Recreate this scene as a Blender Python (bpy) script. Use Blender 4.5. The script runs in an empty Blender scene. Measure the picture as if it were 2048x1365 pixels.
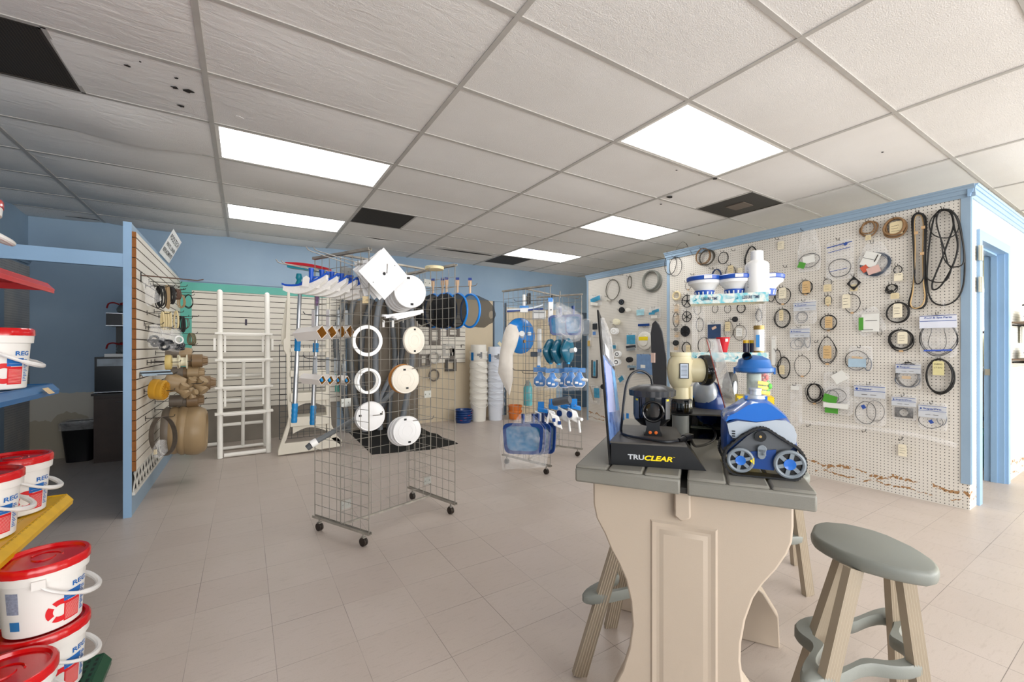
import bpy, bmesh, math, random
from mathutils import Vector, Matrix
random.seed(7)
S = bpy.context.scene
COL = S.collection
PI = math.pi

# ---------------------------------------------------------------- camera
CAM_H = 1.262; YAW = math.radians(32.1); FPX = 853.0; HOR = 695.8
cd = bpy.data.cameras.new('camera'); cam = bpy.data.objects.new('camera', cd); COL.objects.link(cam)
cam.location = (0, 0, CAM_H); cam.rotation_euler = (PI/2, 0, -YAW)
cd.sensor_width = 36; cd.lens = 36*FPX/2048; cd.shift_y = (HOR-682.5)/2048; cd.clip_start = .02
S.camera = cam
# ---------------------------------------------------------------- world, exposure
S.view_settings.view_transform = 'Standard'; S.view_settings.look = 'None'
S.view_settings.gamma = 1; S.view_settings.use_curve_mapping = False
S.view_settings.exposure = 0.2
w = bpy.data.worlds.new('world'); S.world = w; w.use_nodes = True
w.node_tree.nodes['Background'].inputs[0].default_value = (1, .995, .99, 1)
w.node_tree.nodes['Background'].inputs[1].default_value = 2.6
def area(name, loc, rot, sx, sy, power, col=(1, 1, 1)):
    l = bpy.data.lights.new(name, 'AREA'); l.shape = 'RECTANGLE'; l.size = sx; l.size_y = sy
    l.energy = power; l.color = col
    o = bpy.data.objects.new(name, l); COL.objects.link(o); o.location = loc; o.rotation_euler = rot
    return o
# daylight entering through the storefront glass behind the camera, and the office window on the right
area('storefront_daylight', (1.6, -3.42, 1.55), (PI/2, 0, PI), 6.6, 1.9, 180, (1, .992, .982)).rotation_euler = (-PI/2, 0, PI)
area('right_storefront_daylight', (7.0, -3.42, 1.55), (0, 0, 0), 3.0, 1.9, 165, (1, .992, .982)).rotation_euler = (-PI/2, 0, PI)
area('office_window_daylight', (8.42, 3.1, 1.78), (0, -PI/2, 0), .5, 3.6, 75, (1, 1, 1)).rotation_euler = (0, PI/2, PI)

# ---------------------------------------------------------------- measuring helpers (lines of sight met with real planes)
def ray(u, v):
    a = (u-1024)/FPX; c = (HOR-v)/FPX
    return Vector((a*math.cos(YAW)+math.sin(YAW), -a*math.sin(YAW)+math.cos(YAW), c))
O = Vector((0, 0, CAM_H))
def fz(u, v, z=0): r = ray(u, v); return O+r*((z-CAM_H)/r.z)
def wx(u, v, x): r = ray(u, v); return O+r*(x/r.x)
def wy(u, v, y): r = ray(u, v); return O+r*(y/r.y)
def dp(u, v, d): return O+ray(u, v)*d
def plane(u, v, P, N): r = ray(u, v); return O+r*((P-O).dot(N)/r.dot(N))
def depth(p): return p.x*math.sin(YAW)+p.y*math.cos(YAW)

# ---------------------------------------------------------------- mesh helpers
W = {}
class B:
    def __init__(s): s.b = bmesh.new(); s.mi = 0
    def _f(s, vs, sm=False):
        try:
            f = s.b.faces.new(vs); f.material_index = s.mi; f.smooth = sm; return f
        except ValueError: return None
    def v(s, p): return s.b.verts.new(p)
    def hexa(s, P):
        v = [s.v(p) for p in P]
        for q in ((0,3,2,1),(4,5,6,7),(0,1,5,4),(1,2,6,5),(2,3,7,6),(3,0,4,7)): s._f([v[i] for i in q])
        return s
    def box(s, x0, y0, z0, x1, y1, z1):
        x0,x1=sorted((x0,x1)); y0,y1=sorted((y0,y1)); z0,z1=sorted((z0,z1))
        return s.hexa([(x0,y0,z0),(x1,y0,z0),(x1,y1,z0),(x0,y1,z0),(x0,y0,z1),(x1,y0,z1),(x1,y1,z1),(x0,y1,z1)])
    def ob(s, c, a, b, d):
        c,a,b,d = map(Vector,(c,a,b,d))
        return s.hexa([c-a-b-d,c+a-b-d,c+a+b-d,c-a+b-d,c-a-b+d,c+a-b+d,c+a+b+d,c-a+b+d])
    def bar(s, p, q, w, h=None, up=(0,0,1)):
        p,q = Vector(p),Vector(q); d=(q-p); h = h or w
        up = Vector(up)
        if abs(d.normalized().dot(up))>.99: up=Vector((1,0,0))
        a = d.cross(up).normalized()*w/2; c = a.cross(d).normalized()*h/2
        return s.ob((p+q)/2, d/2, a, c)
    def rings(s, R, closed=False, cap=True, sm=True):
        V=[[s.v(p) for p in r] for r in R]; n=len(V[0]); m=len(V)
        for i in range(m if closed else m-1):
            a=V[i]; b=V[(i+1)%m]
            for j in range(n): s._f((a[j],a[(j+1)%n],b[(j+1)%n],b[j]),sm)
        if cap and not closed:
            s._f(list(reversed(V[0]))); s._f(V[-1])
        return s
    def cyl(s, p, q, r, r2=None, n=16, cap=True, sm=True):
        p,q=Vector(p),Vector(q); r2=r if r2 is None else r2
        d=(q-p).normalized(); t=Vector((0,0,1)) if abs(d.z)<.95 else Vector((1,0,0))
        a=d.cross(t).normalized(); b=d.cross(a)
        f=lambda c,rr:[c+a*(math.cos(2*PI*k/n)*rr)+b*(math.sin(2*PI*k/n)*rr) for k in range(n)]
        return s.rings([f(p,r),f(q,r2)],cap=cap,sm=sm)
    def tube(s, pts, r, n=8, closed=False, ref=None, flat=1.0):
        pts=[Vector(p) for p in pts]; m=len(pts)
        T=[]
        for i in range(m):
            a=pts[(i-1)%m] if (closed or i>0) else pts[i]; b=pts[(i+1)%m] if (closed or i<m-1) else pts[i]
            d=(b-a); T.append(d.normalized() if d.length>1e-9 else Vector((0,0,1)))
        if ref is None:
            ref=Vector((0,0,1)) if abs(T[0].z)<.9 else Vector((1,0,0))
        N=(Vector(ref)-T[0]*T[0].dot(Vector(ref))).normalized(); R=[]
        for i in range(m):
            N=(N-T[i]*T[i].dot(N)); N=N.normalized() if N.length>1e-6 else T[i].orthogonal().normalized()
            Bn=T[i].cross(N); rr=r[i] if isinstance(r,(list,tuple)) else r
            R.append([pts[i]+N*(math.cos(2*PI*k/n)*rr)+Bn*(math.sin(2*PI*k/n)*rr*flat) for k in range(n)])
        return s.rings(R,closed=closed)
    def lathe(s, prof, o=(0,0,0), ax=(0,0,1), n=24, cap=True, arc=None):
        o=Vector(o); ax=Vector(ax).normalized(); t=Vector((0,0,1)) if abs(ax.z)<.9 else Vector((1,0,0))
        a=ax.cross(t).normalized(); b=ax.cross(a)
        R=[[o+ax*z+a*(math.cos(2*PI*k/n)*r)+b*(math.sin(2*PI*k/n)*r) for k in range(n)] for r,z in prof]
        return s.rings(R,cap=cap)
    def torus(s, c, ax, R, r, n=36, m=8, sx=1, sz=1):
        c=Vector(c); ax=Vector(ax).normalized(); t=Vector((0,0,1)) if abs(ax.z)<.9 else Vector((1,0,0))
        a=ax.cross(t).normalized(); b=a.cross(ax)
        return s.tube([c+a*(math.cos(2*PI*k/n)*R*sx)+b*(math.sin(2*PI*k/n)*R*sz) for k in range(n)],r,m,True,ref=ax)
    def prism(s, poly, o, ax, ay, th, sm=False):
        o,ax,ay=Vector(o),Vector(ax),Vector(ay); n=ax.cross(ay).normalized()*th
        a=[s.v(o+ax*x+ay*y) for x,y in poly]; b=[s.v(o+ax*x+ay*y+n) for x,y in poly]
        s._f(list(reversed(a))); s._f(b); k=len(poly)
        for i in range(k): s._f((a[i],a[(i+1)%k],b[(i+1)%k],b[i]),sm)
        return s
    def frame(s, outer, inner, o, ax, ay, th):
        o,ax,ay=Vector(o),Vector(ax),Vector(ay); n=ax.cross(ay).normalized()*th; k=len(outer)
        L=[[s.v(o+ax*x+ay*y+e) for x,y in pl] for pl in (outer,inner) for e in (Vector(),n)]
        for i in range(k):
            j=(i+1)%k
            s._f((L[0][j],L[0][i],L[2][i],L[2][j])); s._f((L[1][i],L[1][j],L[3][j],L[3][i]))
            s._f((L[0][i],L[0][j],L[1][j],L[1][i])); s._f((L[2][j],L[2][i],L[3][i],L[3][j]))
        return s
    def ell(s, c, rx, ry, rz, n=16, m=10, A=None):
        c=Vector(c); A=A or Matrix.Identity(3); R=[]
        for i in range(m+1):
            t=PI*i/m; t=min(max(t,.02),PI-.02)
            R.append([c+A@Vector((rx*math.sin(t)*math.cos(2*PI*k/n),ry*math.sin(t)*math.sin(2*PI*k/n),-rz*math.cos(t))) for k in range(n)])
        return s.rings(R)
    def grid(s, fn, nu, nv, sm=True, closeu=False):
        V=[[s.v(fn(i/nu,j/nv)) for j in range(nv+1)] for i in range(nu+(0 if closeu else 1))]
        for i in range(nu):
            a=V[i]; b=V[(i+1)%len(V)]
            for j in range(nv): s._f((a[j],b[j],b[j+1],a[j+1]),sm)
        return s
    def o(s, name, mat, parent=None, bevel=0, **k):
        bmesh.ops.recalc_face_normals(s.b, faces=s.b.faces)
        me=bpy.data.meshes.new(name); s.b.to_mesh(me); s.b.free()
        return mk(name, me, mat, parent, bevel, **k)
def mk(name, me, mat, parent=None, bevel=0, label=None, cat=None, group=None, kind=None):
    ob=bpy.data.objects.new(name, me); COL.objects.link(ob)
    for m in (mat if isinstance(mat,(list,tuple)) else [mat]): me.materials.append(m)
    if parent is not None:
        M=W[parent]; me.transform(M.inverted()); ob.parent=parent; W[ob]=M
    elif kind!='structure':
        vs=me.vertices
        xs=[v.co.x for v in vs]; ys=[v.co.y for v in vs]; zs=[v.co.z for v in vs]
        c=Vector(((min(xs)+max(xs))/2,(min(ys)+max(ys))/2,min(zs)))
        me.transform(Matrix.Translation(-c)); ob.location=c; W[ob]=Matrix.Translation(c)
    else: W[ob]=Matrix.Identity(4)
    if not bevel and len(me.polygons):
        try: me.set_sharp_from_angle(angle=.75)
        except Exception: pass
    if bevel:
        bv=ob.modifiers.new('bevel','BEVEL'); bv.width=bevel; bv.segments=2; bv.limit_method='ANGLE'; bv.angle_limit=.7
        try:
            for p in me.polygons: p.use_smooth=True
            me.set_sharp_from_angle(angle=.6)
        except Exception: pass
    if label: ob['label']=label
    if cat: ob['category']=cat
    if group: ob['group']=group
    if kind: ob['kind']=kind
    return ob
def thing(name, loc, label, cat, group=None, rz=0):
    e=bpy.data.objects.new(name,None); COL.objects.link(e); e.empty_display_size=.05
    e.location=loc; e.rotation_euler=(0,0,rz); e['label']=label; e['category']=cat
    if group: e['group']=group
    W[e]=Matrix.Translation(Vector(loc))@Matrix.Rotation(rz,4,'Z')
    return e
def dup(root, M, label, group=None):
    kids=[o for o in W if o.parent is root]
    r=root.copy(); COL.objects.link(r); r.matrix_world=M; r['label']=label; W[r]=M
    if group: r['group']=group
    for ch in kids:
        c=ch.copy(); COL.objects.link(c); c.parent=r; W[c]=M
        for g in [o for o in list(W) if o.parent is ch]:
            d=g.copy(); COL.objects.link(d); d.parent=c; W[d]=M
    return r
TB={}
def text(body, o, ax, ay, h, mat, parent, name='lettering', th=.0006, width=None, bold=0, bend=None, shear=0, label=None):
    """flat raised lettering; o = lower-left corner, ax/ay unit directions, h = cap height"""
    cu=bpy.data.curves.new('t','FONT'); cu.body=body; cu.size=1; cu.offset=bold; cu.shear=shear; cu.resolution_u=3
    to=bpy.data.objects.new('t',cu); COL.objects.link(to)
    dg=bpy.context.evaluated_depsgraph_get(); me=bpy.data.meshes.new_from_object(to.evaluated_get(dg))
    bpy.data.objects.remove(to); bpy.data.curves.remove(cu)
    xs=[v.co.x for v in me.vertices] or [0]; ys=[v.co.y for v in me.vertices] or [0]
    x0,x1,y0,y1=min(xs),max(xs),min(ys),max(ys); sy=h/max(y1-y0,1e-6); sx=(width/(x1-x0)) if width else sy
    ax=Vector(ax).normalized(); ay=Vector(ay).normalized(); n=ax.cross(ay); o=Vector(o)
    for v in me.vertices:
        x=(v.co.x-x0)*sx; y=(v.co.y-y0)*sy
        v.co = bend(x,y) if bend else o+ax*x+ay*y+n*th
    return mk(name,me,mat,parent,label=label)

# ---------------------------------------------------------------- materials
def srgb(h):
    h=h.lstrip('#'); c=[int(h[i:i+2],16)/255 for i in (0,2,4)]
    return tuple((x/12.92 if x<=.04045 else ((x+.055)/1.055)**2.4) for x in c)+(1,)
MATS={}
def mat(name, col, rough=.55, metal=0, var=.06, scale=8, bump=0, bscale=200, trans=0, alpha=1, emit=0, coat=0, spec=.5, ior=1.45):
    if name in MATS: return MATS[name]
    m=bpy.data.materials.new(name); m.use_nodes=True; nt=m.node_tree; b=nt.nodes['Principled BSDF']
    c=srgb(col) if isinstance(col,str) else col
    b.inputs['Base Color'].default_value=c
    b.inputs['Roughness'].default_value=rough; b.inputs['Metallic'].default_value=metal; b.inputs['IOR'].default_value=ior
    b.inputs['Specular IOR Level'].default_value=spec
    tc=nt.nodes.new('ShaderNodeTexCoord')
    if var:
        n=nt.nodes.new('ShaderNodeTexNoise'); n.inputs['Scale'].default_value=scale; n.inputs['Detail'].default_value=3
        nt.links.new(tc.outputs['Object'],n.inputs['Vector'])
        r=nt.nodes.new('ShaderNodeMapRange'); r.inputs[1].default_value=.3; r.inputs[2].default_value=.7
        r.inputs[3].default_value=1-var; r.inputs[4].default_value=1+var
        nt.links.new(n.outputs['Fac'],r.inputs[0])
        mx=nt.nodes.new('ShaderNodeVectorMath'); mx.operation='SCALE'; mx.inputs[0].default_value=c[:3]
        nt.links.new(r.outputs[0],mx.inputs['Scale']); nt.links.new(mx.outputs[0],b.inputs['Base Color'])
    if bump:
        n2=nt.nodes.new('ShaderNodeTexNoise'); n2.inputs['Scale'].default_value=bscale; n2.inputs['Detail'].default_value=2
        nt.links.new(tc.outputs['Object'],n2.inputs['Vector'])
        bp=nt.nodes.new('ShaderNodeBump'); bp.inputs['Strength'].default_value=bump; bp.inputs['Distance'].default_value=.004
        nt.links.new(n2.outputs['Fac'],bp.inputs['Height']); nt.links.new(bp.outputs[0],b.inputs['Normal'])
    if trans: b.inputs['Transmission Weight'].default_value=trans
    if coat: b.inputs['Coat Weight'].default_value=coat; b.inputs['Coat Roughness'].default_value=.08
    if emit: b.inputs['Emission Color'].default_value=c; b.inputs['Emission Strength'].default_value=emit
    if alpha<1: b.inputs['Alpha'].default_value=alpha
    MATS[name]=m; return m
def film(name, col='#ffffff', dens=.22, rough=.15, crinkle=.35):
    """thin see-through plastic: mostly clear, a little milky, glossy wrinkles"""
    if name in MATS: return MATS[name]
    m=bpy.data.materials.new(name); m.use_nodes=True; nt=m.node_tree; nt.nodes.clear()
    out=nt.nodes.new('ShaderNodeOutputMaterial'); tr=nt.nodes.new('ShaderNodeBsdfTransparent')
    p=nt.nodes.new('ShaderNodeBsdfPrincipled'); p.inputs['Base Color'].default_value=srgb(col); p.inputs['Roughness'].default_value=rough
    mx=nt.nodes.new('ShaderNodeMixShader'); tc=nt.nodes.new('ShaderNodeTexCoord')
    n=nt.nodes.new('ShaderNodeTexNoise'); n.inputs['Scale'].default_value=14; n.inputs['Detail'].default_value=6; n.inputs['Distortion'].default_value=1.5
    nt.links.new(tc.outputs['Object'],n.inputs['Vector'])
    r=nt.nodes.new('ShaderNodeMapRange'); r.inputs[1].default_value=.35; r.inputs[2].default_value=.75
    r.inputs[3].default_value=dens*.55; r.inputs[4].default_value=min(1,dens*1.9)
    nt.links.new(n.outputs['Fac'],r.inputs[0]); nt.links.new(r.outputs[0],mx.inputs[0])
    bp=nt.nodes.new('ShaderNodeBump'); bp.inputs['Strength'].default_value=crinkle; bp.inputs['Distance'].default_value=.01
    nt.links.new(n.outputs['Fac'],bp.inputs['Height']); nt.links.new(bp.outputs[0],p.inputs['Normal'])
    nt.links.new(tr.outputs[0],mx.inputs[1]); nt.links.new(p.outputs[0],mx.inputs[2]); nt.links.new(mx.outputs[0],out.inputs[0])
    MATS[name]=m; return m
class NT:
    """tiny node-graph helper"""
    def __init__(s,name,rough=.6,bump=None):
        s.m=bpy.data.materials.new(name); s.m.use_nodes=True; s.t=s.m.node_tree; s.b=s.t.nodes['Principled BSDF']
        s.b.inputs['Roughness'].default_value=rough; MATS[name]=s.m
        g=s.t.nodes.new('ShaderNodeNewGeometry'); s.pos=g.outputs['Position']
        x=s.t.nodes.new('ShaderNodeSeparateXYZ'); s.t.links.new(s.pos,x.inputs[0]); s.x,s.y,s.z=x.outputs
    def _i(s,node,i,v):
        if isinstance(v,bpy.types.NodeSocket): s.t.links.new(v,node.inputs[i])
        elif v is not None: node.inputs[i].default_value=v
    def ma(s,op,a,b=None,c=None):
        n=s.t.nodes.new('ShaderNodeMath'); n.operation=op; s._i(n,0,a); s._i(n,1,b)
        if c is not None: s._i(n,2,c)
        return n.outputs[0]
    def noise(s,scale,detail=3,vec=None,stretch=None,dist=0):
        n=s.t.nodes.new('ShaderNodeTexNoise'); n.inputs['Scale'].default_value=scale; n.inputs['Detail'].default_value=detail; n.inputs['Distortion'].default_value=dist
        v=vec or s.pos
        if stretch:
            q=s.t.nodes.new('ShaderNodeVectorMath'); q.operation='MULTIPLY'; s.t.links.new(v,q.inputs[0]); q.inputs[1].default_value=stretch; v=q.outputs[0]
        s.t.links.new(v,n.inputs['Vector']); return n.outputs['Fac']
    def mix(s,f,a,b):
        n=s.t.nodes.new('ShaderNodeMix'); n.data_type='RGBA'; s._i(n,0,f); s._i(n,6,a); s._i(n,7,b); return n.outputs[2]
    def rng(s,v,a,b,c,d):
        n=s.t.nodes.new('ShaderNodeMapRange'); s._i(n,0,v)
        for i,q in enumerate((a,b,c,d)): n.inputs[i+1].default_value=q
        return n.outputs[0]
    def fr(s,v,per,off=0): return s.ma('FRACT',s.ma('DIVIDE',s.ma('SUBTRACT',v,off),per))
    def bump(s,h,st=.3,dist=.003):
        n=s.t.nodes.new('ShaderNodeBump'); n.inputs['Strength'].default_value=st; n.inputs['Distance'].default_value=dist
        s.t.links.new(h,n.inputs['Height']); s.t.links.new(n.outputs[0],s.b.inputs['Normal'])
    def col(s,c): s.t.links.new(c,s.b.inputs['Base Color']) if isinstance(c,bpy.types.NodeSocket) else setattr(s.b.inputs['Base Color'],'default_value',c)
# ================================================================ the shell of the room
XL, YB, XR, YF, ZC = -2.03, 6.85, 8.5, -3.5, 2.743
XW, XW2, YS, YE, YD, ZW = 4.76, 5.08, 3.70, 5.62, .92, 2.515   # pegboard walls and the door wall
# floor: one-foot vinyl tiles
n=NT('vinyl tile floor',.38)
gx=n.fr(n.x,.3048,.1066-.0011); gy=n.fr(n.y,.3048,.0785-.0011)
ln=n.ma('MAXIMUM',n.ma('LESS_THAN',gx,.0072),n.ma('LESS_THAN',gy,.0072))
cellx=n.ma('FLOOR',n.ma('DIVIDE',n.ma('SUBTRACT',n.x,.1066),.3048)); celly=n.ma('FLOOR',n.ma('DIVIDE',n.ma('SUBTRACT',n.y,.0785),.3048))
wn=n.t.nodes.new('ShaderNodeTexWhiteNoise'); cb=n.t.nodes.new('ShaderNodeCombineXYZ'); n.t.links.new(cellx,cb.inputs[0]); n.t.links.new(celly,cb.inputs[1]); n.t.links.new(cb.outputs[0],wn.inputs['Vector'])
base=n.mix(wn.outputs['Value'],srgb('#c0b4ab'),srgb('#baada4'))
base=n.mix(n.rng(n.noise(3,4),.35,.7,0,.35),base,srgb('#b0a498'))
spk=n.rng(n.noise(140,1,stretch=(1,2.2,1)),.58,.74,0,.2)
base=n.mix(spk,base,srgb('#85786c')); base=n.mix(n.rng(n.noise(26,3,stretch=(.5,2.5,1)),.56,.72,0,.22),base,srgb('#94877b'))
lw=n.ma('MULTIPLY',ln,n.rng(n.noise(1.3,3),.38,.62,.12,.95))
n.col(n.mix(lw,base,srgb('#584e46')))

M_floor=n.m
B().box(XL-.1,YF-.1,-.05,XR+.1,YB+.1,0).o('floor',M_floor,kind='structure')
# painted plaster
def paint(name,col,rough=.5,var=.05,sc=2.5):
    q=NT(name,rough); c=srgb(col); d=tuple(x*(1-var*2) for x in c[:3])+(1,)
    q.col(q.mix(q.rng(q.noise(sc,5),.3,.7,0,1),c,d)); q.bump(q.noise(120,2),.08,.002); return q.m
M_blue=paint('blue wall paint','#93abc0',.45)
M_blue2=paint('light blue trim paint','#93b5d6',.38,.03)
# back wall: blue over a patched, unpainted lower left
q=NT('back wall paint',.5)
edge=q.ma('ADD',q.rng(q.noise(4,5,stretch=(1,0,0)),0,1,.66,.80),q.ma('MULTIPLY',q.noise(30,3),.03))
msk=q.ma('MULTIPLY',q.ma('LESS_THAN',q.z,edge),q.ma('LESS_THAN',q.x,-.85))
e2=q.rng(q.noise(2.2,4,stretch=(1,0,.4)),.3,.7,.28,.62)
low=q.mix(q.ma('LESS_THAN',q.z,e2),srgb('#b9b6ac'),srgb('#a39b89'))
bl=q.mix(q.rng(q.noise(1.6,5),.35,.7,0,1),srgb('#93abc0'),srgb('#87a0b8'))
q.col(q.mix(msk,bl,low)); M_back=q.m
B().box(XL-.1,YB,0,XR+.1,YB+.12,ZC+.1).o('wall_back',M_back,kind='structure')
B().box(XR,YF,0,XR+.12,YB,1.5).box(XR,YF,2.06,XR+.12,YB,ZC+.1).box(XR,YF,1.5,XR+.12,1.2,2.06).box(XR,5.0,1.5,XR+.12,YB,2.06).o('wall_right',paint('pale yellow office paint','#e9e4c0',.6),kind='structure')
mf=mat('white window frame','#e8e8e6',.4)
b=B()
for y in (1.2,2.5,3.73,4.96): b.box(XR+.02,y,1.5,XR+.08,y+.04,2.06)
b.box(XR+.02,1.2,1.5,XR+.08,5,1.54).box(XR+.02,1.2,2.02,XR+.08,5,2.06); b.o('window_2',mf,kind='structure')
# front wall behind the camera: glazed storefront
b=B().box(XL-.1,YF-.12,0,XR+.12,YF,.5).box(XL-.1,YF-.12,2.55,XR+.12,YF,ZC+.1)
for x in (XL-.1,4.95): b.box(x,YF-.12,.5,x+.42,YF,2.55)
b.box(XR-.1,YF-.12,.5,XR+.12,YF,2.55).o('wall_front',M_blue,kind='structure')
b=B()
for x in (-1.69,-.1,1.5,3.1,4.9,5.38,6.9,8.36): b.box(x,YF-.09,.5,x+.05,YF-.03,2.55)
b.box(XL,YF-.09,.5,XR,YF-.03,.55).box(XL,YF-.09,2.5,XR,YF-.03,2.55)
b.o('window_1',mat('storefront aluminium','#9a9c9e',.35,.8),kind='structure')
# ---- pegboard
def pegmat(name,ax,col='#ddd8cf',damage=True):
    q=NT(name,.62); a=q.x if ax=='x' else q.y
    fa=q.ma('SUBTRACT',q.fr(a,.0254),.5); fb=q.ma('SUBTRACT',q.fr(q.z,.0254),.5)
    rr=q.ma('ADD',q.ma('MULTIPLY',fa,fa),q.ma('MULTIPLY',fb,fb)); hole=q.ma('LESS_THAN',rr,.019)
    c=q.mix(q.rng(q.noise(2,3),.3,.7,0,1),srgb(col),srgb('#d3cdc2'))
    if damage:
        wv=q.noise(5,4,stretch=(1,1,0)); top=q.rng(wv,.3,.7,.09,.17); nz=q.noise(9,4,stretch=(1,1,2.2))
        dz=q.ma('ABSOLUTE',q.ma('SUBTRACT',q.z,top)); band=q.ma('LESS_THAN',dz,q.rng(nz,.4,.62,0,.022))
        top2=q.rng(q.noise(6,4,stretch=(1,1,0),dist=.4),.3,.7,.02,.085); b2=q.ma('LESS_THAN',q.ma('ABSOLUTE',q.ma('SUBTRACT',q.z,top2)),q.rng(q.noise(12,3),.42,.6,0,.008))
        c=q.mix(q.ma('MULTIPLY',q.ma('MAXIMUM',band,b2),q.rng(q.noise(38,3),.40,.48,0,1)),c,srgb('#a2794e'))
    q.col(q.mix(hole,c,srgb('#17140f'))); return q.m
M_pegY=pegmat('pegboard side','y'); M_pegX=pegmat('pegboard front','x',col='#e3e2dc')
M_core=mat('pegboard framing','#cfc9bd',.7)
# near pegboard wall, its back stretch, and the door wall with a real opening
b=B().box(XW,YD,0,XW+.10,YS-.06,ZW-.03).box(XW2,YS-.05,0,XW2+.1,YE,ZW-.035).box(XW,YS-.06,0,XW2+.1,YS,ZW-.03)
b.o('wall_side',M_pegY,kind='structure')
b=B().box(XW+.004,YD-.004,0,5.02,YD+.12,ZW-.03).box(5.99,YD-.004,0,XR,YD+.12,ZW-.03).box(5.02,YD-.004,2.165,5.99,YD+.12,ZW-.03)
b.o('wall_door_side',M_pegX,kind='structure')
# crown moulding along the wall tops
def crown(b,p,q,nrm):
    p,q,nrm=Vector(p),Vector(q),Vector(nrm)
    for dz0,dz1,o1 in ((-.085,-.06,.014),(-.06,-.03,.028),(-.03,-.012,.042),(-.012,.0,.055)):
        b.hexa([p+Vector((0,0,dz0)),q+Vector((0,0,dz0)),q+nrm*o1+Vector((0,0,dz0)),p+nrm*o1+Vector((0,0,dz0)),
                p+Vector((0,0,dz1)),q+Vector((0,0,dz1)),q+nrm*(o1+.006)+Vector((0,0,dz1)),p+nrm*(o1+.006)+Vector((0,0,dz1))])
b=B(); crown(b,(XW,YD-.04,ZW),(XW,YS+.02,ZW),(-1,0,0)); b.o('trim_1',M_blue,kind='structure')
b=B(); crown(b,(XW2,YS,ZW),(XW2,YE,ZW),(-1,0,0)); b.o('trim_2',M_blue,kind='structure')
b=B(); crown(b,(XW-.04,YD,ZW+.0),(XR,YD,ZW+.0),(0,-1,0)); b.o('trim_3',M_blue2,kind='structure')
B().box(XW-.008,YD-.012,.2,XW+.002,YD+.042,ZW-.085).o('trim_4',M_blue,kind='structure')
B().box(XW+.006,YD-.014,.2,XW+.042,YD-.003,ZW-.085).o('trim_5',M_blue2,kind='structure')
B().box(XW-.008,YS-.035,0,XW-.0005,YS+.006,ZW-.085).box(XW-.0005,YS+.0005,0,XW2-.01,YS+.006,ZW-.085).box(XW2-.008,YE-.03,0,XW2+.1,YE+.006,ZW-.08).o('trim_6',M_blue,kind='structure')
# door frame: casings, reveal and stop
b=B()
b.box(4.965,YD-.022,0,5.05,YD,2.13).box(5.97,YD-.022,0,6.05,YD,2.13).box(4.965,YD-.022,2.13,6.05,YD,2.21)
b.box(5.022,YD,0,5.05,YD+.13,2.13).box(5.955,YD,0,5.988,YD+.13,2.13).box(5.022,YD,2.13,5.988,YD+.13,2.16)
b.box(5.94,YD+.045,0,5.955,YD+.085,2.13).box(5.05,YD+.045,0,5.065,YD+.085,2.13).box(5.05,YD+.045,2.115,5.95,YD+.085,2.13)
dr=b.o('door_1',M_blue2,kind='structure')
me_=mat('aged nickel hardware','#c9c4b4',.35,.7)
for k,zz in enumerate((2.03,1.78)):
    B().box(4.925,YD-.032,zz-.075,5.0,YD-.022,zz+.045).cyl((4.965,YD-.034,zz-.075),(4.965,YD-.034,zz+.045),.006).o('hinge',me_,dr)
B().box(5.948,YD+.09,1.0,5.955,YD+.125,1.06).o('strike_plate',me_,dr)
# left wall with pegboard, boarded door and upper blue band
B().box(XL-.12,YF,0,XL,YB,ZC+.1).o('wall_left',M_blue,kind='structure')
B().box(XL,5.2,0,XL+.012,YB-.005,2.16).o('trim_7',pegmat('grey pegboard','y','#9b9fa6',False),kind='structure')
b=B().box(XL+.012,4.9,0,XL+.05,5.9,1.95).box(XL+.012,5.9,0,XL+.03,6.2,2.0).box(XL+.012,5.62,0,XL+.07,5.68,1.93); b.o('door_2',M_blue,kind='structure')
b=B(); crown(b,(XL,3,2.27),(XL,YB,2.27),(1,0,0)); b.o('trim_8',M_blue,kind='structure')
# back wall: horizontal ledge strip and bare drywall patches
B().box(-.6,YB-.02,2.12,5.0,YB,2.142).o('trim_9',M_blue,kind='structure')
M_beige=paint('unpainted beige wallboard','#d5c5a9',.7,.06,1.5)
def px(u,y=YB): return wy(u,700,y).x
B().box(px(836),YB-.012,0,px(985),YB,2.12).box(px(1011),YB-.012,0,px(1112),YB,2.02).o('trim_10',M_beige,kind='structure')
B().box(px(985),YB-.02,0,px(988),YB,2.12).box(px(1009),YB-.02,0,px(1012),YB,2.1).o('trim_11',mat('dark joint strip','#4b5560',.6),kind='structure')
B().box(px(1125),YB-.012,0,px(1178),YB,2.0).o('trim_12',paint('shaded back wall blue','#3c5670',.5),kind='structure')  # shaded stretch of the back wall, its shade put into a darker blue
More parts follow.
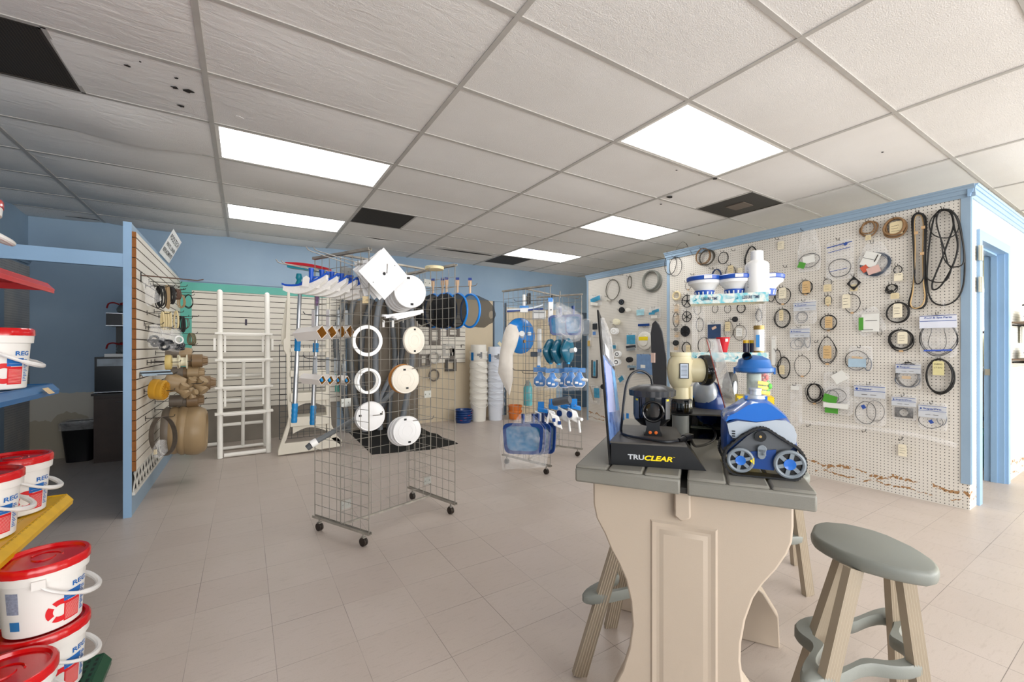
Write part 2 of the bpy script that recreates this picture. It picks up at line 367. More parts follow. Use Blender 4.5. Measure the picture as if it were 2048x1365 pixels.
# ================================================================ ceiling
n=NT('lay-in ceiling tile',.85); 
fis=n.noise(160,2,stretch=(1,1,.1)); 
c=n.mix(n.rng(n.noise(1.1,4),.3,.75,0,1),srgb('#ebeae8'),srgb('#dedcd9')); 
n.col(c)
wr=n.ma('MULTIPLY',n.noise(7,5,stretch=(1,3.2,1),dist=.8),n.rng(n.x,-.5,2.4,3.2,0)); n.bump(n.ma('ADD',fis,wr),.38,.005); M_ceil=n.m
CX0,CY0=-.182,1.603; cellW,cellH=1.2192,.6096
LIGHTS=[(0,3),(0,6),(2,0),(3,3),(3,6)]
b=B(); r2=random.Random(3)
for i in range(-2,8):
    for j in range(-9,9):
        if (i,j) in LIGHTS or (i,j)==(1,99): continue
        x0,x1=CX0+i*cellW,CX0+(i+1)*cellW; y0,y1=CY0+j*cellH,CY0+(j+1)*cellH
        vent={(1,5):(0,.5),(3,1):(.5,1),(3,7):(0,.5),(-1,2):(0,.5)}.get((i,j))
        amp=r2.uniform(.016,.030) if (i<=0 and j>=3) else (r2.uniform(.005,.012) if i<=0 and j>=1 else r2.uniform(0,.004))
        if (i,j)==(-1,4): amp=.012
        u0,u1=0,1
        if vent: u0,u1=(vent[1],1) if vent[0]==0 else (0,vent[0])
        def fn(s,t,x0=x0,x1=x1,y0=y0,y1=y1,amp=amp,u0=u0,u1=u1,i=i,j=j):
            u=u0+(u1-u0)*s; x=x0+(x1-x0)*u; y=y0+(y1-y0)*t
            sg=amp*(math.sin(PI*u)**.5)*math.sin(PI*t)
            if (i,j)==(-1,3): sg+=.03*math.exp(-((u-.62)/.22)**2)*t
            if (i,j)==(1,7): sg+=.05*math.exp(-((u-.42)/.16)**2)*math.sin(PI*(1-t)*.8+.3)
            return Vector((min(max(x,XL-.05),XR+.05),min(max(y,YF-.05),YB+.05),ZC+.006-sg))
        b.grid(fn,14,6)
b.o('ceiling',M_ceil,kind='structure')
B().box(XL-.1,YF-.1,ZC+.16,XR+.1,YB+.1,ZC+.2).o('trim_13',mat('dark plenum','#1c1a18',.9),kind='structure')
b=B()
for i in range(-1,8): b.box(CX0+i*cellW-.0135,YF,ZC,CX0+i*cellW+.0135,YB,ZC+.012)
for j in range(-8,9):
    y=CY0+j*cellH
    if y>YB: continue
    b.box(XL,y-.0115,ZC+.001,XR,y+.0115,ZC+.012)
for i,j,f in ((1,5,.5),(3,1,.5),(3,7,.5),(-1,2,.5)):
    x=CX0+(i+f)*cellW; b.box(x-.01,CY0+j*cellH,ZC+.001,x+.01,CY0+(j+1)*cellH,ZC+.012)
b.o('trim_14',mat('grey ceiling grid','#b5b2ad',.45),kind='structure')
# fluorescent troffers
M_dif=mat('lit acrylic diffuser',(1,1,1,1),.5,emit=6,var=0)
M_trf=mat('white enamel troffer frame','#e2e0db',.35)
names=['fluorescent troffer at far left, nearer of the two lined up there','fluorescent troffer at far left, farther of the two lined up there','large looking fluorescent troffer nearest the camera on the right','fluorescent troffer in the middle distance, before the near pegboard wall','farthest fluorescent troffer, beside a dark vent near the blue back wall']
for (i,j),nm in zip(LIGHTS,names):
    x0,y0=CX0+i*cellW+.0135,CY0+j*cellH+.0115; x1,y1=x0+cellW-.027,y0+cellH-.023
    t=thing('ceiling_light',((x0+x1)/2,(y0+y1)/2,ZC),'white '+nm,'light','fluorescent lights in the ceiling grid')
    f=.022; b=B()
    for q in ((x0,y0,x1,y0+f),(x0,y1-f,x1,y1),(x0,y0+f,x0+f,y1-f),(x1-f,y0+f,x1,y1-f)): b.box(q[0],q[1],ZC+.002,q[2],q[3],ZC+.05)
    b.box(x0,y0,ZC+.05,x1,y1,ZC+.06); b.o('frame',M_trf,t)
    B().box(x0+f,y0+f,ZC+.006,x1-f,y1-f,ZC+.012).o('diffuser',M_dif,t)
# egg-crate return vents
q=NT('dark egg-crate grille',.7)
g=q.ma('MAXIMUM',q.ma('LESS_THAN',q.fr(q.x,.0127),.16),q.ma('LESS_THAN',q.fr(q.y,.0127),.16))
q.col(q.mix(g,srgb('#15110d'),srgb('#453c33'))); M_egg=q.m
vn={(1,5,0):'dark square ceiling vent between the two left rows of lights',(3,1,1):'dusty brown square ceiling vent above the near pegboard wall',(3,7,0):'dark square ceiling vent beside the farthest troffer',(-1,2,0):'dark ceiling vent cut off by the top left corner of the picture'}
for (i,j,h),nm in vn.items():
    x0=CX0+(i+h*.5)*cellW+.012; x1=x0+cellW/2-.024; y0=CY0+j*cellH+.0115; y1=y0+cellH-.023
    t=thing('ceiling_vent',((x0+x1)/2,(y0+y1)/2,ZC),nm,'vent','square vents in the ceiling')
    B().box(x0,y0,ZC+.004,x1,y1,ZC+.012).o('grille',M_egg,t)
    b=B()
    for q4 in ((x0,y0,x1,y0+.012),(x0,y1-.012,x1,y1),(x0,y0,x0+.012,y1),(x1-.012,y0,x1,y1)): b.box(q4[0],q4[1],ZC+.001,q4[2],q4[3],ZC+.006)
    b.o('rim',mat('dark vent rim','#3a332c',.6),t)
    if h==1: B().box(x0+.2,y0+.2,ZC-.002,x1-.2,y1-.2,ZC+.004).o('center_plate',mat('dusty vent plate','#6a5f55',.8),t)
# torn spots in the tiles
M_hole=mat('torn tile backing','#2c2824',.9); M_flap=mat('torn tile facing','#efedea',.8)
def torn(u,v,s,light=False,seed=1):
    p=fz(u,v,ZC-.006); r=random.Random(seed); k=9
    poly=[(math.cos(2*PI*a/k)*s*r.uniform(.45,1.1),math.sin(2*PI*a/k)*s*r.uniform(.35,.8)) for a in range(k)]
    B().prism(poly,p,(1,0,0),(0,1,0),.002).o('trim_%d'%(20+seed),M_flap if light else M_hole,kind='structure')
for k,(u,v,s,l) in enumerate([(350,176,.022,0),(376,183,.03,0),(363,213,.022,0),(353,157,.012,0),(255,132,.015,0),(477,235,.03,1),(280,124,.008,0),(1340,395,.05,0),(1322,409,.02,0),(1430,358,.03,0),(1353,341,.012,0),(1765,305,.012,0),(1398,471,.02,0)]):
    torn(u,v,s,l,k+1)
B().prism([(-.5,0),(-.2,-.035),(.3,-.03),(.5,0),(.2,.012),(-.2,.012)],fz(920,504,ZC-.004)+Vector((0.1,0,0)),(1,0,0),(0,1,0),.003).o('trim_40',M_hole,kind='structure')
B().prism([(-.14,0),(0,-.02),(.14,-.008),(.14,.006)],fz(165,437,ZC-.02),(1,0,0),(0,1,0),.003).o('trim_41',M_hole,kind='structure')
# ================================================================ bar table in front
TO=Vector((.866,1.013,0)); TU=Vector((.561,-.828,0)).normalized(); TN=Vector((.828,.561,0)).normalized(); UP=Vector((0,0,1))
def T(u,n_,z=0): return TO+TU*u+TN*n_+UP*z
M_grey=mat('weathered grey resin top','#7d7b73',.5,var=.05,scale=6,bump=.12,bscale=420)
M_taupe=mat('taupe resin pedestal','#b8a998',.5,var=.02,scale=3,bump=.05,bscale=350)
M_gap=mat('dark seam','#2b2926',.8)
tbl=thing('bar_table',T(.31,.47,0),'grey plank-topped bar table with carved taupe pedestals, in front','table')
zt=.9; b=B()
for (u0,u1) in ((0,.302),(.320,.622)):
    for k,(a,c) in enumerate(((u0,u0+.098),(u0+.102,u0+.2),(u0+.204,u1))):
        b.ob(T((a+c)/2,.475,zt-.006),TU*(c-a)/2,TN*.475,UP*.006)
    b.ob(T((u0+u1)/2,.475,zt-.03),TU*(u1-u0)/2,TN*.478,UP*.0215)
b.o('table_top',M_grey,tbl,bevel=.006)
B().ob(T(.311,.475,zt-.04),TU*.012,TN*.47,UP*.008).o('center_seam',M_gap,tbl)
c8=lambda x,y:(1120+x/2.56,860+y/2.56)
def tp(u,v,n_): 
    p=plane(u,v,T(0,n_),TN); q=p-TO; return q.dot(TU),p.z
def pedestal(n0,th,front):
    L=[(168,245),(170,380),(185,455),(225,530),(262,620),(300,690),(335,770),(360,880),(369,1000),(352,1120),(318,1230),(285,1293)]
    R=[(1198,385),(1198,500),(1190,580),(1165,640),(1110,720),(1040,795),(990,870),(950,980),(928,1100),(925,1190),(938,1293)]
    Lp=[tp(*c8(*q),.06) for q in L]; Rp=[tp(*c8(*q),.06) for q in R]
    lu,lz=Lp[-1]; ru,rz=Rp[-1]
    Lp+= [(lu-.025,lz-.06),(-.02,.12),(-.035,.08),(-.035,0)]; Rp+=[(ru+.03,rz-.04),(.60,.22),(.655,.13),(.66,0)]
    top=.85; Lp[0]=(Lp[0][0],top); Rp[0]=(Rp[0][0],top)
    bot=[(.5,0),(.42,.05),(.2,.05),(.12,0)]
    poly=Lp+bot[::-1]+Rp[::-1]
    b=B().prism(poly,T(0,n0),TU,UP,-th)
    return b
pd=pedestal(.06,.055,True).o('pedestal',M_taupe,tbl,bevel=.006)
a0=tp(*c8(462,452),.06); a1=tp(*c8(808,514),.06)
pu0,pu1,pz1=a0[0],a1[0],(a0[1]+a1[1])/2
def rect(u0,z0,u1,z1): return [(u0,z0),(u1,z0),(u1,z1),(u0,z1)]
mo=B()
fr=T(0,.0602)
V=lambda u,z,o: fr+TU*u+UP*z-TN*o
def ringq(b,r0,o0,r1,o1):
    A=[b.v(V(u,z,o0)) for u,z in rect(*r0)]; C=[b.v(V(u,z,o1)) for u,z in rect(*r1)]
    for i in range(4): b._f((A[i],A[(i+1)%4],C[(i+1)%4],C[i]))
R0=(pu0,.08,pu1,pz1); 
g=lambda r,d:(r[0]+d,r[1]+d,r[2]-d,r[3]-d)
ringq(mo,R0,0,g(R0,.006),.005); ringq(mo,g(R0,.006),.005,g(R0,.018),.001); ringq(mo,g(R0,.018),.001,g(R0,.026),.001); ringq(mo,g(R0,.026),.001,g(R0,.038),.006)
A=[mo.v(V(u,z,.006)) for u,z in rect(*g(R0,.038))]; mo._f(A)
mo.o('raised_panel',M_taupe,pd)
a0=tp(*c8(585,285),.04); a1=tp(*c8(668,475),.04)
B().prism([(a0[0],a0[1]),(a1[0],a0[1]),(a1[0]+.001,a1[1]+.012),((a0[0]+a1[0])/2+.006,a1[1]),((a0[0]+a1[0])/2-.006,a1[1]),(a0[0],a1[1]+.012)],T(0,.036),TU,UP,-.026).o('locking_tab',M_taupe,tbl,bevel=.005)
pedestal(.80,.055,False).o('pedestal',M_taupe,tbl,bevel=.006)
B().ob(T(.311,.455,.80),TU*.03,TN*.345,UP*.05).o('stretcher',M_taupe,tbl,bevel=.004)
# ---- stools
M_leg=mat('fluted taupe stool leg','#a99c89',.5,var=.03)
M_grey2=mat('grey resin stool','#82857f',.45,var=.04,scale=4,bump=.08,bscale=350)
seat_o=[(1283,520),(1300,480),(1330,470),(1360,467),(1450,475),(1520,490),(1600,510),(1680,538),(1750,570),(1810,598),(1850,622),(1910,662),(1938,690),(1946,712),(1935,727),(1900,735),(1800,720),(1700,700),(1550,660),(1430,615),(1340,570),(1300,545)]
ZS=.64
def stool(label,group):
    Ps=[fz(*c8(*q),ZS) for q in seat_o]; c=Vector((1.70,.575,0))
    t=thing('bar_stool',c,label,'stool',group)
    mid=sum(Ps,Vector())/len(Ps)
    R=[]
    for dz,s in ((-.046,.86),(-.044,.93),(-.036,.985),(-.02,1.0),(-.010,1.0),(-.003,.975),(0,.93)):
        R.append([mid+(p-mid)*s+UP*dz for p in Ps])
    b=B(); b.rings(R); b.o('seat',M_grey2,t)
    PA,PB,PC,PD=[Vector(q+(0,)) for q in ((1.396,.589),(1.753,.441),(1.656,.726),(2.013,.578))]
    cc=(PA+PD)/2
    for P in (PA,PB,PC,PD):
        top=Vector((mid.x,mid.y,0))+(P-cc)*.46+UP*(ZS-.040); ft=cc+(P-cc)*1.16
        d=(ft-top).normalized(); wd=(PB-PA).normalized(); wd=(wd-d*d.dot(wd)).normalized(); th=d.cross(wd).normalized()
        def sect(pt,w_,h_):
            pr=[]; k=5
            for side in (1,-1):
                xs=[i/(2*k)*2-1 for i in range(2*k+1)]
                if side<0: xs=xs[::-1]
                for i,x in enumerate(xs):
                    dep=0 if (i%2==0) else -.0035
                    pr.append(pt+wd*(x*w_)+th*(side*(h_+dep)))
            return pr
        b=B(); b.rings([sect(top,.024,.012),sect(top+(ft-top)*.5,.025,.013),sect(ft,.026,.014)],sm=False); b.o('leg',M_leg,t)
    e1=(PB-PA)/2*.97; e2=(PC-PA)/2*.97; b=B(); n=64; zr=.285
    def pt(th,r): return cc+e1*(r*math.cos(th))+e2*(r*math.sin(th))
    def fo(th): w_=((1-math.cos(4*th))/2)**1.3; return .92+.66*w_
    def fi(th): w_=((1-math.cos(4*th))/2)**1.0; return .66+.44*w_
    Rr=[]
    for k in range(n):
        th=2*PI*k/n; o_,i_=pt(th,fo(th)),pt(th,fi(th)); o1=o_+(i_-o_)*.12; i1=i_+(o_-i_)*.12
        Rr.append([o_+UP*(zr-.012),o1+UP*(zr-.02),i1+UP*(zr-.02),i_+UP*(zr-.012),i_+UP*(zr+.012),i1+UP*(zr+.02),o1+UP*(zr+.02),o_+UP*(zr+.012)])
    b.rings(Rr,closed=True); b.o('foot_ring',M_grey2,t)
    return t
st=stool('grey-seated bar stool standing clear in front, right of the bar table','grey and taupe bar stools')
dup(st,Matrix.Translation((1.443,1.22,0))@Matrix.Rotation(math.radians(-3),4,'Z'),'bar stool tucked under the left side of the bar table, only legs and ring showing')
dup(st,Matrix.Translation((2.36,1.19,0))@Matrix.Rotation(math.radians(5),4,'Z'),'bar stool half hidden behind the right rear of the bar table')
# ================================================================ goods on the table
ZT=zt+.0005
M_blk=mat('satin black plastic','#141416',.35,var=.03)
M_blk2=mat('matte dark grey board','#3b3c3f',.55,var=.05)
M_top=mat('scuffed charcoal shelf','#4a4743',.5,var=.18,scale=20)
M_yel=mat('yellow lettering','#f4d400',.5,var=0); M_wht=mat('white plastic','#f0f0ee',.35,var=.01); M_silver=mat('silver grey lettering','#b9bcc0',.4,var=0)
M_or=mat('orange nylon','#d9661c',.4,var=.05)
# --- display 1
o1=fz(1222,929.6,zt); e1=(fz(1413,943,zt)-o1); L1=e1.length; e1.normalize(); f1=UP.cross(e1).normalized()
if f1.dot(TN)<0: f1=-f1
def P1(x,y,z): return o1+e1*x+f1*y+UP*(z+.0005)
ds=thing('chlorinator_display',P1(.13,.15,0),'black counter display with grey and yellow lettering under the black round unit','display')
h1=.067; tr_=.222
side=[(0,0),(L1,0),(tr_,h1),(0,h1)]
B().prism(side,P1(0,0,0),e1,UP,-.26).o('base',M_blk,ds)
B().ob(P1(tr_/2-.003,.15,h1+.0025),e1*(tr_/2),f1*.155,UP*.0025).o('platform',M_top,ds)
q0=fz(1221,931,zt); q0.z=zt+.001; q3=dp(1197,620,1.30); q1=dp(1249,895,1.56); q1.z=zt+.001; q2=dp(1222,683,1.53)
bn=(q1-q0).cross(q3-q0).normalized()
if bn.dot(TU)<0: bn=-bn
def Q(s,t,o=0): a=q0+(q1-q0)*s; c=q3+(q2-q3)*s; return a+(c-a)*t+bn*o
def slab(b,s0,t0,s1,t1,o0,o1,n_=6):
    R=[]
    for i in range(n_+1):
        s_=s0+(s1-s0)*i/n_
        R.append([Q(s_,t0,o0),Q(s_,t1,o0),Q(s_,t1,o1),Q(s_,t0,o1)])
    b.rings(R,sm=False); return b
slab(B(),0,0,1,1,-.005,0).o('side_board',M_blk,ds)
# poster on the board (blue water print) 
q=NT('blue water poster print',.18); 
q.col(q.mix(q.rng(q.noise(9,5,dist=2),.35,.65,0,1),srgb('#1f4f96'),srgb('#7f9fd6')))
slab(B(),.06,.13,.97,.72,.0002,.0012).o('poster',q.m,ds)
slab(B(),.12,.34,.6,.70,.0014,.002).o('poster_panel',mat('pale violet print','#a9b2dc',.3),ds)
slab(B(),.7,.35,.9,.7,.0014,.002).o('poster_panel',mat('sky blue print','#6fb4ea',.3),ds)
slab(B(),.1,.72,.7,.97,.001,.012).o('clear_sleeve',film('sleeve film',dens=.25,crinkle=.1),ds)
slab(B(),.2,.74,.5,.82,.003,.004).o('white_card',mat('white card','#e8e8f0',.5),ds)
fx=.052; zz=.030
tw=(plane(1288,925,o1,f1)-o1).dot(e1)-(plane(1255.5,912,o1,f1)-o1).dot(e1)
xa=(plane(1255.5,920,o1,f1)-o1).dot(e1); xb=(plane(1289,920,o1,f1)-o1).dot(e1); xc=(plane(1345,920,o1,f1)-o1).dot(e1)
za=plane(1256,919,o1,f1).z-zt
text('TRU',P1(xa,-.0006,za),e1,UP,.0155,M_silver,ds,'lettering',width=xb-xa-.001,bold=.03)
text('CLEAR',P1(xb,-.0006,za-.0005),e1,UP,.0155,M_yel,ds,'lettering',width=xc-xb,bold=.035,shear=.25)
text('TM',P1(xc+.001,-.0006,za+.012),e1,UP,.003,M_yel,ds,'lettering')
def on1(u,v,z=h1+.005): return fz(u,v,zt+z)
cu=on1(1304,866); cu.z=zt+h1+.0055
ce=thing('chlorinator_cell',cu,'black round ribbed-lid pool chlorinator with front port on the lettered display','pool equipment')
r0=.062; M_gl=mat('glossy black plastic','#0c0d10',.12,var=.0,coat=.3)
bz=.028
b=B(); b.lathe([(r0*.62,bz),(r0*.93,bz+.018),(r0,bz+.035),(r0,bz+.098)],cu,n=32); b.o('body',M_gl,ce)
b=B(); prof=[]
R=[]
for z_,rr,gr in ((bz+.098,1.06,0),(bz+.099,1.17,1),(bz+.118,1.19,1),(bz+.123,1.1,0),(bz+.133,.7,0),(bz+.137,.2,0)):
    R.append([cu+UP*z_+Vector((math.cos(2*PI*k/64),math.sin(2*PI*k/64),0))*(r0*rr*(1+(.04*gr if (k//2)%2 else 0))) for k in range(64)])
b.rings(R); b.o('lid',mat('ribbed black lid','#2b2c2f',.35),ce)
fd=-f1
b=B(); b.lathe([(.036,0),(.036,.012),(.029,.014),(.027,.004)],cu+fd*.05+UP*(bz+.052),fd,n=28,cap=False); b.torus(cu+fd*.064+UP*(bz+.052),fd,.032,.004,28,8); b.o('port_ring',M_gl,ce)
B().lathe([(.027,0),(.027,.002)],cu+fd*.052+UP*(bz+.052),fd,n=24).o('port_inside',mat('deep black','#040404',.7,var=0),ce)
b=B(); b.torus(cu+fd*.058+UP*(bz+.058),fd,.019,.0013,24,6,1,.45); b.torus(cu+fd*.057+UP*(bz+.036),fd,.012,.0013,20,6,1,.4); b.o('electrode_wire',mat('steel wire','#9aa0a6',.3,.9),ce)
b=B(); b.prism([(-.026,0),(.026,0),(.02,.03),(.024,.05),(-.024,.05),(-.02,.03)],cu+fd*.058,e1,UP,.004); b.ob(cu+UP*.003+fd*.03,e1*.028,fd*.03,UP*.003); b.o('bracket',M_blk,ce)
for s in (-.009,.009): B().lathe([(.0055,0),(.005,.003),(.0025,.0035)],cu+fd*.063+e1*s+UP*.012,fd,n=14).o('screw',M_or,ce)
for s,a in ((.75,1),(-.8,1)):
    an=math.asin(s); p=cu+e1*(s*(r0+.0008))+fd*(math.cos(an)*(r0+.0008)); tn=(e1*math.cos(an)-fd*s).normalized()
    B().ob(p+UP*(bz+.06),tn*.011,fd*.0004,UP*.034).o('sticker',mat('blue grey sticker','#47607e' if s<0 else '#55585f',.4),ce)
    B().ob(p+UP*(bz+.088)+fd*.0006,tn*.006,fd*.0004,UP*.003).o('sticker',M_yel,ce)
def smooth(P,k=6,closed=False):
    P=[Vector(p) for p in P]; out=[]; n=len(P)
    for i in range(n if closed else n-1):
        p0=P[(i-1)%n] if (closed or i>0) else P[0]; p1=P[i]; p2=P[(i+1)%n]; p3=P[(i+2)%n] if (closed or i+2<n) else P[-1]
        for j in range(k):
            t=j/k; out.append(.5*((2*p1)+(-p0+p2)*t+(2*p0-5*p1+4*p2-p3)*t*t+(-p0+3*p1-3*p2+p3)*t**3))
    if not closed: out.append(P[-1])
    return out
dc=depth(cu)
M_cab=mat('black rubber cable','#15171c',.4,var=.02)
pl=zt+h1+.011
pts=[dp(1305,777,dc),dp(1302,757,dc),dp(1290,745,dc),dp(1276,742,dc-.01),dp(1262,750,dc-.02),dp(1253,770,dc-.03),dp(1248,800,dc-.04),dp(1244,840,dc-.05)]
pts+=[fz(1243,864,pl),fz(1256,872,pl),fz(1290,878,pl),fz(1330,884,pl),fz(1356,882,pl)]
cb_=B().tube(smooth(pts),.0042,8).o('power_cable',M_cab)
cb_['label']='thick black cable looping out of the chlorinator lid and across the display'; cb_['category']='cable'
pg=fz(1378,874,pl+.004); pe=fz(1358,881,pl); 
B().cyl(pe,pe+(pg-pe)*.5,.006,.009,12).cyl(pe+(pg-pe)*.5,pg,.011,.012,12).bar(pg,pg+(pg-pe).normalized()*.016,.014,.012).o('plug',M_blk,cb_)
pts=[pg+(pg-pe).normalized()*.01+Vector((0,0,-.01)),fz(1392,893,zt+.03),fz(1420,886,zt+.02),fz(1431,872,zt+.02),fz(1424,856,zt+.03),fz(1405,850,zt+.04)]
k_=B().tube(smooth(pts),.0045,8).o('cable',M_cab); k_['label']='black cable curling on the table between the display and the tracked cleaner'; k_['category']='cable'
# --- display 2 (valve)
o2=fz(1378,878,zt); 
def P2(x,y,z): return o2+e1*x+f1*y+UP*(z+.0005)
d2=thing('valve_display',P2(0,.1,0),'black counter display with tall dark rounded side board, carrying a cream valve','display')
zp=.099
xl=(plane(1340,830,o2,f1)-o2).dot(e1); xr=(plane(1458,826,o2,f1)-o2).dot(e1)
B().ob(P2((xl+xr)/2,.14,zp-.003),e1*((xr-xl)/2),f1*.14,UP*.003).o('platform',M_top,d2)
b=B(); b.ob(P2((xl+xr)/2,.275,zp/2),e1*((xr-xl)/2),f1*.004,UP*(zp/2-.004)); b.ob(P2(xr-.01,.14,zp/2),e1*.003,f1*.138,UP*(zp/2-.004)); b.ob(P2((xl+xr)/2,.14,.002),e1*((xr-xl)/2),f1*.14,UP*.002); b.o('base',M_gl,d2)
bx=(plane(1334,760,o2+f1*.02,f1)-o2).dot(e1)
poly=[]
pb=lambda u,v:((plane(u,v,P2(bx-.05,0,0),(f1*.75+e1*.66).normalized())))
# the tall board stands turned a little towards the aisle
nb=(f1*.80+e1*.60).normalized(); tb=UP.cross(nb).normalized(); ob_=dp(1333,820,1.73); ob_.z=zt+.001
if tb.dot(e1)<0: tb=-tb
out=[(1333,868),(1333,720),(1330,690),(1325,664),(1319,650),(1312,642),(1306,648),(1303,668),(1304,700),(1308,780),(1309,868)]
poly=[]
for u,v in out:
    p=plane(u,v,ob_,nb)-ob_; poly.append((p.dot(tb),max(0,p.z)))
B().prism(poly,ob_,tb,UP,.006).o('side_board',M_blk2,d2)
p=plane(1313.5,655,ob_,nb); B().ob(p-nb*.002,tb*.004,nb*.0008,UP*.012).o('sticker',mat('green sticker','#20b48c',.5),d2)
p=plane(1309,716,ob_,nb); B().ob(p-nb*.008,tb*.008,nb*.006,UP*.020).o('foam_block',mat('pale pink block','#d5b7a8',.6),d2)
p3=ob_+tb*.0; B().prism([(0,0),(.1,0),(.0,.1)],P2(bx+.07,.2,zp),e1,UP,-.004).o('wedge_board',M_gl,d2)
B().bar(P2(bx+.17,.199,zp),P2(bx+.07,.199,zp+.1),.004,.004).o('blue_edge',mat('bright blue edging','#2f8fe6',.4),d2)
# valve
M_cream=mat('aged cream valve plastic','#d6cba6',.38,var=.06,scale=5)
cv=dp(1361,741,1.72)
va=thing('diverter_valve',Vector((cv.x,cv.y,zt+zp+.001)),'cream round-bodied diverter valve with a big black cap facing right','valve')
k=1.72/FPX
side_=Vector((math.cos(YAW),-math.sin(YAW),0))
bt=zt+zp+.001
b=B(); b.lathe([(16*k,-34*k),(21*k,-26*k),(25*k,-10*k),(26*k,4*k),(23*k,20*k),(19*k,26*k),(19*k,28*k),(20*k,29*k),(20*k,36*k),(17*k,36*k)],cv,(0,0,1),28)
b.lathe([(22*k,0),(23*k,20*k),(24*k,22*k),(24*k,42*k)],cv,side_,28)
b.lathe([(15*k,-30*k),(16*k,-62*k)],cv,(0,0,1),24); b.lathe([(5*k,0),(5*k,30*k)],cv+side_*(19*k)-UP*(62*k),(0,0,1),10); b.o('body',M_cream,va)
b=B(); b.lathe([(26*k,0),(30*k,2*k),(31*k,10*k),(31*k,15*k),(27*k,20*k),(8*k,22*k)],cv+side_*(40*k),side_,30); b.o('cap',M_gl,va)
R=[]
zb=bt+.0005; zh=(cv.z-56*k)
for z_,rr in ((zb,1.0),(zb+.005,1.06),(zh-.006,1.04),(zh,.9)):
    R.append([Vector((cv.x,cv.y,z_))+Vector((math.cos(2*PI*q/48),math.sin(2*PI*q/48),0))*(21*k*rr*(1+(.04 if (q//2)%2 else 0))) for q in range(48)])
b=B(); b.rings(R); b.o('knob',M_gl,va)
lp=cv-(TN*.9+TU*-.2).normalized()*(26.5*k)
nl=-(TN*.92-TU*.15).normalized(); tl=UP.cross(nl).normalized()
B().ob(lp+TU*.004,tl*8.5*k,nl*.0006,UP*15*k).o('label_plate',mat('dark label border','#1e2328',.5),va)
B().ob(lp+TU*.004+nl*.0008,tl*7*k,nl*.0004,UP*13.5*k).o('label_plate',mat('pale blue label','#c8d2e0',.5),va)
b=B()
for q in range(9): b.ob(lp+TU*.004+nl*.0013+UP*((11-q*2.5)*k),tl*(5.4*k),nl*.0002,UP*.35*k)
b.o('label_print',mat('label print','#48525e',.6),va)
B().cyl(Vector((cv.x,cv.y,zt+.006)),Vector((cv.x,cv.y,zt+zp-.008)),16*k,None,24).o('pipe_stub',mat('grey pvc','#8a8c88',.4),d2)
# white paper sack tucked behind the valve cap
P=[dp(u,v,1.90) for u,v in ((1398,704),(1426,706),(1425,745),(1412,765),(1398,760))]; cc=sum(P,Vector())/len(P)
wb=thing('paper_sack',cc-UP*.05,'white crumpled sack showing behind the black valve cap','bag'); b=B(); fwd_=Vector((math.sin(YAW),math.cos(YAW),0))
low=[p.copy() for p in P]
for sg_ in (1,-1): b.rings([[cc+(p-cc)*s_+fwd_*(sg_*.02*o_) for p in P] for s_,o_ in ((1,.1),(.8,.8),(.4,1),(.02,1))],cap=False)
b.o('sack',mat('white sack paper','#e9e9e6',.6,bump=.5,bscale=30),wb)
# --- tracked robot cleaner
A_=fz(1464,949.5,zt); C_=fz(1598,962.5,zt); er=(C_-A_).normalized(); fr_=UP.cross(er).normalized()
if fr_.dot(TN)<0: fr_=-fr_
PR=A_.copy()
def rp(x,y):
    p=plane(1420+x/4.55,680+y/4.55,PR,fr_)-PR; return (p.dot(er),max(p.z,.0005))
def R3(u,dn,z): return Vector((PR.x,PR.y,zt+.0008))+er*u+fr_*dn+UP*z
rb=thing('robotic_pool_cleaner',R3(.09,.07,0),'blue and silver tracked pool cleaner with spoked grey wheels on the table front','pool cleaner')
M_rblue=mat('metallic blue shell','#1766c4',.22,var=.03,coat=.5); M_rsil=mat('silver shell','#b9c0c8',.28,.35,var=.03,coat=.3); M_rgrey=mat('wheel grey','#7d868e',.35,var=.03)
M_trk=mat('black rubber track','#17181a',.6,var=.1,scale=40); M_rnavy=mat('deep blue chassis','#0f3f86',.35,var=.03)
def loft(poly,dn0,dn1,steps=8,pw=4,sh=.22,ctr=None):
    cx=sum(p[0] for p in poly)/len(poly) if ctr is None else ctr[0]; cz=min(p[1] for p in poly) if ctr is None else ctr[1]
    R=[]
    for i in range(steps+1):
        t=i/steps; s=1-sh*abs(2*t-1)**pw
        R.append([R3(cx+(x-cx)*(.5+.5*s),dn0+(dn1-dn0)*t,cz+(z-cz)*s) for x,z in poly])
    return R
DW=.165
P=[rp(*q) for q in [(135,1050),(128,900),(132,760),(150,690),(230,650),(340,580),(400,560),(520,560),(575,585),(660,650),(720,700),(760,760),(800,850),(830,980),(835,1060)]]
b=B(); b.rings(loft(P,.012,DW-.012,8,4,.18)); b.o('chassis',M_rnavy,rb)
P=[rp(*q) for q in [(130,745),(150,690),(230,650),(340,578),(400,556),(520,556),(575,582),(660,650),(715,700),(560,730),(420,745),(230,715),(165,725)]]
b=B(); b.rings(loft(P,.006,DW-.006,8,4,.10,(.08,.13))); b.o('top_shell',M_rblue,rb)
P=[rp(*q) for q in [(170,860),(150,760),(250,735),(420,752),(600,728),(700,735),(770,790),(800,870),(790,950),(740,975),(690,900),(600,850),(500,800),(400,800),(280,860),(220,915)]]
b=B(); b.rings(loft(P,.002,DW-.002,6,4,.04,(.08,.1))); b.o('side_shell',M_rsil,rb)
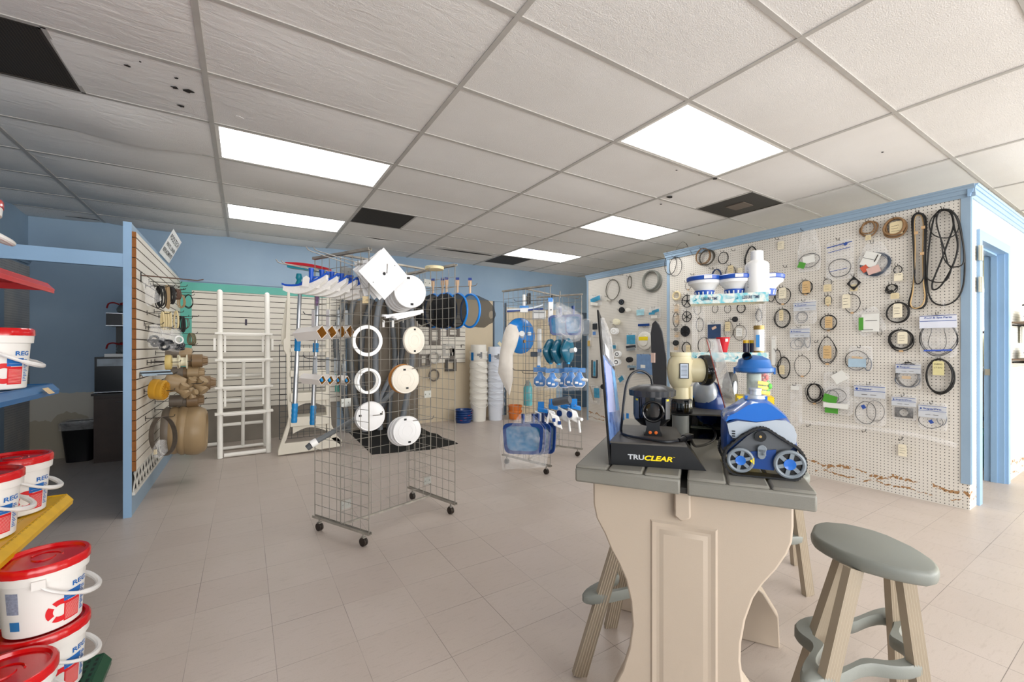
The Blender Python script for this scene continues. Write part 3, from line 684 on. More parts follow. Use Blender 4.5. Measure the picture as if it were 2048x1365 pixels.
# grille slots
b=B()
for q in range(4):
    u,z=rp(215,835+q*22); b.ob(R3(u,-.0005,z),er*.004,fr_*.001,UP*.0017)
b.o('vent_slots',M_blk,rb)
track=[(125,1120),(122,1060),(150,990),(240,905),(340,840),(430,800),(500,800),(560,830),(650,890),(740,945),(800,985),(850,1045),(872,1120),(862,1190),(820,1250),(760,1277),(600,1266),(400,1250),(230,1225),(160,1180)]
tpz=smooth([Vector((rp(*q)[0],0,rp(*q)[1])) for q in track],5,True)
cxm=sum(p.x for p in tpz)/len(tpz); czm=sum(p.z for p in tpz)/len(tpz)
def belt(d0,d1):
    b=B(); R=[]; m=len(tpz)
    for i in range(m):
        p=tpz[i]; d=(tpz[(i+1)%m]-tpz[i-1]).normalized(); nn=Vector((d.z,0,-d.x))
        if nn.dot(Vector((p.x-cxm,0,p.z-czm)))<0: nn=-nn
        oo=.0022 if (i//1)%2 else 0
        q0=p+nn*oo; q1=p-nn*.0045
        R.append([R3(q0.x,d0,max(q0.z,0)),R3(q0.x,d1,max(q0.z,0)),R3(q1.x,d1,max(q1.z,.002)),R3(q1.x,d0,max(q1.z,.002))])
    b.rings(R,closed=True,sm=False); return b
belt(-.012,.028).o('track',M_trk,rb); belt(DW-.028,DW+.012).o('track',M_trk,rb)
P=[rp(*q) for q in [(190,1010),(340,880),(420,830),(520,830),(640,910),(760,980),(640,1080),(620,1180),(360,1160),(340,1060)]]
B().prism(P,R3(0,.0,0)-UP*0,er,UP,-.008).o('side_plate',mat('dark grey drive plate','#55585c',.4),rb)
P=[rp(*q) for q in [(350,1020),(600,1000),(580,1190),(380,1170)]]; B().prism(P,R3(0,-.004,0),er,UP,-.003).o('blue_side_guard',M_rnavy,rb)
u,z=rp(455,880); B().cyl(R3(u,-.008,z),R3(u,0,z),.0145,None,20).o('drive_hub',M_blk,rb)
B().cyl(R3(u,-.010,z),R3(u,-.008,z),.0035,None,12).o('screw',mat('brass screw','#c9a66b',.3,.8),rb)
u0,z0=rp(467,990); u1,z1=rp(462,1050)
b=B(); b.cyl(R3(u0,-.014,z0),R3(u0,-.006,z0),.0112,None,20).cyl(R3(u1,-.014,z1),R3(u1,-.006,z1),.0095,None,20); b.ob(R3((u0+u1)/2,-.010,(z0+z1)/2),er*.0102,fr_*.004,UP*((z0-z1)/2)); b.o('latch',M_rgrey,rb,bevel=.001)
for (wx_,wy_,rw) in ((272,1090,.0345),(716,1128,.0385)):
    u,z=rp(wx_,wy_); rw=min(rw,z-.0008); 
    b=B(); c=R3(u,-.012,z)
    b.torus(c,fr_,rw*.88,rw*.14,32,8)
    for q in range(6):
        a=2*PI*q/6+.3; dd=er*math.cos(a)+UP*math.sin(a); b.bar(c+dd*rw*.3,c+dd*rw*.86,rw*.26,rw*.14,up=fr_)
    b.o('wheel',M_rgrey,rb)
    B().cyl(c+fr_*.003,c+fr_*.0065,rw*.84,None,28).o('wheel_back',M_blk,rb)
    B().lathe([(rw*.40,0),(rw*.38,.004),(rw*.15,.0025)],c,-fr_,n=20).o('hub_cap',M_rblue,rb)
    b=B(); c2=R3(u,DW+.012,z); b.torus(c2,fr_,rw*.88,rw*.14,28,8).cyl(c2-fr_*.003,c2+fr_*.003,rw*.4,None,18); b.o('wheel',M_rgrey,rb)
u,z=rp(380,1095); B().prism([(-.007,0),(.004,.0095),(.004,-.0095)],R3(u,-.0165,z),er,UP,-.002).o('yellow_wedge',M_yel,rb)
# swivel collar on top
pc=rp(450,545); c=R3(pc[0],.075,rp(450,560)[1]-.004)
b=B(); b.lathe([(.030,0),(.031,.006),(.029,.013),(.020,.015)],c,n=28); b.lathe([(.017,.013),(.016,.026),(.018,.027),(.018,.033),(.013,.034)],c,n=24); b.o('swivel_collar',M_rsil,rb)
for q in (-1,1):
    a=er*.8*q-fr_*.6; B().ob(c+a*.0295+UP*.007,er*.005,fr_*.003,UP*.005).o('clip',M_rblue,rb)
# --- yellow box with canister on it, behind the cleaner
dk=1.50; k=dk/FPX
pc=dp(1508,795,dk); base=Vector((pc.x,pc.y,zt+.001))
yb=thing('yellow_box',base,'yellow carton with blue letters behind the tracked cleaner','box')
B().ob(base+UP*.096,TU*.056,TN*.04,UP*.096).o('carton',mat('yellow carton','#f0cf1c',.5),yb)
text('LON',base-TN*.0405-TU*.054+UP*.172,TU,UP,.014,mat('blue print','#1d4fa0',.5,var=0),yb)
cb=base+UP*.1925
cn=thing('debris_canister',cb,'clear pool-debris canister with blue lid and yellow striped insides','canister')
rc=29*k
B().lathe([(rc*.95,0),(rc,.004),(rc*1.02,47*k)],cb,n=28,cap=True).o('clear_body',film('clear canister plastic',dens=.12,rough=.05,crinkle=.02),cn)
b=B(); b.lathe([(rc*1.05,46*k),(rc*1.2,49*k),(rc*1.2,56*k),(rc*1.05,60*k),(rc*.95,72*k),(rc*.5,79*k),(.002,81*k)],cb,n=30); b.o('lid',mat('blue canister lid','#2465ad',.3),cn)
for s in (-1,1): B().ob(cb+TU*(rc*1.2*s)+UP*50*k,TU*.003,TN*.01,UP*.011).o('latch',mat('blue canister lid','#2465ad',.3),cn)
pp=cb+UP*70*k-TU*.012
b=B(); b.lathe([(.0145,0),(.0145,.045),(.0115,.045),(.0115,.01)],pp,(-TN*.8-TU*.3+UP*.35),n=20,cap=False); b.o('port',M_gl,cn)
for q,(cl,nm) in enumerate((('#f0d21a','yellow_stripe'),('#f0d21a','yellow_stripe'),('#f0d21a','yellow_stripe'),('#4fae3c','green_leaf'),('#c9453a','red_leaf'))):
    pts=[]
    for j in range(10):
        a=-2.4+j*.30; zq=(10+q*9+j*-.9)*k if q<3 else (20+(q-3)*14+3*math.sin(j))*k
        pts.append(cb+Vector((math.cos(a),math.sin(a),0))*rc*(.92 if q<3 else .84)+UP*zq)
    if q<3: B().tube(pts,.0060,6,flat=.35).o(nm,mat(nm+' plastic',cl,.5,var=.02),cn)
    else:
        pt=pts[3 if q==3 else 7]; b=B()
        for j in range(5): a=2*PI*j/5; b.ell(pt+(TU*math.cos(a)+UP*math.sin(a))*.010,.010,.004,.010,8,6)
        b.o(nm,mat(nm+' plastic',cl,.5,var=.02),cn)
B().cyl(cb+UP*.004,cb+UP*44*k,rc*.45,None,20).o('filter_core',mat('grey olive filter mesh','#aab6ae',.6,var=.2,scale=60),cn)
# --- silver/blue cleaner with wheel behind the valve
c=dp(1432,775,1.86); bs=Vector((c.x,c.y,zt+.001)); k=1.86/FPX
w2=thing('wheeled_pool_cleaner',bs,'silver and navy pool cleaner with one big dark wheel, behind the cream valve','pool cleaner')
b=B(); b.ell(bs+UP*.12-TU*.03,.055,.075,.1,18,12); b.o('body',mat('navy cleaner body','#1c3a78',.25,coat=.4),w2)
b=B(); b.ell(bs+UP*.16-TU*.045-TN*.02,.035,.06,.07,18,12); b.o('silver_hood',M_rsil,w2)
wc=bs+TU*.055+UP*(c.z-bs.z)*1.0
b=B(); b.lathe([(.02,-.012),(.062,-.016),(.068,-.01),(.068,.012),(.062,.018),(.02,.014)],wc,(TU-TN*.3),28); b.o('wheel',mat('dark grey tyre','#3a3b3e',.5),w2)
b=B(); b.lathe([(.03,0),(.03,.004)],wc+(TU-TN*.3).normalized()*.017,(TU-TN*.3),20); b.o('hub',mat('milky hub cover','#c6ccd2',.3),w2)
# clear leaning sign
A0=dp(1426,679,1.62); A1=dp(1455,775,1.62); A1.z=max(A1.z,zt+.01); dirv=(TU*.5-TN*.86).normalized()
sg=thing('leaflet_sheet',Vector((A1.x,A1.y,zt+.001)),'clear sleeved sheet with a red edge leaning behind the valve','sheet')
bt_=Vector((A0.x,A0.y,0))+(A1-A0)*1.0; q0=A0; q1=A0+(A1-A0)*1.9; q1.z=zt+.002
b=B(); b.ob((q0+q1)/2-dirv*-.0,(q1-q0)/2,dirv.cross((q1-q0).normalized())*.0008,dirv*.0+(TU*.9-TN*.2).normalized()*.022); b.o('clear_sleeve',film('hang bag film',dens=.3),sg)
ed=(TU*.9-TN*.2).normalized()*.0225
B().bar(q0-ed,q1-ed,.003,.003).o('red_edge',mat('dark red edging','#8a2f1e',.5),sg)
# ---- spa chemical stand
dl=1.87; k=dl/FPX; SN=TN; ns=.78
def SP(u,v,n_=ns): return plane(u,v,T(0,n_),TN)
sl=SP(1381,605); sr=SP(1536,597); su=(sl-TO).dot(TU); sw=(sr-sl).dot(TU); sd=.15
zsh=[SP(1381,600).z, SP(1383,714).z]
std=thing('chemical_stand',T(su+sw/2,ns+sd/2,zt),'clear-posted two-tier stand with sea-coloured shelf strips of blue lettering','display stand')
def S3(x,y,z): return T(su+x,ns+y,z)
q=NT('sea print strip',.4); q.col(q.mix(q.rng(q.noise(30,5,dist=1.2),.42,.62,0,1),srgb('#dfe3dc'),srgb('#6fc3cf'))); M_sea=q.m
M_ivory=mat('ivory plastic','#e2dec6',.45)
M_txt=mat('navy print','#26395c',.5,var=0)
for zi,z0 in enumerate(zsh):
    b=B(); b.ob(S3(sw/2,sd/2,z0+.012),TU*(sw/2),TN*(sd/2),UP*.003)
    for r in range(5): b.bar(S3(sw*(r+.5)/5,.005,z0+.002),S3(sw*(r+.5)/5+.01,sd-.005,z0+.002),.003,.016)
    b.ob(S3(sw/2,sd,z0),TU*(sw/2),TN*.0015,UP*.017); b.ob(S3(sw,sd/2,z0),TU*.0015,TN*(sd/2),UP*.017); b.ob(S3(0,sd/2,z0),TU*.0015,TN*(sd/2),UP*.017)
    sh_=b.o('shelf',M_ivory,std)
    B().ob(S3(sw/2,-.002,z0),TU*(sw/2+.002),TN*.002,UP*.020).o('printed_strip',M_sea,sh_)
    for xx in (.045,sw-.095):
        if zi==1 and xx<.1: continue
        text('LEISURE TIME',S3(xx,-.0045,z0-.006),TU,UP,.014,M_txt,sh_,'lettering',width=.064,bold=.02)
    for xx in (.018,sw-.118):
        B().prism([(-.008,-.008),(.006,-.006),(.009,.0),(.002,.008),(.004,.0)],S3(xx,-.0045,z0),TU,UP,.0006).o('dolphin_mark',mat('teal print','#2f8fa5',.5,var=0),sh_)
    text('Simple Spa Care',S3(.14,-.0045,z0-.004),TU,UP,.008,mat('pale blue print','#93c4cf',.5,var=0),sh_,'lettering',width=.08)
M_clear=film('clear acrylic post',dens=.07,rough=.05,crinkle=.0)
for xx,yy in ((.018,.018),(sw-.018,.018),(.018+.03,sd-.018),(sw-.02,sd-.018)):
    B().cyl(S3(xx,yy,zsh[1]+.015),S3(xx,yy,zsh[0]-.004),.013,None,16,cap=False).o('post',M_clear,std)
    B().cyl(S3(xx,yy,zt+.002),S3(xx,yy,zsh[1]-.004),.013,None,16,cap=False).o('post',M_clear,std)
B().ob(S3(sw/2,sd/2,zt+.003),TU*(sw/2),TN*(sd/2),UP*.003).o('shelf',M_ivory,std)
zs0=zsh[0]+.0155; zs1=zsh[1]+.0155
M_dblue=mat('royal blue plastic','#1b4fae',.3)
def dispenser(u,lab,yy=.07):
    p=SP(u,590,ns+yy); p.z=zs0; k=depth(p)/FPX
    t=thing('floating_dispenser',p,lab,'chlorine dispenser','blue and white floating chlorine dispensers')
    b=B(); b.lathe([(16*k,12*k),(18*k,14*k),(24*k,22*k),(30*k,26*k),(31*k,31*k),(30*k,33*k)],p,n=30); b.o('float',M_wht,t)
    b=B(); R=[]
    b.lathe([(17*k,0),(19*k,12*k),(16*k,13*k)],p,n=28); b.o('basket',M_dblue,t)
    b=B()
    for q in range(14): a=2*PI*q/14; dd=Vector((math.cos(a),math.sin(a),0)); b.bar(p+dd*17.4*k+UP*1.5*k,p+dd*18.7*k+UP*9.5*k,2.4*k,.9*k)
    b.o('slots',M_wht,t)
    b=B(); b.lathe([(31*k,31.5*k),(33*k,33*k),(33.5*k,39*k),(31*k,41*k),(2*k,42*k)],p,n=32); b.o('lid',M_dblue,t)
    B().ob(p+UP*36*k-TN*33.4*k+TU*6*k,TU*7*k,TN*.001,UP*3.2*k).o('barcode_label',mat('white label','#e6e8ee',.5),t)
    return t
dispenser(1409,'blue-lidded floating dispenser at the left end of the top stand shelf')
dispenser(1469,'blue-lidded floating dispenser in the middle of the top stand shelf',.065)
dispenser(1531,'floating dispenser mostly hidden behind the big white bottle',.11)
p=SP(1514,592,ns+.045); p.z=zs0; k=depth(p)/FPX
bt2=thing('white_bottle',p,'tall plain white bottle on top of the chemical stand','bottle')
b=B(); b.lathe([(20*k,0),(21.5*k,2*k),(21.5*k,58*k),(19*k,63*k),(12*k,67*k),(11*k,69*k)],p,n=32); b.o('body',mat('bright white plastic','#f4f4f2',.3,var=0),bt2)
b=B(); b.lathe([(11*k,68*k),(11.5*k,69*k),(11*k,86*k),(9*k,87*k)],p,n=28); b.o('cap',mat('bright white plastic','#f4f4f2',.3,var=0),bt2)
b=B()
for q in range(14): b.ob(p-TU*17.5*k-TN*13*k+UP*(52-q*3)*k,(TU*.6-TN*.8)*2.5*k*(1 if q%3 else .7),TN*.0006,UP*.35*k)
b.o('fine_print',mat('grey print','#8d9096',.6,var=0),bt2)
def onsh(u,yy=.05): p=SP(u,712,ns+yy); p.z=zs1; return p
p=onsh(1446); k=depth(p)/FPX
t=thing('red_cup',p,'red tapered cup on the lower stand shelf','cup')
b=B(); b.lathe([(7*k,0),(13*k,32*k),(12*k,32*k),(6*k,2*k)],p,n=24); b.o('cup',mat('red plastic cup','#c8202e',.35),t); B().ob(p+UP*26*k-TN*12.4*k+TU*6*k,TU*2.5*k,TN*.0008,UP*3*k).o('sticker',M_wht,t)
for u_,nm in ((1492,'navy bottle with yellow neck, left one on the lower stand shelf'),(1505,'navy bottle with yellow neck, right one on the lower stand shelf')):
    p=onsh(u_); t=thing('test_bottle',p,nm,'bottle','small navy and yellow bottles')
    b=B(); b.lathe([(5.4*k,0),(5.4*k,20*k)],p,n=18); b.o('body',mat('navy bottle','#20233c',.3),t); b=B(); b.lathe([(5.4*k,20*k),(5.4*k,26*k)],p,n=18); b.o('band',mat('mustard band','#c9a51e',.4),t)
    b=B(); b.lathe([(5.0*k,26*k),(4.6*k,44*k),(1.5*k,52*k)],p,n=18); b.o('clear_top',film('clear canister plastic'),t)
p=onsh(1518,.04); t=thing('test_strip_bottle',p,'white bottle with gold cap and gold base on the lower stand shelf','bottle')
b=B(); b.lathe([(9*k,5*k),(9*k,46*k)],p,n=22); b.o('body',M_wht,t); B().lathe([(9.2*k,0),(9.2*k,5*k)],p,n=22).o('base',mat('dull gold','#9a8046',.35,.5),t); B().lathe([(9.4*k,46*k),(9.4*k,54*k)],p,n=22).o('cap',mat('dull gold','#9a8046',.35,.5),t)
B().ob(p-TN*9.1*k-TU*3*k+UP*24*k,TU*3*k,TN*.0006,UP*12*k).o('blue_label',mat('blue label','#2e7fc0',.5),t)
# ================================================================ left: coloured gondola shelves with pails
M_yelm=mat('chipped yellow enamel','#d9a900',.35,var=.10,scale=14); M_grnm=mat('dark green enamel','#1d4a33',.35,var=.12,scale=14)
M_blum=mat('deep blue enamel','#0f5c95',.3,var=.06); M_redm=mat('red enamel','#c41f26',.3,var=.05)
gon=thing('gondola_shelving',(-.95,1.5,0),'store shelving at far left with red, blue, yellow and green shelves holding pails','shelving')
q=NT('perforated yellow deck',.4)
a_=q.ma('SUBTRACT',q.fr(q.x,.022),.5); b_=q.ma('SUBTRACT',q.fr(q.y,.03),.5); hl=q.ma('MULTIPLY',q.ma('LESS_THAN',q.ma('ABSOLUTE',a_),.18),q.ma('LESS_THAN',q.ma('ABSOLUTE',b_),.32))
hl=q.ma('MULTIPLY',hl,q.ma('LESS_THAN',q.fr(q.x,.14),.72)); q.col(q.mix(hl,srgb('#d9a900'),srgb('#6b5200'))); M_yperf=q.m
q=NT('perforated green deck',.4)
a_=q.ma('SUBTRACT',q.fr(q.x,.022),.5); b_=q.ma('SUBTRACT',q.fr(q.y,.03),.5); hl=q.ma('MULTIPLY',q.ma('LESS_THAN',q.ma('ABSOLUTE',a_),.2),q.ma('LESS_THAN',q.ma('ABSOLUTE',b_),.3))
q.col(q.mix(hl,srgb('#1d4a33'),srgb('#06150c'))); M_gperf=q.m
def gshelf(xf,ye,z,m,md,lab):
    sh=B().box(-1.18,-.2,z-.004,xf-.022,ye-.006,z).o('shelf',md,gon)
    b=B()
    b.hexa([(xf-.024,-.2,z-.004),(xf,-.2,z-.030),(xf,ye-.012,z-.030),(xf-.024,ye,z-.004),(xf-.024,-.2,z+.001),(xf,-.2,z-.024),(xf,ye-.012,z-.024),(xf-.024,ye,z+.001)])
    b.box(xf-.006,-.2,z-.042,xf-.001,ye-.014,z-.026)
    b.box(xf-.03,-.2,z,xf-.026,ye-.004,z+.003)
    b.box(-1.18,ye-.008,z-.03,xf-.024,ye-.002,z+.003)
    b.o('price_rail',m,sh); return sh
gshelf(-.435,2.235,.08,M_grnm,M_gperf,''); gshelf(-.67,2.76,.585,M_yelm,M_yperf,'')
sb=gshelf(-.70,2.70,1.10,M_blum,M_blum,''); gshelf(-.715,2.70,1.545,M_redm,M_redm,'')
B().ob((-.688,2.52,1.083),(.010,0,-.012),(0,.028,0),(.0006,0,.0006)).o('price_tag',mat('tan price tag','#cdb389',.6,var=.1,scale=60),sb)
b=B().box(-1.20,-.2,0,-1.18,2.68,1.9); b.o('back_panel',mat('off white steel panel','#d8d5cc',.5),gon)
B().box(-1.18,2.17,0,-.46,2.21,.05).o('base_rail',M_grnm,gon)
for yy in (2.62,1.2,0): B().box(-1.22,yy,0,-1.18,yy+.04,1.9).o('upright',mat('off white steel panel','#d8d5cc',.5),gon)
M_pail=mat('milky white pail','#e9e6e2',.32,var=.01); M_lid=mat('glossy red lid','#c8060f',.22,var=.02,coat=.3)
M_pblue=mat('label blue','#1f6ab8',.4,var=0); M_pred=mat('label red','#d8232a',.4,var=0)
M_lw=mat('label white lines','#f1d9d6',.5,var=0)
PH=.232
def prad(z): return .0938+(.104-.093)*min(1,max(0,z-.004)/.168)
def wrap(b,c,a0,a1,z0,z1,e=.0006,n_=8,e2=None):
    R=[]
    for i in range(n_+1):
        a=math.radians(a0+(a1-a0)*i/n_); d=Vector((math.cos(a),math.sin(a),0))
        r0_,r1_=prad(z0),prad(z1)
        R.append([c+d*(r0_+e)+UP*z0,c+d*(r1_+e)+UP*z1,c+d*(r1_)+UP*z1,c+d*(r0_)+UP*z0])
    b.rings(R,sm=False); return b
def pail(c,label,rot=0):
    c=Vector(c); t=thing('chlorine_pail',c,label,'pail','red-lidded white pails on the gondola')
    b=B(); b.lathe([(.088,0),(.093,.004),(.104,.172),(.104,.174),(.112,.176),(.114,.205),(.110,.206)],c,n=48); b.o('body',M_pail,t)
    b=B(); R=[]
    for r_,z_,g_ in ((.113,.203,1),(.1165,.204,1),(.1165,.226,1),(.112,.232,0),(.102,.232,0),(.098,.222,0),(.03,.222,0),(.028,.226,0),(.001,.226,0)):
        R.append([c+Vector((math.cos(2*PI*k/90),math.sin(2*PI*k/90),0))*(r_+(.0012 if g_ and (k//2)%2 and k>45 else 0))+UP*z_ for k in range(90)])
    b.rings(R); lid=b.o('lid',M_lid,t)
    b=B(); 
    for s in range(12):
        a=2*PI*s/12; 
    b.tube([c+Vector((math.cos(a),math.sin(a),0))*.045+UP*.223 for a in [rot+.2+i*.18 for i in range(14)]],.003,6); b.o('spout_ring',M_lid,lid)
    A0=-80+rot
    # bail handle drooping on the aisle side, and its lugs
    pts=[]
    for i in range(25):
        tt=i/24; a=math.radians(A0+180*tt); s_=math.sin(PI*tt)
        d=Vector((math.cos(a),math.sin(a),0)); pts.append(c+d*(.116+.020*s_)+UP*(.172-.086*s_**.8))
    rr=[.0058 if abs(i-12)>5 else .0092 for i in range(25)]
    B().tube(pts,rr,8).o('handle',mat('milky handle','#dcdad8',.3,var=.0),t)
    for a in (A0,A0+180):
        a=math.radians(a); d=Vector((math.cos(a),math.sin(a),0)); s_=Vector((-d.y,d.x,0))
        B().ob(c+d*.116+UP*.176,d*.006,s_*.016,UP*.014).o('handle_lug',M_pail,t)
    rot0=rot; rot=rot-13
    # printed label
    def bend(a0,z0): return lambda x,y:(c+Vector((math.cos(math.radians(a0)+x/.1035),math.sin(math.radians(a0)+x/.1035),0))*(prad(z0+y)+.0012)+UP*(z0+y))
    text('REG',(0,0,0),(1,0,0),(0,0,1),.017,M_pblue,t,'lettering',width=.055,bold=.02,bend=bend(-21+rot,.128))
    b=B(); wrap(b,c,-34+rot,-3+rot,.098,.118); b.o('label_panel',M_pblue,t)
    b=B(); wrap(b,c,-34+rot,-6+rot,.088,.097); b.o('label_panel',M_pblue,t)
    b=B(); wrap(b,c,-33+rot,-5+rot,.020,.086,.0008); pr=b.o('label_panel',M_pred,t)
    b=B()
    for k in range(12): wrap(b,c,-31+rot,-7+rot,.026+k*.0045,.0268+k*.0045,.0011,4)
    b.o('label_print',M_lw,pr)
    b=B()
    for k in range(14): wrap(b,c,-1+rot,10+rot-(k%3)*3,.03+k*.0062,.0325+k*.0062,.0009,3)
    b.o('side_print',M_pblue,t)
    # life-ring mark
    def pa(a,rr): 
        x=rr*math.cos(a); y=rr*math.sin(a); zc=.062+y; az=math.radians(-38+rot)+x/.1
        return c+Vector((math.cos(az),math.sin(az),0))*(prad(zc)+.0005)+UP*zc
    for s in range(4):
        a0=s*PI/2+.95; b=B(); R=[]
        for i in range(9):
            a=a0+i*(PI/2-.32)/8; R.append([pa(a,.020),pa(a,.038)])
        V_=[[b.v(p) for p in r] for r in R]
        for i in range(8): b._f((V_[i][0],V_[i][1],V_[i+1][1],V_[i+1][0]))
        b.o('life_ring_mark',M_pred,t)
    rot=rot0
    b=B(); wrap(b,c,-128+rot,-108+rot,.085,.155); b.o('back_print',mat('grey violet print','#8d93a8',.5,var=.2,scale=150),t)
    b=B(); wrap(b,c,-124+rot,-108+rot,.03,.06); b.o('back_print',mat('mid blue print','#2f74b0',.5,var=0),t)
    return t
GX=-.585
pail((GX,2.10,.084),'lower pail of the stack of two standing on the green bottom shelf')
pail((GX,2.10,.084+PH),'upper pail of the stack of two standing on the green bottom shelf')
pail((GX-.015,1.845,.084),'single pail at the bottom left corner, in front of the green shelf stack')
pail((-.80,2.55,.589),'pail at the aisle end of the yellow shelf')
pail((-.80,2.27,.589),'pail beside the end pail on the yellow shelf, partly cut off at left')
pail((-.815,2.41,1.104),'pail standing on the blue shelf')
pail((-.835,2.21,1.549),'pail on the red top shelf, mostly outside the left edge')
# ================================================================ slatwall partition at left
PX0,PX1,PXS,PY0,PY1=-.757,-.713,-.688,4.19,6.80
B().box(PX0,PY0+.012,0,PX1,PY1,2.19).o('wall_partition',M_blue,kind='structure')
B().box(PX0-.002,PY0-.002,0,PX1+.002,PY0+.012,2.195).o('trim_50',M_blue2,kind='structure')
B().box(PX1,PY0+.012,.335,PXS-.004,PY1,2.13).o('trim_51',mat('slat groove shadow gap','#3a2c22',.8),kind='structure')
M_slat=mat('cream slatwall','#ded8cc',.5,var=.03,scale=3); 
b=B(); z=.335
while z<2.12: b.box(PXS-.010,PY0+.028,z+.0045,PXS,PY1,min(z+.0762-.0045,2.13)); z+=.0762
b.o('trim_52',M_slat,kind='structure')
M_mdf=mat('raw fibreboard edge','#8c5522',.7,var=.1,scale=30)
b=B(); z=.335
while z<2.12: b.box(PX1,PY0+.010,z+.0025,PXS-.001,PY0+.028,min(z+.0762-.0025,2.13)); z+=.0762
b.box(PX1,PY0+.012,.335,PXS-.012,PY0+.026,2.13); b.o('trim_53',M_mdf,kind='structure')
M_lat=mat('white lattice','#d9d6ce',.5)
b=B(); y=PY0+.03
while y<PY1-.1:
    b.bar((PX1+.006,y,.175),(PX1+.006,y+.12,.325),.020,.006,up=(1,0,0)); b.bar((PX1+.012,y+.12,.175),(PX1+.012,y,.325),.020,.006,up=(1,0,0)); y+=.12
b.box(PX1,PY0+.02,.155,PX1+.018,PY1,.178); b.o('trim_54',M_lat,kind='structure'); B().box(PX1,PY0+.015,.178,PX1+.002,PY1,.335).o('trim_56',M_gap,kind='structure')
# beam from the partition post to the left wall
B().box(XL,PY0+.0,1.857,PX0-.002,PY0+.04,1.957).o('trim_55',M_blue2,kind='structure')
# sign
bl=wx(318.5,510,-.70); br=wx(337.8,532,-.70); bl.z=br.z=2.185
tl=wy(347,458.5,bl.y); hv=tl-bl; sx=(br-bl)
sg=thing('vinyl_sign',(bl+br)/2,'white sign about vinyl liner replacements leaning from the partition top','sign')
nrm_=sx.cross(hv).normalized(); L_=sx.length; H_=hv.length; ax_,ay_=sx.normalized(),hv.normalized()
if nrm_.dot(-bl)<0: nrm_=-nrm_
b=B(); b.ob(bl+sx/2+hv/2,sx/2,hv/2,nrm_*.0015); b.o('panel',mat('white sign board','#e4e4e2',.5),sg)
bo=bl+nrm_*.0022
ax2=ax_; 
for s,zz,hh in (('POOLTECH',.66,.20),('VINYL LINER',.40,.14),('REPLACEMENTS',.16,.15)):
    text(s,bo+ax2*(L_*.07)+ay_*(H_*zz),ax2,ay_,H_*hh,mat('black print','#15161a',.6,var=0),sg,'lettering',width=L_*.86,bold=.01)
# ---- hooks and goods on the slatwall
M_wire=mat('dark steel wire','#2e2a26',.4,.6); M_wire2=mat('rusty wire','#6a5246',.6,.4)
def hook(Y,z,L,lab,m=None,x=PXS):
    b=B(); b.bar((x+.002,Y,z-.02),(x+.002,Y,z+.02),.012,.003,up=(1,0,0)); b.tube([(x+.002,Y,z),(x+L-.02,Y,z),(x+L-.006,Y,z+.004),(x+L,Y,z+.018)],.0028,6)
    o=b.o('slatwall_hook',m or M_wire); o['label']=lab; o['category']='hook'; o['group']='hooks on the slatwall partition'; return o
def tipL(u,Y): return wy(u,700,Y).x-PXS
def sz(v,Y,X=-.55): # height of a pixel row on that slice
    d=X*math.sin(YAW)+Y*math.cos(YAW); return CAM_H+(HOR-v)*d/FPX
q=thing('faceout_arm',(PXS,4.37,sz(552,4.37)),'long rusty faceout arm near the top of the slatwall partition','hook')
b=B(); b.bar((PXS+.002,4.37,sz(555,4.37)-.05),(PXS+.002,4.37,sz(552,4.37)+.015),.02,.005,up=(1,0,0)); b.o('bracket',M_wire,q)
z0=sz(554,4.37); B().tube([(PXS,4.365,z0),(PXS+.36,4.365,z0-.012),(PXS+.40,4.365,z0+.0)],.0045,8).tube([(PXS,4.378,z0),(PXS+.34,4.378,z0-.010)],.004,8).o('arm',M_wire2,q)
def loops(nm,u,v,w_,h_,Y,n_,r,m,lab,cat,sq=1,hk=True,jit=.25,grp=None,tag_=False):
    c=wy(u,v,Y); d=depth(c); k=d/FPX; rnd=random.Random(int(u*7+v)); b=B()
    side=Vector((math.cos(YAW),-math.sin(YAW),0)); fw=Vector((math.sin(YAW),math.cos(YAW),0))
    for i in range(n_):
        ww=w_/2*k*(1-rnd.uniform(0,jit)); hh=h_/2*k*(1-rnd.uniform(0,jit*.5)); ph=rnd.uniform(-.25,.25)
        s2=(side*math.cos(ph)+fw*math.sin(ph)); o_=c+fw*(i*r*2.2-n_*r*1.1)+side*rnd.uniform(-.1,.1)*w_*k*.5
        top=c.z+h_/2*k; P=[]
        for j in range(22):
            a=2*PI*j/22; P.append(Vector((o_.x,o_.y,0))+s2*(ww*math.sin(a)*(1-.18*math.cos(a)))+UP*(top-hh+hh*math.cos(a)+rnd.uniform(-1,1)*.002))
        b.tube(smooth(P,2,True),r,6,True)
    o=b.o(nm,m); o['label']=lab; o['category']=cat
    if grp: o['group']=grp
    if hk: hook(Y,c.z+h_/2*k-r,max(.12,(c.x-PXS)+.05),'hook under the '+lab)
    return o
M_rub=mat('black rubber','#1c1b1a',.55,var=.08); M_tanr=mat('tan rubber','#a98f6a',.6); M_olive=mat('olive tubing','#6f6a50',.5); M_creamr=mat('cream belt','#d9c79a',.55)
GL='seal loops on the slatwall hooks'
loops('gasket_bundle',322,595,13,44,4.55,6,.004,M_rub,'thick bundle of black gaskets right of the clear empty bag','gasket',grp=GL)
loops('gasket_bundle',336,595,5,46,4.78,3,.005,M_tanr,'narrow tan gasket loop hanging right of the thick black bundle','gasket',grp=GL)
loops('gasket_bundle',345,592,10,34,4.98,5,.004,M_rub,'mid-height black gaskets between the tan loop and the round coils','gasket',grp=GL)
loops('gasket_bundle',355,590,11,22,5.15,6,.004,M_wire2,'small brownish gaskets before the round coils','gasket',grp=GL)
loops('gasket_bundle',364,604,14,26,5.3,4,.004,M_tanr,'tan round coils, left of the big dark ring','gasket',grp=GL)
loops('gasket_bundle',377,604,18,28,5.45,2,.004,M_rub,'big thin dark ring at the outer end of the upper hook row','gasket',grp=GL)
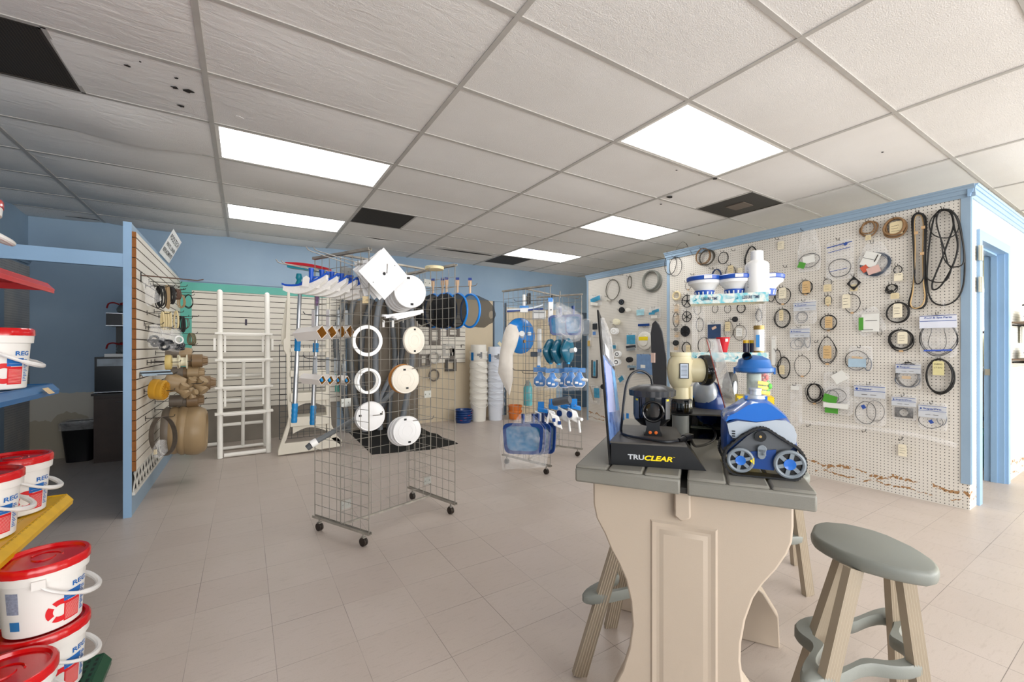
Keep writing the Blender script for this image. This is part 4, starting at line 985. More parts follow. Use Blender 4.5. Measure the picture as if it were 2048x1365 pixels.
loops('gasket_bundle',365,650,9,34,5.2,5,.004,M_rub,'black cord bundle right of the cream belts','gasket',grp=GL)
loops('gasket_bundle',373,648,10,22,5.5,3,.003,M_wire2,'thin cords with a white tag beyond the black cord bundle','gasket',grp=GL)
loops('tubing_coil',383,679,14,24,5.35,6,.004,M_olive,'olive tubing coil above the brown pipe fittings','tubing')
for k,(u,l) in enumerate(((326,'leftmost of the cream ribbed belts'),(331,'second cream ribbed belt from the left'),(336,'third cream ribbed belt from the left'),(341,'fourth cream ribbed belt, next to the pale ring'))):
    loops('ribbed_belt',u+1,642,4.5,34,4.62+k*.05,1,.009,M_creamr,l,'belt',hk=(k==0),jit=0,grp='cream ribbed belts on a slatwall hook')
loops('ribbed_belt',354,641,9,36,4.95,1,.008,M_creamr,'pale oval belt right of the cream ribbed belts','belt',jit=0)
hl_=[('upper row, short of the coils',566,4.7,tipL(364,4.7)),('upper row, second from the front',572,4.9,tipL(375,4.9)),('upper row, passing over the teal frame',579,5.2,tipL(372,5.2)),('upper row, over the round coils',585,5.5,tipL(388,5.5)),('middle row beside the white tag',633,5.6,tipL(398,5.6)),('lower row above the brown fittings',690,5.3,tipL(395,5.3))]
for l,v,Y,L in hl_: hook(Y,sz(v,Y),L,'bare hook of the '+l)
def bag(pts,Y,nm,lab,cat,m,puff=.03,grp=None):
    P=[wy(u,v,Y) for u,v in pts]; c=sum(P,Vector())/len(P); fw=Vector((math.sin(YAW),math.cos(YAW),0)); b=B()
    for sgn in (1,-1):
        R=[]
        for s,o_ in ((1,.08),(.85,.7),(.5,1),(.02,1.05)): R.append([c+(p-c)*s+fw*(sgn*puff*o_) for p in P])
        b.rings(R,cap=False)
    o=b.o(nm,m); o['label']=lab; o['category']=cat
    if grp: o['group']=grp
    return o
M_bag=film('clear bag film',dens=.15); M_bag2=film('cloudy bag film',dens=.17,crinkle=.12)
bag([(284,557),(293,555),(300,562),(312,580),(324,600),(316,605),(304,608),(296,614),(290,606),(291,590),(286,572)],4.40,'plastic_bag','clear empty plastic bag hanging from the long faceout arm','bag',M_bag2,.012)
def rough_clump(b,c,s,n_,seed,r=.4):
    rd=random.Random(seed)
    for i in range(n_):
        d=Vector((rd.uniform(-1,1),rd.uniform(-1,1),rd.uniform(-1,1)))*s*.6; A=Matrix.Rotation(rd.uniform(0,3),3,'X')@Matrix.Rotation(rd.uniform(0,3),3,'Z')
        b.torus(c+d,A@Vector((0,0,1)),s*r,s*r*.35,14,6)
for k,(u,v,l,Y) in enumerate(((312,676,'left bag of black fittings on the slatwall partition',4.5),(333,682,'middle and largest bag of black fittings on the slatwall partition',4.56),(352,684,'right bag of black fittings, the one with a white ring',4.68))):
    c=wy(u,v+8,Y); t=thing('fittings_bag',c,'clear '+l,'bag','bags of black fittings on the slatwall')
    k_=depth(c)/FPX; b=B(); rough_clump(b,c,.05,7,k,.5); b.o('fittings',mat('black fittings','#20242a',.35),t)
    w_=12 if k!=1 else 15; P=[(u-w_*.2,v-28),(u+w_*.25,v-28),(u+w_*.8,v-8),(u+w_,v+12),(u+w_*.5,v+21),(u-w_*.6,v+21),(u-w_,v+10),(u-w_*.7,v-8)]
    PP=[wy(a,b_,Y) for a,b_ in P]; cc=sum(PP,Vector())/len(PP); b=B(); fw=Vector((math.sin(YAW),math.cos(YAW),0))
    for sgn in (1,-1): b.rings([[cc+(p-cc)*s+fw*(sgn*.055*o_) for p in PP] for s,o_ in ((1,.05),(.85,.75),(.5,1),(.02,1.02))],cap=False)
    b.o('film',M_bag,t)
    if k==2: B().torus(wy(358,680,Y-.06),(.5,-.8,.1),.030,.006,24,8).o('white_ring',M_wht,t)
    hook(Y,sz(v-27,Y),(cc.x-PXS)+.05,'hook for the '+l)
# turned fittings strung along the hooks (axis across the aisle)
M_tan=mat('tan pipe plastic','#9c8564',.42,var=.03); M_tan2=mat('brown pipe plastic','#7d6549',.42,var=.03); M_grb=mat('grey brown pipe plastic','#6f655a',.45); M_ylw=mat('ochre plastic','#c9962a',.4); M_crm=mat('cream plastic','#e6e0c6',.4); M_pyl=mat('pale yellow plastic','#cdb673',.45)
AXX=Vector((1,0,0))
def fit_(u,v,rp_,Y,prof,m,nm,lab,cat='pipe fitting',grp='pipe fittings on the slatwall hooks',ax=AXX,n_=24,lobes=0):
    c=wy(u,v,Y); k=depth(c)/FPX; R=rp_*k; ax=Vector(ax).normalized()
    b=B()
    if lobes:
        t=Vector((0,0,1)); a=ax.cross(t).normalized(); bb=ax.cross(a); RR=[]
        for r_,x_,l_ in prof: RR.append([c+ax*x_*R+(a*math.cos(2*PI*j/48)+bb*math.sin(2*PI*j/48))*(R*r_*(1-(.22 if l_ and (j//(48//(2*lobes)))%2 else 0))) for j in range(48)])
        b.rings(RR)
    else: b.lathe([(p[0]*R,p[1]*R) for p in prof],c,ax,n_)
    o=b.o(nm,m); o['label']=lab; o['category']=cat
    if grp: o['group']=grp
    return c,R
cap_=[(.95,-.8,0),(1,-.75,0),(1,.5,0),(.85,.55,0),(.8,.56,1),(.62,1.15,1),(.3,1.2,0)]
reel=[(1,-.6),(1,-.5),(.62,-.42),(.62,.35),(1,.4),(1,.5),(.3,.52)]
c,R=fit_(337,725,15,4.62,[(.98,-.3),(1,-.2),(1,.2),(.9,.32),(.32,.34),(.3,-.3)],M_pyl,'slotted_cap','pale yellow round cap with slots above the white reels','pipe fitting'); hook(4.62,c.z,tipL(362,4.62),'hook through the pale yellow cap')
c,R=fit_(352,724,13,4.74,reel,M_crm,'cream_reel','left one of the two cream flanged reels'); fit_(366,724,14,4.80,reel,M_crm,'cream_reel','right one of the two cream flanged reels'); hook(4.80,c.z,tipL(384,4.8),'hook through the cream reels')
fit_(385,722,12,5.0,cap_,M_tan2,'lobed_plug','brown pipe cap behind the outermost one, beside the cream reels',lobes=6); c,R=fit_(397,722,13,4.96,cap_,M_tan2,'lobed_plug','outermost brown pipe cap level with the cream reels',lobes=6); hook(4.98,c.z,tipL(405,4.98),'hook through the brown caps beside the cream reels')
c,R=fit_(345,706,13,5.0,[(.9,-.8),(1,.2),(.8,.8)],M_grb,'pipe_coupling','grey brown coupling just above the cream reels, left one'); fit_(370,708,13,5.05,[(1,-.8),(.92,.5),(.8,.9),(.3,.9)],M_tan,'pipe_coupling','tan coupling just above the cream reels, right one'); hook(5.02,c.z,tipL(388,5.02),'hook through the couplings above the cream reels')
c,R=fit_(354,747,13,5.0,[(1,-.8),(1,.8),(.3,.82)],M_grb,'pipe_coupling','grey brown coupling below the cream reels, inner one'); fit_(371,747,13,5.02,[(1,-.8),(1,.8),(.3,.82)],M_tan2,'pipe_coupling','brown coupling below the cream reels, middle one'); fit_(389,746,14,5.0,cap_,M_tan,'lobed_plug','tan lobed cap below the cream reels, outer one',lobes=6); hook(5.0,c.z,tipL(411,5.0),'hook through the row of caps below the cream reels')
fit_(412,766,14,5.0,cap_,M_tan2,'lobed_plug','outermost brown lobed cap beside the tan tee',lobes=6)
fit_(345,766,21,4.8,[(.5,-.6),(.95,-.5),(1,-.2),(.55,1.0),(.3,1.05)],M_tan,'funnel_fitting','tan cone-shaped fitting right of the ochre grated caps',ax=(1,0,-.2)); hook(4.82,sz(768,4.82,-.4),tipL(407,4.82),'hook through the tan cone fitting and tees')
def tee(u,v,Y,s,a,m,lab):
    c=wy(u,v,Y); k=depth(c)/FPX*s; t=thing('pipe_tee',c,lab,'pipe fitting','pipe fittings on the slatwall hooks'); d=Vector((math.cos(a)*.85,-math.cos(a)*.5,math.sin(a))); e=Vector((-math.sin(a)*.85,math.sin(a)*.5,math.cos(a)))
    B().cyl(c-d*k*14,c+d*k*14,k*7,None,18).cyl(c-d*k*15,c-d*k*9,k*8.5,None,18).cyl(c+d*k*9,c+d*k*15,k*8.5,None,18).o('run',m,t)
    B().cyl(c,c+e*k*13,k*6.5,None,18).cyl(c+e*k*9,c+e*k*15,k*8,None,18).o('branch',m,t)
tee(362,782,4.75,1.0,-.6,M_tan,'small pale tan tee below the cone-shaped fitting'); tee(378,770,4.85,.9,1.0,M_tan,'tan tee right of the cone-shaped fitting, upper one'); tee(396,772,4.9,1.15,-.75,M_tan,'big tan angled tee left of the outermost brown cap')
tee(383,787,4.8,.7,-1.3,M_tan,'short tan nipple hanging under the tees')
c,R=fit_(353,802,12,5.0,[(1,-.9),(1,.9),(.3,.92)],M_grb,'pipe_coupling','grey coupling above the big tan rings, inner one'); fit_(371,803,13,5.02,[(1,-.9),(1,.9),(.3,.92)],M_grb,'pipe_coupling','grey coupling above the big tan rings, middle one'); fit_(388,801,14,5.0,cap_,M_tan2,'lobed_plug','brown lobed cap above the big tan rings',lobes=6); hook(5.0,c.z,tipL(413,5.0),'hook through the row just above the big tan rings')
ycap=[(1,-.25,0),(1,.15,0),(.93,.2,0),(.9,.24,0),(.55,.34,0),(.2,.36,0)]
for u,v,l in ((313,779,'left one of the two ochre grated caps'),(325,781,'right one of the two ochre grated caps')):
    c=wy(u,v,4.5); k=depth(c)/FPX; t=thing('grated_cap',c,l,'pipe fitting','ochre caps on the slatwall'); R=20*k; ax=Vector((1,-.25,-.08)).normalized()
    b=B(); b.lathe([(R*.97,-R*.35),(R,-R*.3),(R,R*.15),(R*.8,R*.3)],c,ax,30); b.o('rim',M_ylw,t)
    b=B(); a=ax.cross(UP).normalized(); bb=ax.cross(a)
    for j in range(20):
        an=2*PI*j/20; dd=a*math.cos(an)+bb*math.sin(an); b.bar(c+ax*R*.30+dd*R*.3,c+ax*R*.30+dd*R*.85,R*.08,R*.1,up=ax)
    b.o('grate_ribs',mat('ochre rib','#b98318',.4),t)
hook(4.5,sz(782,4.5),tipL(350,4.5),'hook through the ochre grated caps')
# big tan collars
for k,(u,rv,wd,m,l) in enumerate(((338,46,.5,M_grb,'innermost and darkest'),(351,47,.42,M_tan,'second from the slatwall'),(368,48,.42,M_tan,'third from the slatwall'),(392,48,.55,M_tan,'outermost'))):
    Y=4.98; c=wy(u,861,Y); kk=depth(c)/FPX; R=rv*kk; R2=R*.88
    b=B(); prof=[(R2,-.035),(R*.93,-.04),(R,-.02),(R,.0),(R*.94,.035),(R*.84,.05),(R*.78,.05),(R*.78,-.03)] if k<3 else [(R2,-.06),(R*.96,-.07),(R,-.03),(R,.02),(R*.88,.07),(R*.76,.085),(R*.70,.085),(R*.70,-.05)]
    a=Vector((0,-1,0)); RR=[]
    prof.append(prof[0])
    for r_,x_ in prof: RR.append([c+AXX*x_+(Vector((0,1,0))*math.cos(2*PI*j/40)+UP*math.sin(2*PI*j/40))*r_ for j in range(40)])
    b.rings(RR,cap=False); o=b.o('skimmer_collar',m); o['label']='big round tan collar hanging low on the partition, '+l; o['category']='collar'; o['group']='big tan collars on the slatwall'
hook(4.98,sz(818,4.98),tipL(402,4.98),'long hook carrying the big tan collars')
c=wy(327,873,4.55); kk=depth(c)/FPX; t=thing('band_clamp',c,'grey metal band clamp ring hanging in front of the tan collars','clamp')
b=B(); ax=Vector((.75,-.6,.12)).normalized(); a=ax.cross(UP).normalized(); bb=ax.cross(a); R=40*kk*.98; RR=[]
for r_,x_ in ((R,-.022),(R,.022),(R*.965,.022),(R*.965,-.022),(R,-.022)): RR.append([c+ax*x_+a*math.cos(2*PI*j/44)*r_*.66+bb*math.sin(2*PI*j/44)*r_ for j in range(44)])
b.rings(RR,cap=False); b.o('band',mat('dull band metal','#6b625a',.45,.5,var=.15,scale=20),t); B().ob(c-UP*.11+ax*.03+a*.1,ax*.012,a*.004,UP*.02).o('tag',mat('cream paper tag','#e0cfa8',.7),t)
hook(4.55,c.z+R-.006,tipL(350,4.55),'hook holding the grey band clamp')
bag([(318,880),(330,880),(334,905),(320,918),(308,915),(306,898)],4.45,'plastic_bag','clear bag holding a white roll, lowest item on the partition','bag',M_bag2,.03)
c=wy(282,748,4.32); c2=wy(343,745,4.4)
t=thing('packaged_strip',c,'pale blue and white packaged strip sticking out from the slatwall','package'); B().bar(c,c2,.07,.010,up=(0,-.5,1)).o('sleeve',mat('pale blue packaging','#a9bccb',.25,var=.2,scale=12),t); B().bar(c+Vector((0,-.012,.006)),c2+Vector((0,-.012,.006)),.012,.004,up=(0,-.5,1)).o('dark_stripe',M_blk,t)
hook(4.33,c.z-.012,.22,'first of two short hooks under the packaged strip'); hook(4.43,c.z-.012,.22,'second of two short hooks under the packaged strip')
# ================================================================ coffee corner behind the partition
M_wood=mat('dark walnut laminate','#3b2c25',.45,var=.18,scale=6)
cy0=6.33; cx0=wy(186,900,cy0).x; cx1=PX0-.012
cab=thing('base_cabinet',((cx0+cx1)/2,cy0+.24,0),'dark wood base cabinet behind the slatwall partition','cabinet')
B().box(cx0,cy0+.02,.0,cx1,YB-.02,.735).o('body',M_wood,cab); B().box(cx0-.015,cy0-.01,.735,cx1+.01,YB-.02,.757).o('counter_top',mat('black counter laminate','#1b1715',.3),cab)
for k in range(2):
    d=B().box(cx0+.01+k*.315,cy0+.004,.12,cx0+.31+k*.315,cy0+.02,.70).o('door',M_wood,cab)
    B().box(cx0+.18+k*.33,cy0-.008,.655,cx0+.30+k*.33,cy0+.004,.665).o('handle',M_blk,d)
B().box(cx0,cy0+.05,0,cx1,cy0+.06,.1).o('toe_kick',M_blk,cab)
mz=.758; mh=.40
mw=thing('microwave_oven',((cx0+cx1)/2,cy0+.2,mz),'black glossy microwave standing on the dark cabinet','microwave')
B().box(cx0+.005,cy0+.03,mz+.008,cx1-.02,YB-.06,mz+mh).o('body',M_blk,mw); d=B().box(cx0+.01,cy0+.008,mz+.02,cx0+.47,cy0+.03,mz+mh-.01).o('door',M_gl,mw)
B().box(cx0+.03,cy0+.004,mz+.30,cx0+.40,cy0+.008,mz+.38).o('window_band',mat('pale reflective band','#8b9299',.15,.3,var=.3,scale=7),d); B().box(cx0+.005,cy0+.0,mz+.012,cx0+.5,cy0+.03,mz+.02).o('chrome_strip',mat('chrome','#c8c8cc',.15,1,var=0),d)
for x in (cx0+.03,cx1-.06): B().box(x,cy0+.04,mz,x+.03,cy0+.07,mz+.008).o('foot',M_blk,mw)
ccx=cx0+.26; cz0=mz+mh+.001
cm=thing('coffee_maker',(ccx+.1,cy0+.2,cz0),'black and steel coffee maker with red-handled pots on top of the microwave','coffee maker')
u0=wy(212,700,cy0+.05).x
B().box(u0-.01,cy0+.03,cz0,u0+.38,cy0+.36,cz0+.035).o('base',M_wht,cm)
B().box(u0+.05,cy0+.22,cz0+.035,u0+.37,cy0+.36,cz0+.36).o('tower',M_blk,cm)
hd=B().box(u0,cy0+.05,cz0+.345,u0+.38,cy0+.36,cz0+.49).o('head',mat('brushed dark front','#2b2b2e',.3,.3),cm)
b=B()
for dx in (0,.05):
    for dz in (0,.05): b.box(u0+.15+dx,cy0+.046,cz0+.375+dz,u0+.187+dx,cy0+.05,cz0+.412+dz)
b.o('switch_window',M_gl,hd); B().box(u0+.135,cy0+.047,cz0+.36,u0+.25,cy0+.0495,cz0+.475).o('switch_plate',mat('cream switch plate','#d5cfba',.5),hd)
b=B().box(u0-.002,cy0+.044,cz0+.345,u0+.38,cy0+.05,cz0+.352).box(u0-.002,cy0+.044,cz0+.483,u0+.38,cy0+.05,cz0+.49).o('steel_trim',mat('chrome','#c8c8cc',.15,1,var=0),hd)
M_glass=mat('coffee pot glass','#9aa3a6',.05,trans=.7,var=0); M_red=mat('dark red plastic','#8f1a1e',.35)
def pot(c,lab,g=None):
    t=thing('coffee_pot',c,lab,'coffee pot','red-handled coffee pots'); c=Vector(c)
    B().lathe([(.04,0),(.072,.02),(.078,.05),(.06,.09),(.045,.105)],c,n=26).o('bowl',M_glass,t)
    B().lathe([(.047,.104),(.05,.12),(.03,.13),(.001,.131)],c,n=24).o('lid',M_red,t); B().torus(c+UP*.1,(0,0,1),.05,.006,24,6).o('collar',M_red,t)
    h=c+Vector((-.05,-.02,.105)); B().tube(smooth([h,h+Vector((-.045,-.01,.015)),h+Vector((-.085,-.02,.0)),h+Vector((-.10,-.02,-.05))]),.008,8).o('handle',M_red,t)
pot((u0+.14,cy0+.17,cz0+.4905),'coffee pot with red lid and handle, on top of the coffee maker'); pot((u0+.14,cy0+.15,cz0+.0355),'coffee pot with red handle, on the coffee maker warming plate')
tc=fz(161,921); tb_=thing('waste_basket',tc,'black waste basket with a clear liner beside the dark cabinet','waste basket')
def rr_(c,w_,d_,z,n_=28,r=.5): return [Vector((c.x,c.y,0))+Vector((math.copysign(abs(math.cos(2*PI*k/n_))**r*w_,math.cos(2*PI*k/n_)),math.copysign(abs(math.sin(2*PI*k/n_))**r*d_,math.sin(2*PI*k/n_)),z)) for k in range(n_)]
b=B(); b.rings([rr_(tc,.105,.10,.002),rr_(tc,.145,.135,.41),rr_(tc,.155,.145,.42),rr_(tc,.15,.14,.435),rr_(tc,.135,.125,.42),rr_(tc,.10,.09,.03)]); b.o('bin',mat('black bin plastic','#131316',.35),tb_)
b=B(); b.rings([rr_(tc,.157,.147,.36),rr_(tc,.163,.152,.43),rr_(tc,.14,.13,.455),rr_(tc,.12,.11,.40)],cap=False); b.o('liner',film('cloudy bag film'),tb_)
# ================================================================ grid racks
M_rack=mat('galvanised grid wire','#918d85',.4,.3,var=.2,scale=9); M_rust=mat('rusting steel channel','#a09a90',.5,.3,var=.25,scale=12); M_cast=mat('dark caster rubber','#2a211b',.5)
LAT=Vector((math.cos(YAW),-math.sin(YAW),0)); FWD=Vector((math.sin(YAW),math.cos(YAW),0))
def panel(b,p,q,z0,z1,r=.0019,pitch=.0762,skip=None):
    p,q=Vector(p),Vector(q); L=(q-p).length; n_=max(2,round(L/pitch)); m_=round((z1-z0)/pitch)
    for i in range(n_+1):
        c=p+(q-p)*i/n_; b.cyl(c+UP*z0,c+UP*z1,r*(1.9 if i in (0,n_) else 1),None,6)
    for j in range(m_+1):
        z=z0+(z1-z0)*j/m_; b.cyl(p+UP*z,q+UP*z,r,None,6)
def rack(nm,lab,A,Bp,C,D,zt_,half=True,zb=.095):
    """A-B and C-D are the end panels, joined by a middle panel"""
    A,Bp,C,D=[Vector(v+(0,)) for v in (A,Bp,C,D)]; m1=(A+Bp)/2; m2=(C+D)/2
    t=thing(nm,(m1+m2)/2,lab,'display rack','wheeled grid display racks')
    for p,q in ((A,Bp),(C,D)):
        b=B(); panel(b,p,q,zb,zt_); b.o('end_grid',M_rack,t)
        d=(q-p).normalized(); nrm=UP.cross(d)
        for z in (zb-.012,zt_+.004):
            b=B(); b.ob((p+q)/2+UP*z,(q-p)/2+d*.012,nrm*.012,UP*.0015); b.ob((p+q)/2+UP*(z+.007)+nrm*.012,(q-p)/2+d*.012,nrm*.0015,UP*.008); b.ob((p+q)/2+UP*(z+.007)-nrm*.012,(q-p)/2+d*.012,nrm*.0015,UP*.008); b.o('channel',M_rust,t)
        for e in (p+d*.05,q-d*.05):
            c=e+UP*(.028); b=B(); b.cyl(c-nrm*.013,c-nrm*.002,.027,None,18); b.cyl(c+nrm*.002,c+nrm*.013,.027,None,18); ca=b.o('caster',M_cast,t)
            B().cyl(e+UP*.05,e+UP*(zb-.01),.006,None,10).ob(e+UP*.055,d*.012,nrm*.012,UP*.005).o('stem',M_rack,ca)
    b=B(); panel(b,m1,m2,zb,zt_); b.o('middle_grid',M_rack,t)
    d=(m2-m1).normalized(); nrm=UP.cross(d)
    for z in (zb-.008,zt_+.006): B().ob((m1+m2)/2+UP*z,(m2-m1)/2,nrm*.011,UP*.006).o('channel',M_rust,t)
    for e,s in ((m1,1),(m2,-1)):
        for z in (zb+.12,zb+.80,zt_-.10):
            b=B(); b.ob(e+d*s*.035+UP*z-nrm*.006,d*.034,nrm*.0015,UP*.028)
            for k in (.015,.055): b.cyl(e+d*s*k+UP*z-nrm*.014,e+d*s*k+UP*z-nrm*.006,.005,None,8)
            b.o('bracket',mat('zinc bracket','#a9aaa6',.4,.6,var=.1),t)
    return t
R1A,R1B,R1C,R1D=(.664,2.754),(.415,3.239),(1.339,2.94),(1.17,3.493)
rack('grid_rack','nearer grid rack on casters carrying brushes, boxes and white round lids',R1A,R1B,R1C,R1D,1.872)
R2A,R2B,R2C,R2D=(2.56,3.37),(2.40,4.0),(3.30,3.747),(3.04,4.25)
rack('grid_rack','farther grid rack on casters full of blue vacuum heads and leaf nets',R2A,R2B,R2C,R2D,1.869)
def prong(p,q,lab,m=None,r=.003,up=.02):
    p,q=Vector(p),Vector(q); d=(q-p).normalized(); b=B(); b.tube([p,p+d*((q-p).length-.02),q-UP*.0+UP*up*.2,q+d*.012+UP*up],r,6); b.bar(p-UP*.02,p+UP*.045,.012,.004)
    o=b.o('prong_hook',m or M_rack); o['label']=lab; o['category']='hook'; o['group']='prong hooks on the grid racks'; return o
def lab_(o,l,c,g=None):
    o['label']=l; o['category']=c
    if g: o['group']=g
    return o
# --- curved white wall brushes
M_brb=mat('brush blue','#1450b8',.35,var=.03); M_bris=mat('white bristles','#ece9e4',.8,var=.04,scale=90,bump=.5,bscale=400)
ea=dp(566,575,2.62); eb=dp(657,552,2.62)
def brush(k,lab,M=None):
    c=(ea+eb)/2; ax=(eb-ea).normalized(); L=(eb-ea).length
    t=thing('wall_brush',c,lab,'pool brush','curved white brushes on the nearer grid rack')
    up=UP; n_=14; fw=ax.cross(up).normalized()
    def crv(s): return ea+(eb-ea)*s+up*(-.035*math.sin(PI*s)**.7+.02)
    R=[]
    for i in range(n_+1):
        s=i/n_; p=crv(s); R.append([p+fw*.017+up*.006,p-fw*.017+up*.006,p-fw*.017-up*.006,p+fw*.017-up*.006])
    b=B(); b.rings(R,sm=False); b.o('back_bar',M_brb,t)
    R=[]
    for i in range(n_+1):
        s=.03+.94*i/n_; p=crv(s)-up*.006; h=.050*(.55+.45*math.sin(PI*s)); R.append([p+fw*.014,p-fw*.014,p-fw*.019-up*h,p+fw*.019-up*h])
    b=B(); b.rings(R,sm=False); b.o('bristles',M_bris,t)
    hb=crv(.62); b=B(); b.cyl(hb+up*.005,hb+up*.085,.013,.014,16); b.cyl(hb+up*.078,hb+up*.086,.016,None,16); b.bar(crv(.35),hb+up*.03,.016,.012); b.bar(crv(.85),hb+up*.03,.016,.012); b.o('handle_socket',M_brb,t)
    return t
b0=brush(0,'front white curved brush with a paper tag on its blue handle')
cc_=(ea+eb)/2
tgq=dp(611,563,2.55); B().prism([(-.022,-.03),(.018,-.034),(.026,.02),(.006,.034),(-.014,.022)],tgq,LAT,UP,.001).o('paper_tag',mat('white paper tag','#e7e3df',.6),b0)
words=['second','third','fourth','fifth','last']
for i in range(5):
    off=(LAT*.044+FWD*.06)*(i+1)*(.92)
    dup(b0,W[b0]@Matrix.Translation(off+UP*(-.002*i)),words[i]+' white curved brush counted from the front of the row')
prong(dp(688,552,2.86),dp(556,526,2.74),'long prong hook sticking out left over the white brushes, front one'); prong(dp(694,549,2.95),dp(566,527,2.80),'long prong hook sticking out left over the white brushes, rear one')
prong(dp(716,534,2.75),dp(616,501,2.62),'bare upper prong hook on the nearer rack, left one'); prong(dp(724,528,2.74),dp(630,501,2.66),'bare upper prong hook on the nearer rack, right one')
# red and teal brush
p0=dp(574,529,2.98); p1=dp(660,541,3.0); t=thing('pole_brush',(p0+p1)/2,'red-backed flat brush with teal handle lying on the prongs','pool brush')
d=(p1-p0).normalized(); b=B(); n_=10; R=[]
for i in range(n_+1):
    s=i/n_; p=p0+(p1-p0)*s+UP*(.012*math.sin(PI*s)); f=d.cross(UP).normalized(); R.append([p+f*.03+UP*.010,p-f*.03+UP*.010,p-f*.03-UP*.008,p+f*.03-UP*.008])
b.rings(R,sm=False); b.o('red_back',mat('red brush back','#c8202c',.35),t)
B().ob((p0+p1)/2-UP*.016,(p1-p0)/2*.92,d.cross(UP).normalized()*.026,UP*.008).o('teal_base',mat('teal plastic','#178ba0',.35),t)
h=dp(598,548,2.98); B().lathe([(.016,.0),(.022,-.03),(.014,-.045),(.024,-.07),(.02,-.085),(.012,-.10),(.016,-.14)],h,(0,0,1),18).o('handle_socket',mat('teal plastic','#178ba0',.35),t)
# telescoping poles
M_alu=mat('brushed aluminium','#b9bcc0',.28,.85,var=.05); M_grip=mat('bright blue grip','#1a86c8',.4,var=.03)
def pole(pts,lab,sticker=False):
    (u0,v0),(u1,v1),d0,d1=pts; a=dp(u0,v0,d0); c=dp(u1,v1,d1)
    t=thing('telescopic_pole',Vector((c.x,c.y,c.z)),lab,'pool pole','aluminium poles with blue grips'); ax=(c-a).normalized()
    B().cyl(a,a+(c-a)*.5,.0135,None,18).cyl(a+(c-a)*.5,c-ax*.02,.016,None,18).o('tube',M_alu,t)
    def grip(v_a,v_b):
        s0=(v_a-v0)/(v1-v0); s1=(v_b-v0)/(v1-v0); P=a+(c-a)*s0; Q=a+(c-a)*s1; R=[]; L=(Q-P).length; pr=[]
        for i in range(17): x=i/16; pr.append((.019+.0022*abs(math.sin(x*PI*4)),L*x))
        B().lathe(pr,P,ax,18).o('grip',M_grip,t)
    return t,grip
t,g_=pole(((600,580),(588,848),3.15,3.1),'left aluminium pole with blue grips hanging beside the rack'); g_(676,704); g_(808,846)
t,g_=pole(((636,582),(625,852),3.25,3.2),'right aluminium pole with blue grips and a printed sticker near the top'); g_(688,706); g_(812,850)
p=dp(633,600,3.232); B().cyl(dp(634,588,3.238),dp(632.6,612,3.236),.0142,None,18).o('sticker',mat('pole sticker','#8e6f9c',.4,var=.4,scale=60),t)
# boxed accessories on two hooks
M_cart=mat('white carton','#e6e1dc',.5,var=.02); M_kraft=mat('brown inner board','#a8752e',.6); M_bstr=mat('clear hang tab','#c5cacd',.15,.5,var=.05)
def carton(c,ax,L,s,lab,inner,group,row):
    t=thing('accessory_carton',c,lab,'box',group); ax=ax.normalized(); u=(UP*.80+ax.cross(UP).normalized()*.6).normalized(); w_=ax.cross(u).normalized()
    u=(u-ax*ax.dot(u)).normalized(); b=B()
    for a,bb,sg in ((u,w_,1),(u,w_,-1),(w_,u,1),(w_,u,-1)):
        b.ob(c-ax*L/2+a*(s/2*sg),ax*L/2,a*.0012,bb*s/2)
    b.ob(c-ax*L,u*s/2,w_*s/2,ax*.001); b.o('carton',M_cart,t)
    b=B()
    for a,bb,sg in ((u,w_,1),(u,w_,-1),(w_,u,1),(w_,u,-1)): b.ob(c-ax*L/2*.5+a*((s/2-.0026)*sg)-ax*.0,ax*(L/4-.001),a*.0008,bb*(s/2-.003))
    b.ob(c-ax*.06,u*(s/2-.004),w_*(s/2-.004),ax*.001); b.o('inner_board',M_kraft if inner==0 else M_kraft,t)
    if inner: B().ob(c-ax*.022+u*.004,ax*.02,u*s*.28,w_*s*.16).o('blue_content',M_grip,t)
    B().ob(c-ax*(L-.02)-w_*(s/2+.0014)*1 ,ax*.012,u*s*.28,w_*.0004).o('print',mat('grey carton print','#5c6068',.6,var=.5,scale=120),t)
    h=c-ax*L*.35+UP*.02; B().ob(h+UP*.075,LAT*.010,FWD*.003,UP*.055).o('hanger',M_bstr,t)
    return t
rw=['leftmost','second','third','rightmost']
for i,(u,dd) in enumerate(((642,2.70),(662,2.78),(682,2.86),(699,2.94))):
    L=(.20 if i==0 else .10); c=dp(u+2,665-i*.5,dd); carton(c,(LAT*.95-FWD*.35+UP*.07),L,.062,rw[i]+' open carton in the upper row on the rack',False if i!=0 else False,'white cartons, upper row',0)
for i,(u,dd) in enumerate(((648,2.72),(664,2.79),(680,2.86),(697,2.93))):
    L=(.165 if i==0 else .07); c=dp(u-3,761+i*.3,dd); carton(c,(LAT*.95-FWD*.35-UP*.05),L,.046,rw[i]+' open carton with blue contents in the lower row on the rack',True,'white cartons, lower row',1)
prong(dp(686,634,2.84),dp(610,630,2.70),'black prong hook carrying the upper row of cartons',M_blk); prong(dp(686,722,2.84),dp(610,717,2.70),'black prong hook carrying the lower row of cartons',M_blk)
def tube_thing(nm,pts,r,m,lab,cat,ribs=0,n=10,grp=None,sm=6):
    P=smooth([Vector(p) for p in pts],sm)
    if ribs:
        Q=[]; RR=[]
        for i in range(len(P)-1):
            L=(P[i+1]-P[i]).length; k=max(1,int(L/ribs))
            for j in range(k): Q.append(P[i]+(P[i+1]-P[i])*j/k); RR.append(r*(1 if len(Q)%2 else .86))
        P=Q; rr=RR
    else: rr=r
    b=B(); b.tube(P,rr,n); o=b.o(nm,m); lab_(o,lab,cat,grp); return o
M_hose=mat('grey corrugated hose','#63676a',.45); M_hoseL=mat('light grey smooth hose','#7d8288',.4)
